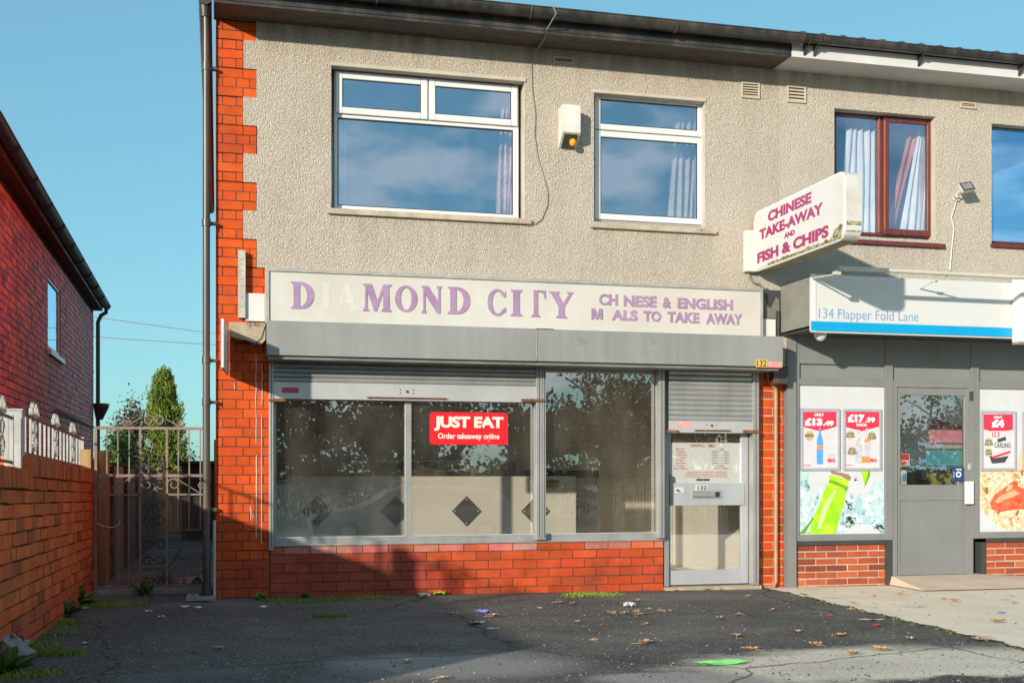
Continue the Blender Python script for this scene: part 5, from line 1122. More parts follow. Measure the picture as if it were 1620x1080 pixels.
for i in range(34):
    x, y = random.uniform(675, 900), random.uniform(700, 850)
    if y < 812-(x-650)*.62+30 or y > 845: continue
    Y = YG-.0012*7.2; cx_, cz1 = onY(*Z6(x, y), Y); b.prism(disc(cx_, cz1, .0045, .003, 7), Y, Y+.0008)
b.build('seed_pattern', 'peach', WG2)
gp('strawberry_core', 'strawberry_core', [(770, 690), (800, 690), (790, 720), (750, 740)], 7.5, WG2, Z6)
# price posters
def poster(label, u0, v0, u1, v1, cat='poster'):
    Y = -.016; r_ = R(u0, v0, u1, v1, Y); PO = thing('price_poster', label, cat, ((r_[0]+r_[2])/2, Y, r_[1]), 'framed price posters in the store windows')
    b = MB(); ring(b, r_[0], r_[1], r_[2], r_[3], .026, Y-.008, Y+.008, bev=.005); b.build('frame', 'poster_frame', PO); bx('sheet', 'poster_white', PO, r_[0]+.02, Y-.001, r_[1]+.02, r_[2]-.02, Y+.004, r_[3]-.02); return PO
def q5(PO, name, m, pts, k=1, conv=Z5): Y = -.0172-.0008*k; return poly(name, m, PO, pp([conv(*p) for p in pts], Y), Y, .0007)
def t5(PO, s_, a, c, d, e, m, k=2, bold=.03, conv=Z5):
    (u0, v0), (u1, v1) = conv(a, c), conv(d, e); return TX('lettering', s_, u0, v0, u1, v1, -.0172-.0008*k, m, PO, bold=bold, th=.0006)
def d5(PO, name, m, x, y, r, k=1, conv=Z5): Y = -.0172-.0008*k; cx_, cz1 = onY(*conv(x, y), Y); s_ = 4.693 if conv is Z5 else 4.152; rr = r/s_/187*1.1; return poly(name, m, PO, disc(cx_, cz1, rr, rr), Y, .0007)
PO = poster('framed poster priced £13.49 with a single blue bottle', 1266.4, 646, 1328.7, 744)
q5(PO, 'price_flash', 'poster_red', [(47, 98), (298, 98), (298, 208), (175, 243), (47, 210)]); t5(PO, 'ONLY', 133, 110, 205, 132, 'white_text', bold=.05); t5(PO, '£13', 60, 146, 192, 204, 'white_text', bold=.07); t5(PO, '.49', 197, 165, 278, 204, 'white_text', bold=.06)
d5(PO, 'badge', 'poster_gold', 97, 277, 37); t5(PO, 'NEW', 64, 265, 130, 287, 'poster_dark'); Yb = -.0172-.0016
a, z0 = onY(*Z5(174, 487), Yb); _, z1 = onY(*Z5(174, 217), Yb); bottle(PO, 'bottle_blue', a, z0, z1, .066, .28, Yb, .62); q5(PO, 'bottle_label', 'bottle_orange', [(152, 350), (198, 350), (198, 378), (152, 378)], 3)
t5(PO, 'BIG', 232, 446, 288, 474, 'poster_red', bold=.05); q5(PO, 'logo_icon', 'bottle_clear', [(222, 440), (240, 408), (285, 405), (288, 442)], 1); t5(PO, 'Comms', 54, 487, 108, 501, 'poster_red', bold=.01)
PO = poster('framed poster priced £17.99 each with clear and orange bottles', 1334, 647, 1394.6, 744)
q5(PO, 'price_flash', 'poster_red', [(358, 98), (616, 98), (616, 208), (485, 243), (358, 210)]); t5(PO, '£17', 380, 118, 506, 178, 'white_text', bold=.07); t5(PO, '.99', 511, 140, 584, 178, 'white_text', bold=.06); t5(PO, 'EACH', 447, 185, 520, 207, 'white_text', bold=.05)
for x, y, r in ((400, 270, 33), (560, 278, 33), (413, 390, 35)): d5(PO, 'badge', 'poster_gold', x, y, r)
t5(PO, 'LITRE', 374, 254, 428, 268, 'poster_dark'); t5(PO, 'BOTTLE', 370, 273, 433, 288, 'poster_dark'); t5(PO, 'SAVE', 538, 258, 584, 272, 'poster_dark'); t5(PO, '£3.50', 528, 277, 592, 302, 'poster_dark'); t5(PO, 'SAVE', 390, 368, 438, 383, 'poster_dark'); t5(PO, '£2.50', 380, 388, 446, 414, 'poster_dark')
for m_, x, y0, y1, w_ in (('bottle_clear', 461, 478, 232, .072), ('bottle_clear', 524, 420, 222, .072)):
    a, z0 = onY(*Z5(x, y0), Yb); _, z1 = onY(*Z5(x, y1), Yb); bottle(PO, m_, a, z0, z1, w_, .36, Yb, .5)
q5(PO, 'bottle_label', 'bottle_orange', [(500, 325), (548, 325), (540, 298), (512, 298)], 3); q5(PO, 'carton', 'bottle_orange', [(482, 430), (545, 428), (540, 476), (486, 478)], 4); t5(PO, 'BIG', 546, 446, 596, 472, 'poster_red', bold=.05); t5(PO, 'Comms', 363, 487, 415, 499, 'poster_red', bold=.01)
PO = poster('framed poster priced £4 with a carton of cans, right of the store door', 1552, 650, 1607.8, 744)
q5(PO, 'price_flash', 'poster_red', [(600, 228), (800, 228), (800, 330), (750, 338), (650, 338), (600, 325)], 1, Z6); t5(PO, 'ONLY', 672, 240, 730, 256, 'white_text', bold=.05, conv=Z6); t5(PO, '£4', 660, 262, 742, 315, 'white_text', bold=.07, conv=Z6)
q5(PO, 'red_tag', 'poster_red', [(664, 346), (710, 346), (710, 378), (664, 378)], 1, Z6); t5(PO, '15', 670, 350, 704, 374, 'white_text', bold=.05, conv=Z6)
for x, y in ((640, 412), (640, 480)): d5(PO, 'badge', 'poster_gold', x, y, 30, conv=Z6)
t5(PO, 'SAVE', 620, 396, 660, 408, 'poster_dark', conv=Z6); t5(PO, '£3.25', 614, 413, 668, 432, 'poster_dark', conv=Z6); t5(PO, 'PINT', 622, 462, 660, 475, 'poster_dark', conv=Z6); t5(PO, 'CANS', 620, 480, 662, 495, 'poster_dark', conv=Z6)
t5(PO, 'CARLING', 678, 416, 784, 448, 'poster_dark', bold=.01, conv=Z6); q5(PO, 'carton', 'poster_dark', [(697, 392), (750, 374), (756, 398), (700, 414)], 1, Z6); q5(PO, 'carton', 'poster_dark', [(660, 520), (772, 500), (746, 545), (668, 552)], 2, Z6); q5(PO, 'carton_edge', 'poster_red', [(655, 508), (784, 466), (782, 482), (664, 520)], 3, Z6); q5(PO, 'carton', 'poster_dark', [(646, 505), (662, 500), (672, 552), (660, 548)], 4, Z6)
PO = poster('framed poster cut off by the right edge of the picture', 1617.5, 651, 1672, 744)
q5(PO, 'price_flash', 'poster_red', [(872, 230), (1070, 230), (1070, 325), (970, 345), (872, 328)], 1, Z6)

# fascia sign of the store
YFS = -.60
FS = thing('store_fascia_sign', 'white fascia board with a cyan stripe and the lane address in blue letters', 'sign', (6.4, YFS, 2.35))
fx0, fx1 = onY(1283, 500, YFS)[0], onY(1613, 500, YFS)[0]; fz0, fz1 = onY(1300, 524, YFS)[1], onY(1300, 434, YFS)[1]
bx('face', 'fascia_white', FS, fx0+.0, YFS, fz0, fx1, YFS+.03, fz1, bev=.004); 
b = MB(); b.box(fx0-.004, YFS-.008, fz0, fx0+.045, YFS-.0005, fz1, bev=.002); b.build('corner_trim', 'upvc', FS)
zc0 = onY(1440, 531.5, YFS)[1]; zc1 = onY(1440, 517, YFS)[1]; bx('stripe', 'cyan', FS, fx0-.0045, YFS-.010, fz0+.004, fx1-.0, YFS-.0082, fz0+.004+(zc1-zc0))
bx('trim', 'light_bar', FS, fx0, YFS-.011, fz0-.012, fx1, YFS+.01, fz0)
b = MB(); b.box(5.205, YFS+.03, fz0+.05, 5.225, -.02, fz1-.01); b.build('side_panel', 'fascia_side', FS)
b = MB(); b.box(5.225, YFS+.03, fz0+.02, XE-.2, -.022, fz0+.035); b.build('underside', 'store_dark', FS)
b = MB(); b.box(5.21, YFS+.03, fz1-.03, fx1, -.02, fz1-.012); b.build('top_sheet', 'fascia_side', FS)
TX('lettering', '134 Flapper Fold Lane', 1295.5, 490.5, 1453, 510.5, YFS-.0005, 'text_blue', FS, bold=-.004, th=.0012)
EC = onY(1613, 500, -.72)[0]; o = tag(bx('sign_end_case', 'upvc', None, EC, -.74, onY(1610, 541, -.72)[1], EC+.15, -.60, onY(1615, 436, -.72)[1], bev=.02), 'white plastic case at the right end of the store fascia', 'case')
bx('lip', 'sign_trim', o, EC+.01, -.745, onY(1610, 541, -.72)[1]-.01, EC+.16, -.6, onY(1610, 541, -.72)[1]-.001)
# trough light bar
YL = -1.02
LB = thing('light_bar', 'long white tubular sign light running in front of the store fascia', 'light', (6.4, YL, 2.9))
a = onY(1327, 424, YL); c = onY(1622, 440.5, YL); b = MB(); b.tube([(a[0], YL, a[1]), (a[0]+2.4, YL, (a[1]+c[1])/2), (c[0]+.8, YL, c[1])], .020, 12); b.build('tube', 'light_bar', LB, smooth='auto')
b = MB(); b.tube([(a[0], YL, a[1]), (a[0]-.02, YL+.05, a[1]-.05), (a[0]-.03, YFS+.02, a[1]-.02)], .008, 6); b.box(a[0]-.05, YL-.01, a[1]-.06, a[0]+.02, YL+.03, a[1]-.03, bev=.005)
p = onY(1478, 444.5, -.80); b.tube([(onY(1507, 438, YL)[0], YL, a[1]), (p[0], -.80, p[1]), (p[0]-.02, YFS, p[1]-.04)], .007, 6); b.box(p[0]-.03, -.81, p[1]-.012, p[0]+.03, -.79, p[1]+.012, bev=.004)
b.build('bracket_arm', 'light_bar', LB)
bb = thing('bulkhead_lamp', 'round white lamp hanging under the left end of the store fascia', 'lamp', (5.4, -.5, 2.25))
b = MB(); cx_, cz1 = onY(1298, 528, -.5)
for j in range(7):
    for i in range(14):
        def sp(i, j): t = 2*math.pi*i/14; p_ = math.pi/2+math.pi/2*j/7; return (cx_+.062*math.sin(p_)*math.cos(t), -.5+.062*math.sin(p_)*math.sin(t), cz1+.018+.085*math.cos(p_))
        b.face([sp(i, j), sp(i, j+1), sp(i+1, j+1), sp(i+1, j)])
b.build('bowl', 'lightbox_white', bb, smooth=True); b = MB(); b.tube([(cx_, -.5, cz1+.015), (cx_, -.5, cz1+.16)], .05, 12); b.build('mount', 'store_dark', bb)
# floodlight and cable
FL = thing('floodlight', 'small tilted floodlight on the roughcast between the brown windows', 'floodlight', (7.2, 0, 3.9))
c0 = onY(1529, 297, -.16); Mx = Matrix.Translation((c0[0], -.16, c0[1])) @ Matrix.Rotation(math.radians(-12), 4, 'Z') @ Matrix.Rotation(math.radians(-16), 4, 'Y') @ Matrix.Rotation(math.radians(-30), 4, 'X') @ Matrix.Rotation(math.radians(10), 4, 'Z')
b = MB(); b.box(-.066, -.018, -.052, .066, .02, .052, M_=Mx, bev=.006); b.build('housing', 'alarm_white', FL)
b = MB(); b.box(-.065, -.023, -.051, .065, -.0185, .051, M_=Mx); b.build('bezel', 'dark_metal', FL); b = MB(); b.box(-.05, -.0252, -.036, .05, -.0235, .036, M_=Mx); b.build('lens', 'galv', FL)
b = MB(); b.tube([(c0[0]-.06, -.15, c0[1]-.02), (c0[0]-.07, -.08, c0[1]-.07), (c0[0]-.03, -.02, c0[1]-.08)], .008, 6); b.box(c0[0]-.05, -.04, c0[1]-.10, c0[0]+.01, -.018, c0[1]-.06); b.build('bracket', 'alarm_white', FL)
b = MB(); pts = [(1516, 302), (1511, 325), (1505, 345), (1509, 362), (1506, 392), (1504, 412), (1503, 428)]; b.tube([(onY(u, v, -.03)[0], -.03, onY(u, v, -.03)[1]) for u, v in pts], .007, 6)
tag(b.build('wall_cable', 'cable_white'), 'white cable running down the roughcast from the floodlight', 'cable')
# junction box and brown conduit right of the door
r_ = R(1222, 579, 1246, 607.5, -.12); JB = tag(bx('junction_box', 'rosewood', None, r_[0], -.14, r_[1], r_[2], -.02, r_[3], bev=.008), 'dark purple-brown box under the right end of the shutter housing', 'junction box')
bx('lid', 'pipe_dark', JB, r_[0]+.005, -.147, r_[1]+.006, r_[2]-.005, -.1405, r_[3]-.02, bev=.003)
b = MB(); xx = onY(1228, 760, -.02)[0]; b.tube([(xx-.09, -.03, 2.02), (xx-.08, -.035, 1.92), (xx-.01, -.02, 1.86), (xx, -.012, 1.82), (xx, -.012, .03), (xx-.03, -.03, -.02), (xx-.12, -.03, -.02)], .018, 8)
tag(b.build('conduit_pipe', mat('conduit_paint', (.46, .24, .13), (.36, .17, .09), rough=.6).name), 'brown painted conduit down the narrow brick pier beside the shop door', 'pipe')

# ================================================================= LEFT-HAND HOUSE
rt = ray(148, 500); tA = (11.5+DD)/rt[1]; A = Vector((CX+rt[0]*tA, 11.5, 0)); r3 = ray(323, HZ); HD = Vector((r3[0], r3[1], 0)).normalized(); HN = Vector((HD.y, -HD.x, 0))
def onH(u, v, off=0.0):     # point on the house's side wall plane -> distance along wall from far corner (negative towards us), z
    r = Vector(ray(u, v)); o_ = Vector((CX, -DD, CZ)); q = A+HN*off; t = (q-o_).dot(HN)/r.dot(HN); p = o_+r*t; return ((p-A).dot(HD), p.z)
def HP(s, z, off=0.0): p = A+HD*s+HN*off; return (p.x, p.y, z)
s0 = onH(0, 600)[0]-1.6; ezt = onH(143, 483)[1]
HS = thing('brick_house', 'neighbouring red brick house with dark gutter receding on the left', 'house', tuple(A+HD*s0))
wl, wz1_ = onH(76, 437); wr, wz0_ = onH(96, 557); wz1_ = onH(78, 434)[1]; wz0_ = onH(80, 556)[1]
nr = int((ezt+.1)/.08)
rows = []
for i in range(nr):
    z = -.1+i*.08
    if wz0_ < z+.04 < wz1_: rows.append([(s0, wl), (wr, 0.0)])
    else: rows.append((s0, 0.0))
def hc(u, z):
    c = bcol(.22, .14, dark=.10, purple=.35); return c
O_ = A.copy(); O_.z = -.1
b = MB(); bricks(b, O_, HD, HN, rows, .08, joint=.011, jit=.002, depth=.02, col=hc); b.build('side_wall', 'brick_house', HS)
def hbox(b, s0_, s1_, z0, z1, o0, o1):
    n0 = len(b.v); b.v += [HP(s0_, z0, o1), HP(s1_, z0, o1), HP(s1_, z0, o0), HP(s0_, z0, o0), HP(s0_, z1, o1), HP(s1_, z1, o1), HP(s1_, z1, o0), HP(s0_, z1, o0)]
    for f in ((0,1,5,4),(1,2,6,5),(2,3,7,6),(3,0,4,7),(4,5,6,7),(3,2,1,0)): b.f.append(tuple(n0+i for i in f)); b.c.append((1,1,1)); b.mi.append(0)
b = MB(); hbox(b, s0, wl, -.2, ezt, -.25, -.005); hbox(b, wr, -.002, -.2, ezt, -.25, -.005); hbox(b, wl, wr, -.2, wz0_, -.25, -.005); hbox(b, wl, wr, wz1_, ezt, -.25, -.005); b.build('mortar', 'mortar_house', HS)
b = MB(); hbox(b, s0, 0, -.2, ezt, -6.2, -6); hbox(b, -.25, 0, -.2, ezt, -6, -.25); hbox(b, s0, s0+.2, -.2, ezt, -6, -.25); b.build('other_walls', 'brick_house', HS)
b = MB(); hbox(b, wl, wr, wz0_, wz0_+.07, -.06, -.012); hbox(b, wl, wr, wz1_-.07, wz1_, -.06, -.012); hbox(b, wl, wl+.08, wz0_, wz1_, -.06, -.012); hbox(b, wr-.08, wr, wz0_, wz1_, -.06, -.012); W = b.build('window', 'upvc', HS)
b = MB(); b.face([HP(wl, wz0_, -.03), HP(wr, wz0_, -.03), HP(wr, wz1_, -.03), HP(wl, wz1_, -.03)]); b.build('glass', 'upper_glass', W); b = MB(); hbox(b, wl-.1, wr+.1, wz0_-.06, wz0_, -.1, .05); b.build('sill', 'upvc', W)
b = MB(); hbox(b, wl, wr, wz0_, wz1_, -.2, -.15); b.build('blind', 'net', W)
b = MB(); hbox(b, s0-.1, .10, ezt, ezt+.02, -.1, .13); b.build('soffit', 'soffit_timber', HS)
b = MB(); hbox(b, s0-.1, .10, ezt, ezt+.12, .13, .145); b.build('fascia_board', 'pipe_dark', HS)
b = MB(); n = 8; gr = .065
for k in range(n):
    a0, a1 = math.pi*k/n, math.pi*(k+1)/n
    q = lambda a, s_: HP(s_, ezt+.11-gr*math.sin(a), .20+gr*math.cos(a)); b.face([q(a0, s0-.1), q(a0, .3), q(a1, .3), q(a1, s0-.1)]); b.face([q(a1, s0-.1), q(a1, .3), q(a0, .3), q(a0, s0-.1)])
b.face([HP(.3, ezt+.11-gr*math.sin(math.pi*k/n), .20+gr*math.cos(math.pi*k/n)) for k in range(n+1)])
b.tube([HP(s0-.1, ezt+.11, .265), HP(.3, ezt+.11, .265)], .010, 6)
gt = b.build('gutter', 'pipe_dark', HS)
b = MB(); s_ = 0
while s_ > s0: b = MB(); b.tube([HP(s_-.0, ezt+.11-.07*math.sin(math.pi*k/8), .20+.07*math.cos(math.pi*k/8)) for k in range(9)], .012, 6); s_ -= 1.15; b.build('gutter_bracket', 'dark_metal', gt)
b = MB(); b.tube([HP(.12, ezt+.06, .20), HP(.12, ezt-.02, .20), HP(.08, ezt-.08, .12), HP(.04, ezt-.20, .07), HP(.04, .3, .07)], .036, 10)
hz = onH(146, 662)[1]; b.tube([HP(.04, hz+.28, .12), HP(.04, hz+.24, .12), HP(.04, hz, .09)], [.14, .14, .06], 10); b.build('downpipe', 'pipe_dark', HS)
ps = [onH(85, 648), onH(146, 676)]
b = MB(); b.tube([HP(ps[0][0], ps[0][1], .04), HP(ps[1][0], ps[1][1], .04)], .018, 6); b.build('waste_pipe', 'cable_grey', HS)
b = MB(); b.face([HP(s0-.2, ezt+.14, .18), HP(.25, ezt+.14, .18), HP(.25, ezt+2.4, -3.1), HP(s0-.2, ezt+2.4, -3.1)]); b.face([HP(s0-.2, ezt+.19, -6.6), HP(.25, ezt+.19, -6.6), HP(.25, ezt+2.4, -3.1), HP(s0-.2, ezt+2.4, -3.1)]); b.face([HP(0, ezt, 0), HP(0, ezt, -6.2), HP(0, ezt+2.2, -3.1)]); b.face([HP(s0, ezt, 0), HP(s0, ezt, -6.2), HP(s0, ezt+2.2, -3.1)]); b.build('roof', 'roof_tile', HS)

# ================================================================= BOUNDARY WALL AND RAILINGS
SLP = -.022; WXF = -1.05; yE = .74
def wf(u): return -SLP*u      # u runs towards the camera from the gate end
zt_far = onX(147.5, 744, WXF)[1]
BW = thing('boundary_wall', 'low mossy orange brick boundary wall with upright coping bricks', 'wall', (-1.15, -1.5, 0))
WL_ = 7.2; zb = -.06+0; nrow = 12; zrow = .0835
def wc(u, z):
    c = list(bcol(.17, .12, dark=.10)); 
    if z > .85: c = [k*.8 for k in c]
    if z < .25: c = [c[0]*.8, c[1]*.7, c[2]*1.1]
    return c
ztop2 = zt_far; zc_base = ztop2-.115-.0
nrow = 13; zrow = (zc_base-zb)/nrow
b = MB(); bricks(b, (WXF, yE, zb), (0, -1, 0), (1, 0, 0), [(0, WL_)]*nrow, zrow, L=.26, joint=.009, jit=.0035, depth=.04, col=wc, zf=wf)
# end face
for i in range(nrow): 
    c = wc(0, i*zrow); b.box(WXF-.21, yE-.02, zb+i*zrow+.006, WXF-.004, yE+.012, zb+(i+1)*zrow-.006, col=c)
b.build('brickwork', 'brick_boundary', BW)
b = MB()
def wbox(b, u0, u1, z0, z1, x0, x1, col=(1,1,1)):
    n0 = len(b.v)
    for z in (z0, z1):
        for x, u in ((x0, u0), (x1, u0), (x1, u1), (x0, u1)): b.v.append((x, yE-u, z+wf(u)))
    for f in ((0,1,5,4),(1,2,6,5),(2,3,7,6),(3,0,4,7),(4,5,6,7),(3,2,1,0)): b.f.append(tuple(n0+i for i in f[::-1])); b.c.append(col); b.mi.append(0)
wbox(b, .01, WL_, zb-.1, zc_base+.002, WXF-.21, WXF-.014); b.build('mortar', 'mortar_mossy', BW)
b = MB(); u = 0; yst = onX(52, 725, WXF)[0]; ust = yE-yst
while u < WL_:
    hi = ztop2 if u < ust else ztop2-.075
    wbox(b, u+.004, u+.069, (zc_base+.004 if u < ust else zc_base-.068), hi+random.uniform(-.004, .004), WXF-.225, WXF+.012+random.uniform(-.004, .004), col=wc(0, .9)); u += .0745
b.build('coping', 'brick_boundary', BW)
# railings
RX = WXF-.10
def rz(y, z): return z+wf(yE-y)
def railing(label, ya, yb, zlo, zhi, crests, bars, post=None):
    T = thing('railing', label, 'railing', (RX, (ya+yb)/2, zlo), 'white metal railings on the boundary wall')
    b = MB()
    for z in (zlo, zhi): b.tube([(RX, ya, rz(ya, z)), (RX, yb, rz(yb, z))], .011, 4)
    b.build('rail', 'railing_rust', T)
    n = bars
    for k in range(1, n):
        y = ya+(yb-ya)*k/n; b = MB(); b.box(RX-.007, y-.007, rz(y, zlo), RX+.007, y+.007, rz(y, zhi)); b.build('bar', 'railing_white', T)
    for y in (ya, yb): b = MB(); b.box(RX-.014, y-.014, rz(y, zlo-.06), RX+.014, y+.014, rz(y, zhi+.02)); b.build('end_post', 'railing_white', T)
    b = MB()
    def rib(pts, wd=.011):    # flat ribbon lying in the y-z plane
        for (y0, z0), (y1, z1) in zip(pts[:-1], pts[1:]):
            d = Vector((0, y1-y0, z1-z0)); nn = Vector((0, -d.z, d.y)).normalized()*.004; p, q = Vector((RX, y0, rz(y0, z0))), Vector((RX, y1, rz(y1, z1))); w3 = Vector((wd, 0, 0))
            for s_ in (nn, -nn): b.face([p-w3+s_, p+w3+s_, q+w3+s_, q-w3+s_])
            for s_ in (w3, -w3): b.face([p+s_+nn, p+s_-nn, q+s_-nn, q+s_+nn])
    H = zhi-zlo
    for y in crests:
        for sg in (1, -1):
            rib([(y+sg*.02+sg*.075*math.sin(t*2*math.pi/10*1.0)*1, zlo+.03+(H-.04)*t/10) for t in range(11)])
            rib([(y+sg*(.055-.02*0)+.038*math.cos(a_)*r_, zlo+H*.30+.045*math.sin(a_)*r_) for a_, r_ in [(k*.5, 1-.045*k) for k in range(15)]])
            rib([(y+sg*.05+.034*math.cos(a_)*r_, zlo+H*.72+.04*math.sin(a_)*r_) for a_, r_ in [(k*.5, 1-.045*k) for k in range(15)]])
            rib([(y+sg*.055+.05*math.cos(a_*sg+(0 if sg > 0 else math.pi))*r_, zhi+.055+.055*math.sin(a_)*r_) for a_, r_ in [(k*.45-.6, 1-.04*k) for k in range(16)]])
            rib([(y+sg*.13+.03*math.cos(a_)*r_, zhi+.035+.032*math.sin(a_)*r_) for a_, r_ in [(k*.5, 1-.045*k) for k in range(14)]])
    b.build('scrollwork', 'railing_white', T)
yr1 = onX(130, 700, RX)[0]; yr0 = onX(31, 700, RX)[0]; zl = onX(132, 738, RX)[1]-wf(yE-onX(132, 738, RX)[0]); zh_ = onX(130, 695, RX)[1]-wf(yE-yr1)
cr = [onX(u, 660, RX)[0] for u in (54, 88, 115)]
railing('longer white scrolled railing panel with three crests nearest the gate', yr0, yr1, zl, zh_, cr, 16)
yp = onX(23, 690, RX)[0]
yr1b = yp-.12
railing('white scrolled railing panel on the lower wall cut by the left picture edge', yr1b-1.5, yr1b, zl-.07, zh_-.05, [yr1b-.35, yr1b-1.0], 11)
zp1 = onX(20, 649, RX)[1]; b = MB(); b.box(RX-.05, yp-.05, rz(yp, ztop2-.12), RX+.05, yp+.05, zp1, bev=.004); o = tag(b.build('railing_post', 'railing_white', None, loc=(RX, yp, rz(yp, ztop2-.12))), 'thick square white post standing between the two railing panels', 'post')
bx('post_cap', 'railing_white', o, RX-.056, yp-.056, zp1, RX+.056, yp+.056, zp1+.012, bev=.004)
# stub post at the gate end of the wall
b = MB(); b.box(-1.16, .76, -.05, -1.07, .84, onX(140, 711, -1.1)[1], bev=.004); tag(b.build('fence_post', 'fence_post_wood'), 'short pale wooden post where the boundary wall meets the gate', 'post', 'timber posts of the alley fence')

# ================================================================= GATE
YGt = .70
def gx_(u): return onY(u, 800, YGt)[0]
def gq(u, v): return onY(u, v, YGt)
GT = thing('alley_gate', 'rusty green wrought iron gate with scrolls and mesh closing the alley', 'gate', (-.55, YGt, 0))
zt_, zm_, z3_ = gq(237, 677)[1], gq(237, 752)[1], gq(237, 782)[1]; zbt = gq(237, 931)[1]; x0, x1 = gx_(151.5), gx_(324)
b = MB()
for x in (x0, x1): b.box(x-.012, YGt-.012, zbt-.01, x+.012, YGt+.016, zt_+.012)
for z in (zt_, zm_, zbt+.02): b.box(x0+.016, YGt-.014, z-.012, x1-.016, YGt+.014, z+.012)
b.build('frame', 'gate_rust', GT)
b = MB(); b.box(x0+.016, YGt-.010, z3_-.008, gx_(222.5), YGt+.010, z3_+.008); b.box(gx_(263), YGt-.010, z3_-.008, x1-.016, YGt+.010, z3_+.008); zl_ = gq(300, 838)[1]; b.box(gx_(263), YGt-.010, zl_-.006, x1-.016, YGt+.010, zl_+.006); b.build('rail', 'gate_green', GT)
for u in (169, 186.4, 204.4, 282, 299.3, 317):
    x = gx_(u); b = MB(); b.box(x-.006, YGt-.006, zm_+.012, x+.006, YGt+.008, zt_-.012); zz = zl_ if u > 260 else zbt+.032; b.box(x-.006, YGt-.006, zz, x+.006, YGt+.008, zm_-.012 if u not in (186.4,) else zm_-.012); b.build('bar', 'gate_green' if u < 205 else 'gate_rust', GT)
for u in (221.8, 264):
    x = gx_(u); b = MB(); b.box(x-.010, YGt-.010, zbt+.032, x+.010, YGt+.010, zm_-.012); b.box(x-.010, YGt-.010, zm_+.012, x+.010, YGt+.010, zt_-.012); b.build('upright', 'gate_rust', GT)
def scroll(u, v, r, turns=1.1, a0=0, sg=1, m='gate_rust', tail=None):
    cx_, cz1 = gq(u, v); pts = spiral(cx_, cz1, r, turns, math.radians(a0), sg); b = MB(); P = [(x, YGt-.006, z) for x, z in pts]
    if tail: P = [(gq(*tail)[0], YGt-.006, gq(*tail)[1])]+P
    b.tube(P, .0065, 5); b.build('scroll', m, GT)
scroll(198, 669.5, .027, 1.1, 20, 1, tail=None); scroll(286, 670, .027, 1.1, 160, -1)
scroll(236, 665, .050, 1.15, 0, 1); scroll(252, 665, .050, 1.15, 180, -1)
for p, q in (((201, 673.5), (224, 660)), ((262, 662), (284, 674.5))): b = MB(); b.tube([(*[gq(*p)[0]], YGt-.006, gq(*p)[1]), (gq(*q)[0], YGt-.006, gq(*q)[1])], .006, 5); b.build('scroll', 'gate_rust', GT)
scroll(231, 744, .044, 1.1, 90, 1); scroll(254, 744, .044, 1.1, 90, -1); scroll(240, 740, .022, 1.0, 0, 1)
scroll(232.5, 766, .056, 1.1, 60, 1); scroll(253.5, 766, .056, 1.1, 120, -1); scroll(275, 766, .056, 1.1, 170, -1, tail=None); scroll(207, 771, .028, 1.1, 0, 1); scroll(163, 768, .050, 1.0, 90, 1, 'gate_green'); scroll(319, 768, .030, 1.1, 60, 1)
for p, q in (((177, 772), (208, 755)), ((276, 755), (319, 781)), ((242, 764), (251, 781)), ((252, 764), (238, 781)), ((262, 748), (256, 722)), ((233, 738), (243, 700))):
    b = MB(); b.tube([(gq(*p)[0], YGt-.006, gq(*p)[1]), (gq(*q)[0], YGt-.006, gq(*q)[1])], .0055, 5); b.build('scroll', 'gate_rust', GT)
for v in (800, 823, 861, 887, 920): scroll(234, v, .050, 1.05, 0, 1, 'gate_mesh'); scroll(253, v, .050, 1.05, 180, -1, 'gate_mesh')
b = MB(); xa_, xb_ = gx_(176), gx_(322); z = zbt+.03
while z < z3_-.01: b.box(xa_, YGt+.018, z-.0012, xb_, YGt+.0205, z+.0020); z += .0125
x = xa_
while x < xb_: b.box(x-.0016, YGt+.0208, zbt+.03, x+.0016, YGt+.0225, z3_-.01); x += .0145
b.build('mesh_infill', 'gate_mesh', GT)
b = MB(); pts = [(154, 827), (162, 831), (172, 834), (180, 833.5), (188, 829), (191, 822)]; b.tube([(gq(u, v)[0], YGt-.02, gq(u, v)[1]) for u, v in pts], .004, 5); b.build('tie_wire', 'cable_white', GT)
bx('latch', 'dark_metal', GT, x1-.05, YGt-.03, zl_-.10, x1+.0, YGt-.015, zl_-.06)
b = MB(); b.box(-.105, .66, -.05, -.045, .74, 1.16, bev=.004); tag(b.build('gate_post', 'dark_metal'), 'black steel post the alley gate closes against beside the downpipe', 'post')

# ================================================================= ALLEY FENCE, SHED, PLANTS
AF = thing('alley_fence', 'brown timber panel fence with posts running down the alley behind the gate', 'fence', (-1.1, 5, 0))
random.seed(21)
y = .9; k_ = 0; b = MB()
while y < 14.0:
    zt0_ = 1.16-.010*y; w_ = .10; c = random.uniform(.6, 1.25); zz = gz(-1.1, y)+.05
    b.box(-1.16+random.uniform(-.006, .006), y, zz, -1.14, y+w_-.008, zt0_+random.uniform(-.012, .012), col=(c, c, c)); y += w_
M['fence_wood'] = mat('fence_wood', (.50, .20, .08), (.32, .13, .06), rough=.85, scale=3, aniso=(5, 5, .6), bump=.3, vcol=True)
b.build('boards', 'fence_wood', AF)
b = MB(); b.v += []; n0 = len(b.v); b.v += [(-1.17, .9, 1.17), (-1.10, .9, 1.17), (-1.10, 14, 1.04), (-1.17, 14, 1.04), (-1.17, .9, 1.19), (-1.10, .9, 1.19), (-1.10, 14, 1.06), (-1.17, 14, 1.06)]
for f in ((0,1,5,4),(1,2,6,5),(2,3,7,6),(3,0,4,7),(4,5,6,7),(3,2,1,0)): b.f.append(f); b.c.append((1,1,1)); b.mi.append(0)
b.box(-1.14, .9, .82, -1.10, 14, .90); b.box(-1.14, .9, .25, -1.10, 14, .33); b.build('rail', 'fence_wood', AF)
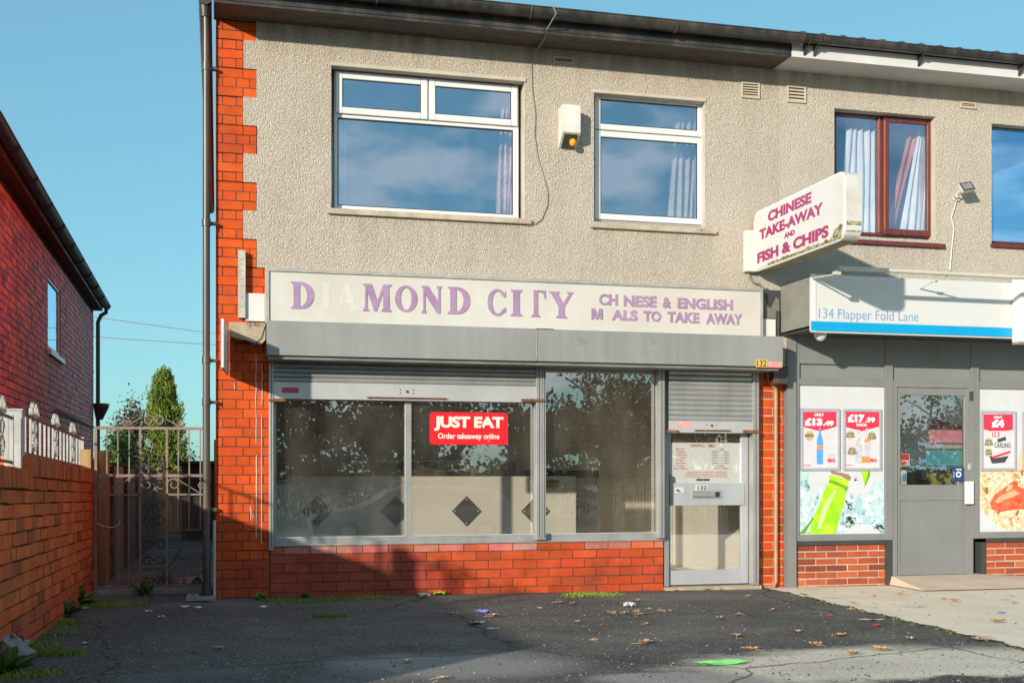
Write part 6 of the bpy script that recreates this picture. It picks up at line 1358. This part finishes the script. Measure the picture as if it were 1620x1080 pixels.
bx('gravel_board', 'concrete_post', AF, -1.15, .9, -.3, -1.12, 14, .14)
for i, (y, m_, z1) in enumerate(((1.75, 'fence_post_wood', 1.27), (3.5, 'concrete_post', 1.12), (5.4, 'concrete_post', 1.10), (7.4, 'concrete_post', 1.07), (9.4, 'concrete_post', 1.05), (11.6, 'concrete_post', 1.03))):
    bx('post', m_, AF, -1.10, y-.05, gz(-1.1, y)-.05, -1.0, y+.05, z1, bev=.01)
SH = thing('garden_shed', 'weathered low wooden shed beyond the right side of the alley', 'shed', (-.35, 13, 0))
b = MB(); xs = -.62; 
while xs < .3: c = random.uniform(.7, 1.2); b.box(xs, 12, -.3, xs+.10, 12.02, 1.20, col=(c, c, c)); xs += .108
M['shed_wood'] = mat('shed_wood', (.17, .125, .09), (.09, .065, .05), rough=.9, scale=3, aniso=(6, 6, .6), vcol=True); b.build('walls', 'shed_wood', SH); bx('walls', 'shed_wood', SH, -.62, 12.02, -.3, .3, 14, 1.2)
b = MB(); b.xprism([(11.85, 1.26), (14.2, 1.20), (14.2, 1.16), (11.85, 1.21)], -.75, .4); b.build('roof', 'dark_metal', SH)
EF = thing('end_fence', 'reddish timber fence crossing the far end of the alley', 'fence', (-1.5, 16, 0))
b = MB(); xs = -6
while xs < 3: c = random.uniform(.7, 1.2); b.box(xs, 16, -.4, xs+.13, 16.02, 1.10+random.uniform(-.02, .02), col=(c, c, c)); xs += .14
b.build('boards', 'fence_wood', EF); bx('rail', 'fence_wood', EF, -6, 15.95, .75, 3, 15.99, .85)
TF = thing('side_fence', 'dark timber fence along the right of the alley behind the shop', 'fence', (0, 9, 0)); bx('boards', 'fence_wood', TF, -.02, 8.15, -.3, .02, 12, 1.5); bx('post', 'fence_wood', TF, -.04, 8.1, -.3, .06, 8.15, 1.55)

def leafcloud(b, fn, n, size, col, up=.3, aspect=1.0, orient=None):
    for _ in range(n):
        p = fn(); s_ = size*random.uniform(.6, 1.3); d = Vector((random.gauss(0, 1), random.gauss(0, 1), random.gauss(0, 1)+up)).normalized() if orient is None else (orient(p)+Vector((random.gauss(0, .35), random.gauss(0, .35), random.gauss(0, .35)))).normalized()
        e = d.cross(Vector((random.gauss(0, 1), random.gauss(0, 1), random.gauss(0, 1)))).normalized()*s_*.45/aspect; p = Vector(p); c = col()
        b.face([p-d*s_*.5, p+e, p+d*s_*.6, p-e], col=c)
# conifer: flame-shaped sprays on leader stems
CO = thing('conifer', 'tall bright green conifer standing behind the alley', 'tree', (-1.72, 26, 0))
b = MB(); b.tube([(-1.72, 26, -1), (-1.72, 26, 2.8)], [.14, .04], 8); b.build('trunk', 'tree_bark', CO)
random.seed(4); b = MB()
X0, Y0_ = onY(259, 700, 26)[0], 26
ZT_ = onY(259, 586, 26)[1]
def env(z): t = (z-.2)/(ZT_-.2); return .88*(1-t)**.85*min(1, .72+t*1.6) if t < 1 else 0
clumps = []
for i in range(420):
    z = .1+(ZT_-.25)*random.random()**.9; r = env(z); a = random.uniform(0, 2*math.pi); k = random.uniform(.72, 1.12); rr = r*k
    clumps.append((X0+rr*math.cos(a), Y0_+rr*math.sin(a), z, random.uniform(.6, 1.25)))
clumps += [(X0+.42, Y0_-.1, z, 1) for z in (2.2, 2.5, 2.75, 2.95)]+[(X0-.34, Y0_-.1, z, 1) for z in (2.9, 3.15, 3.35)]+[(X0, Y0_, ZT_-q, 1) for q in (.05, .15, .25, .35)]
for (cx_, cy_, cz1, cc) in clumps:
    out_ = Vector((cx_-X0, cy_-Y0_, 0)); out_ = out_.normalized() if out_.length > .01 else Vector((0, 0, 0)); h = .34*random.uniform(.7, 1.2)
    def fn():
        t = random.random(); w_ = .085*(1-t)**.8+.012; return Vector((cx_, cy_, cz1-.1))+out_*(.12*t)+Vector((random.gauss(0, w_), random.gauss(0, w_), h*t))
    leafcloud(b, fn, 44, .085, lambda: tuple(cc*random.uniform(.75, 1.25)*q for q in (1, 1, 1)), orient=lambda p: Vector((out_.x*.7, out_.y*.7, 1)), aspect=2.4)
b.build('foliage', 'conifer_green', CO)
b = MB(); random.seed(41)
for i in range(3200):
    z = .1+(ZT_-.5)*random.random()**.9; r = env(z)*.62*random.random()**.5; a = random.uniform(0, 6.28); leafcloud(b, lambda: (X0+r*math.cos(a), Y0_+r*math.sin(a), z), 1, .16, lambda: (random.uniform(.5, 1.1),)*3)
b.build('light_block_core', 'shrub_brown', CO)  # dark core of leaves added to stop light passing through the crown
def bush(name, label, cat, cx_, cy_, z0, z1, rx, n, m, size, seed, twigs=True, openness=.25):
    random.seed(seed); T = thing(name, label, cat, (cx_, cy_, z0)); b = MB(); cl_ = []
    for i in range(14): a = random.uniform(0, 6.28); rr = rx*random.random()**.5; zz = z0+(z1-z0)*random.uniform(.25, .95); cl_.append((cx_+rr*math.cos(a)*(1.15-(zz-z0)/(z1-z0)*.7), cy_+rr*math.sin(a), zz, random.uniform(.7, 1.25)))
    if twigs:
        for c in cl_: b.tube([(cx_+random.uniform(-.1, .1)*rx, cy_, z0), ((cx_+c[0])/2, (cy_+c[1])/2, z0+(c[2]-z0)*.5), (c[0], c[1], c[2]+(z1-z0)*.08)], [.03*rx, .018*rx, .006*rx], 5)
        b.build('stems', 'tree_bark', T)
    b = MB()
    for c in cl_: leafcloud(b, lambda: (c[0]+random.gauss(0, rx*.25), c[1]+random.gauss(0, rx*.25), c[2]+random.gauss(0, (z1-z0)*.09)), n//14, size, lambda: tuple(c[3]*random.uniform(.7, 1.3) for _ in range(3)))
    b.build('foliage', m, T); return T
Yb_ = 20
xx, zz = onY(203, 650, Yb_); bush('shrub', 'loose grey-brown shrub left of the conifer', 'shrub', onY(205, 700, Yb_)[0], Yb_, -.4, zz, .50, 5600, 'shrub_brown', .075, 5)
xx, zz = onY(170, 700, 18); bush('shrub', 'dark green low shrub just above the alley fence on the left', 'shrub', onY(190, 700, 18)[0], 18, -.2, onY(190, 690, 18)[1], .42, 3500, 'weed_green', .07, 6)
xx, zz = onY(315, 700, 19); bush('shrub', 'small pale bush by the shed roof', 'shrub', onY(300, 760, 17)[0], 17, -.3, onY(303, 722, 17)[1], .24, 1500, 'shrub_brown', .05, 8)
T = thing('spiky_plant', 'spiky green yucca-like plant peeping over the fence', 'plant', (onY(160, 720, 15)[0], 15, 0)); random.seed(2); b = MB(); cx_, cz1 = onY(160, 745, 15)
for i in range(60):
    a = random.uniform(0, 6.28); el = random.uniform(.6, 1.5); L_ = random.uniform(.3, .55); d = Vector((math.cos(a)*math.cos(el), math.sin(a)*math.cos(el), math.sin(el))); p = Vector((cx_, 15, cz1-.1)); e = d.cross(Vector((0, 0, 1))).normalized()*.015
    b.face([p-e, p+e, p+d*L_+Vector((0, 0, -.05*L_))], col=(random.uniform(.7, 1.2),)*3)
b.build('leaves', 'weed_green', T); b = MB(); b.tube([(cx_, 15, -.3), (cx_, 15, cz1-.1)], .05, 7); b.build('stem', 'tree_bark', T)
# overhead cables
for (u0, v0, u1, v1), lb in (((120, 497, 345, 529), 'upper thin black overhead cable crossing the sky gap'), ((120, 531, 345, 546), 'lower thin black overhead cable crossing the sky gap')):
    a, c = onY(u0, v0, 22), onY(u1, v1, 22); dx = (c[0]-a[0]); b = MB(); P = []
    for k in range(13): t = -.8+k*.2; P.append((a[0]+dx*t, 22, a[1]+(c[1]-a[1])*t-.06*(1-((t-.4)/1.2)**2)+.06)); 
    b.tube(P, .011, 5); tag(b.build('overhead_cable', 'cable_grey'), lb, 'cable', 'overhead cables')

# ================================================================= GROUND CLUTTER
def litter(name, label, cat, u, v, m, w_, d_, rot=0, crumple=.01, seed=1, group=None, lift=0.0):
    rr = random.Random(seed); g_ = G(u, v); b = MB(); n = 4; P = [[None]*(n+1) for _ in range(n+1)]
    lf = .014 if g_.x > 4.9 else 0
    for i in range(n+1):
        for j in range(n+1):
            a, c = (i/n-.5)*w_, (j/n-.5)*d_; edge = 1+.22*rr.uniform(-1, 1)*(i in (0, n) or j in (0, n)); a *= edge; x = g_.x+a*math.cos(rot)-c*math.sin(rot); y = g_.y+a*math.sin(rot)+c*math.cos(rot); P[i][j] = (x, y, gz(x, y)+lf+.004+rr.random()*crumple)
    for i in range(n):
        for j in range(n): b.face([P[i][j], P[i+1][j], P[i+1][j+1], P[i][j+1]])
    for i in range(n):
        for j in range(n): b.face([(p[0], p[1], p[2]-.002) for p in (P[i][j+1], P[i+1][j+1], P[i+1][j], P[i][j])])
    return tag(b.build(name, m, None, loc=(g_.x, g_.y, g_.z)), label, cat, group)
litter('green_wrapper', 'bright green plastic wrapper lying flat on the asphalt near the bottom edge', 'litter', 1140, 1050, 'litter_green', .24, .10, .1, .02, 2)
litter('lime_wrapper', 'crumpled lime wrapper at the foot of the brick plinth', 'litter', 694, 940, 'litter_lime', .10, .13, .6, .03, 3)
litter('grey_stone_scrap', 'grey crumpled scrap beside the lime wrapper', 'litter', 671, 944, 'litter_grey', .10, .07, .2, .04, 4)
litter('violet_wrapper', 'small violet wrapper on the dark asphalt in front of the plinth', 'litter', 765, 969, 'litter_violet', .11, .07, 0, .02, 5)
litter('paper_scrap', 'torn grey paper scrap near the violet wrapper', 'litter', 751, 987, 'litter_grey', .12, .07, .5, .02, 6); litter('paper_scrap', 'small dirty paper strip below the torn grey scrap', 'litter', 779, 995, 'litter_grey', .09, .03, .1, .01, 7)
litter('paper_scrap', 'white paper among the clustered dry leaves', 'litter', 996, 960, 'litter_white', .08, .05, .2, .04, 8)
litter('paper_scrap', 'pale flattened paper strip near the pavement edge', 'litter', 1380, 981, 'litter_grey', .16, .05, -.2, .01, 9)
litter('bottle_top', 'red bottle top on the asphalt by the pavement edge', 'litter', 1387, 990, 'litter_red', .045, .045, 0, .015, 10); litter('bottle_top', 'faded red scrap up towards the shop door', 'litter', 1314, 974, 'litter_red', .05, .03, 0, .01, 11)
litter('bottle_top', 'tiny red scrap on the concrete pavement', 'litter', 1383, 945, 'litter_red', .03, .03, 0, .008, 12); litter('bottle_top', 'purple sweet wrapper on the pavement at the right', 'litter', 1585, 972, 'litter_violet', .05, .04, 0, .01, 13)
for i, (u, v, l_) in enumerate(((292, 961, 'white tissue scrap in front of the alley gate'), (313, 962, 'second white scrap just right of the tissue by the gate'), (256, 977, 'small white scrap on the dark asphalt left of the corner pier'), (234, 968, 'pinkish paper strip in front of the gate'), (305, 942, 'white card scrap by the foot of the downpipe'), (160, 926, 'pale bag scrap inside the gate on the left'), (418, 961, 'white scrap under the corner pier'), (135, 963, 'bluish scrap beside the moss at the boundary wall'))):
    litter('paper_scrap', l_, 'litter', u, v, 'litter_white', .09 if i in (0, 4, 5) else .05, .045, i*.7, .015, 30+i)
litter('plastic_bag', 'crumpled pale plastic bag behind the right side of the gate', 'litter', 305, 926, 'litter_white', .20, .22, .6, .10, 50)
o = litter('clay_drain_cover', 'small reddish broken drain surround below the downpipe', 'drain', 313, 951, 'stone_grey', .20, .10, 0, .01, 51)
# dry leaves
def leafmesh(seed, s_):
    s_ *= .62
    rr = random.Random(seed); b = MB(); n = 5; lob = []
    for k in range(20):
        a = 2*math.pi*k/20; r_ = s_*(.62+.38*abs(math.cos(2.5*a)))*(1 if k % 2 else .8)*rr.uniform(.85, 1.1); lob.append((r_*math.cos(a), r_*math.sin(a)*.75))
    cu_ = rr.uniform(.25, .8)
    def z(x, y): return .006+cu_*abs(y)*.9+cu_*x*x/s_*.5+rr.uniform(0, .004)
    c = (0, 0, .008); pts = [(x, y, z(x, y)) for x, y in lob]
    k_ = rr.uniform(.65, 1.2)
    for i in range(20): b.face([c, pts[i], pts[(i+1) % 20]], col=(k_, k_, k_)); b.face([(0, 0, .006), tuple(q-(.002 if j == 2 else 0) for j, q in enumerate(pts[(i+1) % 20])), tuple(q-(.002 if j == 2 else 0) for j, q in enumerate(pts[i]))], col=(k_*.9, k_*.9, k_*.9))
    b.tube([(-s_*.5, 0, .008), (-s_*1.0, s_*.1, .01), (-s_*1.5, s_*.3, .006)], .0016, 4, col=(.7, .6, .5)); return b
protos = []
big_leaves = [(1022, 1019, .095, 'big curled dry leaf lying alone left of the green wrapper, mid asphalt'), (985+180, 1007, .08, 'curled dry leaf above the green wrapper'), (1187, 1029, .085, 'dry leaf with long stalk just above the green wrapper'), (1330, 1006, .10, 'long folded dry leaf on the brown stain of the asphalt'),
              (1393, 1029, .10, 'spread dry leaf alone on the pale worn patch'), (1422, 943, .09, 'crisp curled leaf standing up on the pavement near the ramp'), (1552, 1014, .13, 'broad dry leaf caught at the pavement edge on the right'), (1578, 987, .11, 'flat dry leaf on the pavement at the far right'), (1272, 945, .09, 'dry leaf just in front of the grey pilaster')]
smalls = [(1010, 967), (1026, 965), (1007, 972), (988, 971), (1045, 968), (1060, 967), (1015, 973), (967, 972), (905, 956), (885, 954), (853, 963), (913, 985), (781, 976), (712, 972), (645, 1048), (1224, 965), (1169, 973), (1138, 980), (1185, 944), (1348, 957), (1383, 958), (1493, 950), (1510, 954), (1600, 946), (1605, 957), (1345, 965), (1262, 1000), (1350, 1036), (938, 1015), (1440, 1012), (1024, 988), (1118, 933), (1122, 930), (1070, 935), (345, 1027), (135, 1019), (700, 1075), (1290, 1022), (1008, 951), (992, 955)]
for i, (u, v, s_, lb) in enumerate(big_leaves):
    g_ = G(u, v); o = leafmesh(100+i, s_).build('dry_leaf', 'dry_leaf', None, local=True); o.location = (g_.x, g_.y, g_.z+(.014 if g_.x > 4.9 else 0)); o.rotation_euler = (0, 0, i*1.3); tag(o, lb, 'leaf', 'dry leaves on the ground')
for i, (u, v) in enumerate(smalls):
    g_ = G(u, v); sz = .05+.03*((i*7) % 5)/5
    if i < 5: o = leafmesh(200+i, .06).build('dry_leaf', 'dry_leaf', None, local=True); protos.append(o)
    else: o = protos[i % 5].copy(); C.objects.link(o)
    o.location = (g_.x, g_.y, g_.z+(.014 if g_.x > 4.9 else 0)); o.rotation_euler = (0, 0, i*2.1); k = sz/.06; o.scale = (k, k, k)
    tag(o, 'small brown dry leaf scattered on the forecourt', 'leaf', 'dry leaves on the ground')
# loose pale chips and crumbs
b = MB(); random.seed(9)
for i in range(3600):
    u, v = random.uniform(60, 1620), 935+150*random.random(); g_ = G(u, v)
    if g_.x > 4.8: 
        if random.random() < .6: continue
    s_ = random.choice([.003, .004, .005, .005, .006, .009]); k = random.choice([.3, .5, .7, .9, 1.15]); x, y, z = g_.x, g_.y, g_.z+(.013 if g_.x > 4.9 else 0)
    b.face([(x-s_, y-s_*.7, z+.001), (x+s_, y-s_*.6, z+.001), (x+s_*.3, y, z+s_)], col=(k, k, k)); b.face([(x+s_, y-s_*.6, z+.001), (x, y+s_, z+.001), (x+s_*.3, y, z+s_)], col=(k, k, k)); b.face([(x, y+s_, z+.001), (x-s_, y-s_*.7, z+.001), (x+s_*.3, y, z+s_)], col=(k, k, k))
mat('chip', (.24, .22, .19), (.18, .16, .14), rough=.9, vcol=True)
tag(b.build('stone_chips', 'chip'), 'pale grit and stone chips strewn over the asphalt', 'grit', kind='stuff')
# moss and weeds
def blades(b, pts, n, h, sp, up=1.0, col=(1, 1, 1), wd=.15):
    for (x, y, r_) in pts:
        for _ in range(n):
            a = random.uniform(0, 6.28); rr = r_*random.random()**.6; px, py = x+rr*math.cos(a)*sp, y+rr*math.sin(a); z = gz(px, py); hh = h*random.uniform(.4, 1.2); d = Vector((random.gauss(0, .5), random.gauss(0, .5), up)).normalized()*hh; e = Vector((random.gauss(0, 1), random.gauss(0, 1), 0)).normalized()*hh*wd; p = Vector((px, py, z)); k = random.uniform(.6, 1.3)
            b.face([p-e, p+e, p+d], col=(col[0]*k, col[1]*k, col[2]*k))
b = MB(); random.seed(31); P = []
for u, v, r_ in ((165, 957, .16), (185, 955, .14), (145, 955, .12), (75, 990, .16), (60, 1005, .14), (90, 985, .10), (50, 1022, .10), (15, 1068, .15), (75, 1035, .08), (100, 1034, .08), (560, 946, .16), (600, 946, .12), (445, 950, .10), (500, 951, .10), (520, 975, .07), (930, 941, .13), (955, 941, .12), (910, 943, .08), (810, 935, .10), (790, 935, .08), (850, 934, .08)): g_ = G(u, v); P.append((g_.x, g_.y, r_*1.25))
yy = eA.y; jb = MB()
while yy > -4.6:
    xe = 4.9+pedge(yy); w3 = .008+.016*random.random(); xn = 4.9+pedge(yy-.02); jb.face([(xe-w3, yy-.02, gz(xe, yy)+.0045), (xe+w3*.7, yy-.02, gz(xe, yy)+.0095), (xe+w3*.7, yy, gz(xe, yy)+.0095), (xe-w3, yy, gz(xe, yy)+.0045)]); yy -= .02
tag(jb.build('pavement_joint', 'mortar_mossy'), kind='structure')
blades(b, P, 800, .026, 1.4)
yy = eA.y
while yy > -4.4:
    if random.random() < .7: blades(b, [(4.9+pedge(yy)+random.uniform(-.02, .02), yy, random.uniform(.012, .03))], 30, .012, 1.0, col=(1.0, .8, .9))
    yy -= .03
b_ = b; tag(b.build('moss_patches', 'moss'), 'yellow-green moss and short grass along the wall bottoms', 'moss', kind='stuff')
def weed(label, u, v, h, n, seed, broad=.12):
    random.seed(seed); g_ = G(u, v); b = MB()
    for i in range(n):
        a = random.uniform(0, 6.28); el = random.uniform(.35, 1.3); L_ = h*random.uniform(.5, 1.1); d = Vector((math.cos(a)*math.cos(el), math.sin(a)*math.cos(el), math.sin(el))); p = g_+Vector((random.gauss(0, h*.12), random.gauss(0, h*.12), 0)); m_ = p+d*L_*.6; e = d.cross(Vector((0, 0, 1))).normalized()*L_*broad; t_ = p+d*L_-Vector((0, 0, L_*.18)); k = random.uniform(.7, 1.4)
        b.face([p, m_-e, t_, m_+e], col=(k, k, k))
    tag(b.build('weed', 'weed_green', None, loc=tuple(g_)), label, 'weed', 'weeds in the ground joints')
weed('tallest weed growing against the boundary wall near the gate', 113, 957, .24, 46, 1); weed('bushy pale weed lower down beside the boundary wall', 97, 975, .20, 40, 2, .2); weed('weed sprouting just inside the middle of the gate', 229, 941, .20, 34, 3, .08); weed('thin weed in front of the gate threshold', 232, 952, .10, 16, 4, .08)
weed('small bright weed at the foot of the corner pier', 412, 949, .09, 26, 5, .25); weed('small weed under the left end of the plinth', 484, 945, .09, 22, 6, .15); weed('small weed growing by the middle of the plinth', 573, 940, .09, 22, 7, .25); weed('tiny weed left of the gate post', 136, 942, .10, 18, 8, .12)
g_ = G(262, 925); weed('grassy weed inside the gate further back', 265, 928, .18, 26, 9, .05)
weed('dark weed at the left picture edge below the boundary wall', 12, 1062, .16, 46, 10, .14)
b = MB(); random.seed(77); g_ = G(22, 1050)
def rock(b, cx_, cy_, cz1, r_):
    for j in range(6):
        for i in range(9):
            def sp(i, j): t = 2*math.pi*(i % 9)/9; p = math.pi*j/6; q = r_*(1+.22*math.sin(3.1*i % 9+j*2.3)); return (cx_+q*math.sin(p)*math.cos(t), cy_+q*1.2*math.sin(p)*math.sin(t), cz1+q*.8*math.cos(p))
            b.face([sp(i, j), sp(i, j+1), sp(i+1, j+1), sp(i+1, j)])
rock(b, g_.x-.02, g_.y, g_.z+.06, .11); tag(b.build('rubble_lump', 'stone_grey', None, loc=tuple(g_)), 'rough grey lump of rubble at the bottom left against the boundary wall', 'stone')
b = MB(); g1_ = G(1195, 926)
for i in range(6): a = i*.9; b.tube([(g1_.x+random.uniform(-.06, .06), g1_.y+.05, g1_.z+.01), (g1_.x+random.uniform(-.05, .15), g1_.y-.02, g1_.z+.05), (g1_.x+.12+random.uniform(-.05, .1), g1_.y-.04, g1_.z+.01)], .005, 5)
tag(b.build('dry_stalks', 'fence_post_wood'), 'dry broken stalks lying at the foot of the door frame', 'debris')

# ================================================================= ACROSS THE STREET (seen mirrored in the glass)
random.seed(14)
def street_tree_mesh():
    t = MB(); f = MB(); ends = []
    def grow(p, d, L_, r_, lev):
        n = 4; pts = [p]; q = p
        for k in range(n): d = (d+Vector((random.gauss(0, .12), random.gauss(0, .12), random.gauss(0, .07)))).normalized(); q = q+d*L_/n; pts.append(q)
        t.tube(pts, [r_*(1-.45*k/n) for k in range(n+1)], 6 if lev < 2 else 4, caps=False)
        if lev >= 3: ends.extend(pts[1:]); return
        for k in range(4 if lev else 6):
            a = random.uniform(0, 6.28); nd = (d*.75+Vector((math.cos(a), math.sin(a), random.uniform(-.15, .35)))*.85).normalized(); grow(pts[random.choice([2, 3, 4])] if lev else pts[random.choice([3, 4])], nd, L_*random.uniform(.6, .8), r_*.5, lev+1)
    grow(Vector((0, 0, 0)), Vector((.03, 0, 1)), 2.6, .30, 0)
    for _ in range(3): a = random.uniform(0, 6.28); grow(Vector((0, 0, 2.0)), Vector((math.cos(a), math.sin(a), -.02)).normalized(), 2.4, .12, 1)
    for e in ends:
        if random.random() < .18: continue
        leafcloud(f, lambda: e+Vector((random.gauss(0, .22), random.gauss(0, .22), random.gauss(0, .18))), 9, .15, lambda: (random.uniform(.6, 1.3),)*3)
    return t, f
TR = []
spots = [(-3.5, -29, 1.0), (1.2, -28, 1.05), (5.6, -29, 1.15), (9.6, -28, 1.0), (13.6, -30, 1.1), (18.0, -28, 1.0), (22.5, -29, 1.1), (27, -28, 1.0), (31, -29, 1.1), (7.8, -33, 1.2), (16, -34, 1.2)]
tms = [street_tree_mesh() for _ in range(3)]
for k, (t, f) in enumerate(tms):
    T = thing('street_tree', 'leafy street tree standing across the road, mirrored in the shop glass', 'tree', (0, 0, 0), 'street trees across the road'); t.build('trunk', 'tree_bark', T); f.build('foliage', 'leaf_dark', T); TR.append(T)
for i, (x, y, s_) in enumerate(spots):
    T = TR[i % 3]
    if i >= 3:
        N_ = T.copy(); C.objects.link(N_)
        for ch in T.children: c_ = ch.copy(); C.objects.link(c_); c_.parent = N_
        T = N_
    T.location = (x, y, gz(x, y)-.15); T.rotation_euler = (0, 0, i*1.9); T.scale = (s_, s_, s_)
PF = thing('palisade_fence', 'grey palisade fence across the road, mirrored in the shop glass', 'fence', (10, -40, -1.3))
b = MB(); x = -12; zg = gz(0, -40)
while x < 36: b.box(x, -40, zg, x+.07, -39.97, zg+1.75); b.face([(x, -39.99, zg+1.75), (x+.07, -39.99, zg+1.75), (x+.035, -39.99, zg+1.85)]); x += .16
b.box(-12, -39.96, zg+.3, 36, -39.92, zg+.36); b.box(-12, -39.96, zg+1.4, 36, -39.92, zg+1.46); b.build('pales', 'concrete_post', PF)
HG = thing('hedge', 'hedge beyond the palisade fence, mirrored in the glass', 'hedge', (10, -46, -1.3)); b = MB(); random.seed(6)
leafcloud(b, lambda: (random.uniform(-14, 40), -46+random.gauss(0, .8), zg+random.random()**.6*2.1), 9000, .35, lambda: (random.uniform(.5, 1.1),)*3); b.build('foliage', 'leaf_dark', HG)
# parked car across the forecourt
CR = thing('parked_car', 'silver hatchback parked behind the camera, mirrored in the shop glass', 'car', (4.6, -19, gz(4.6, -19)))
b = MB(); z0 = gz(4.6, -19); yb0 = -19.85
prof = [(2.25+(x-2.35)*1.22, z) for x, z in ((2.35, .30), (2.3, .62), (2.45, .78), (3.3, .92), (3.95, 1.36), (4.5, 1.46), (5.5, 1.45), (6.15, 1.32), (6.5, .98), (6.62, .70), (6.6, .30))]
b.prism([(x, z+z0) for x, z in prof], yb0, yb0+1.65); b.build('body', 'car_paint', CR)
for yy in (yb0-.01, yb0+1.651):
    b = MB(); b.prism([(x, z+z0) for x, z in ((3.65, .95), (4.05, 1.32), (4.55, 1.39), (5.45, 1.38), (6.6, 1.26), (7.0, .98))], yy, yy+.009); b.build('side_glass', 'car_glass', CR)
for x in (3.1, 6.5):
    for yy in (yb0-.01, yb0+1.46): b = MB(); b.tube([(x, yy, z0+.31), (x, yy+.2, z0+.31)], .31, 18); o = b.build('wheel', 'tyre', CR); b = MB(); b.tube([(x, yy-.005 if yy < -19.5 else yy+.2, z0+.31), (x, yy if yy < -19.5 else yy+.206, z0+.31)], .19, 14); b.build('rim', 'galv', o)
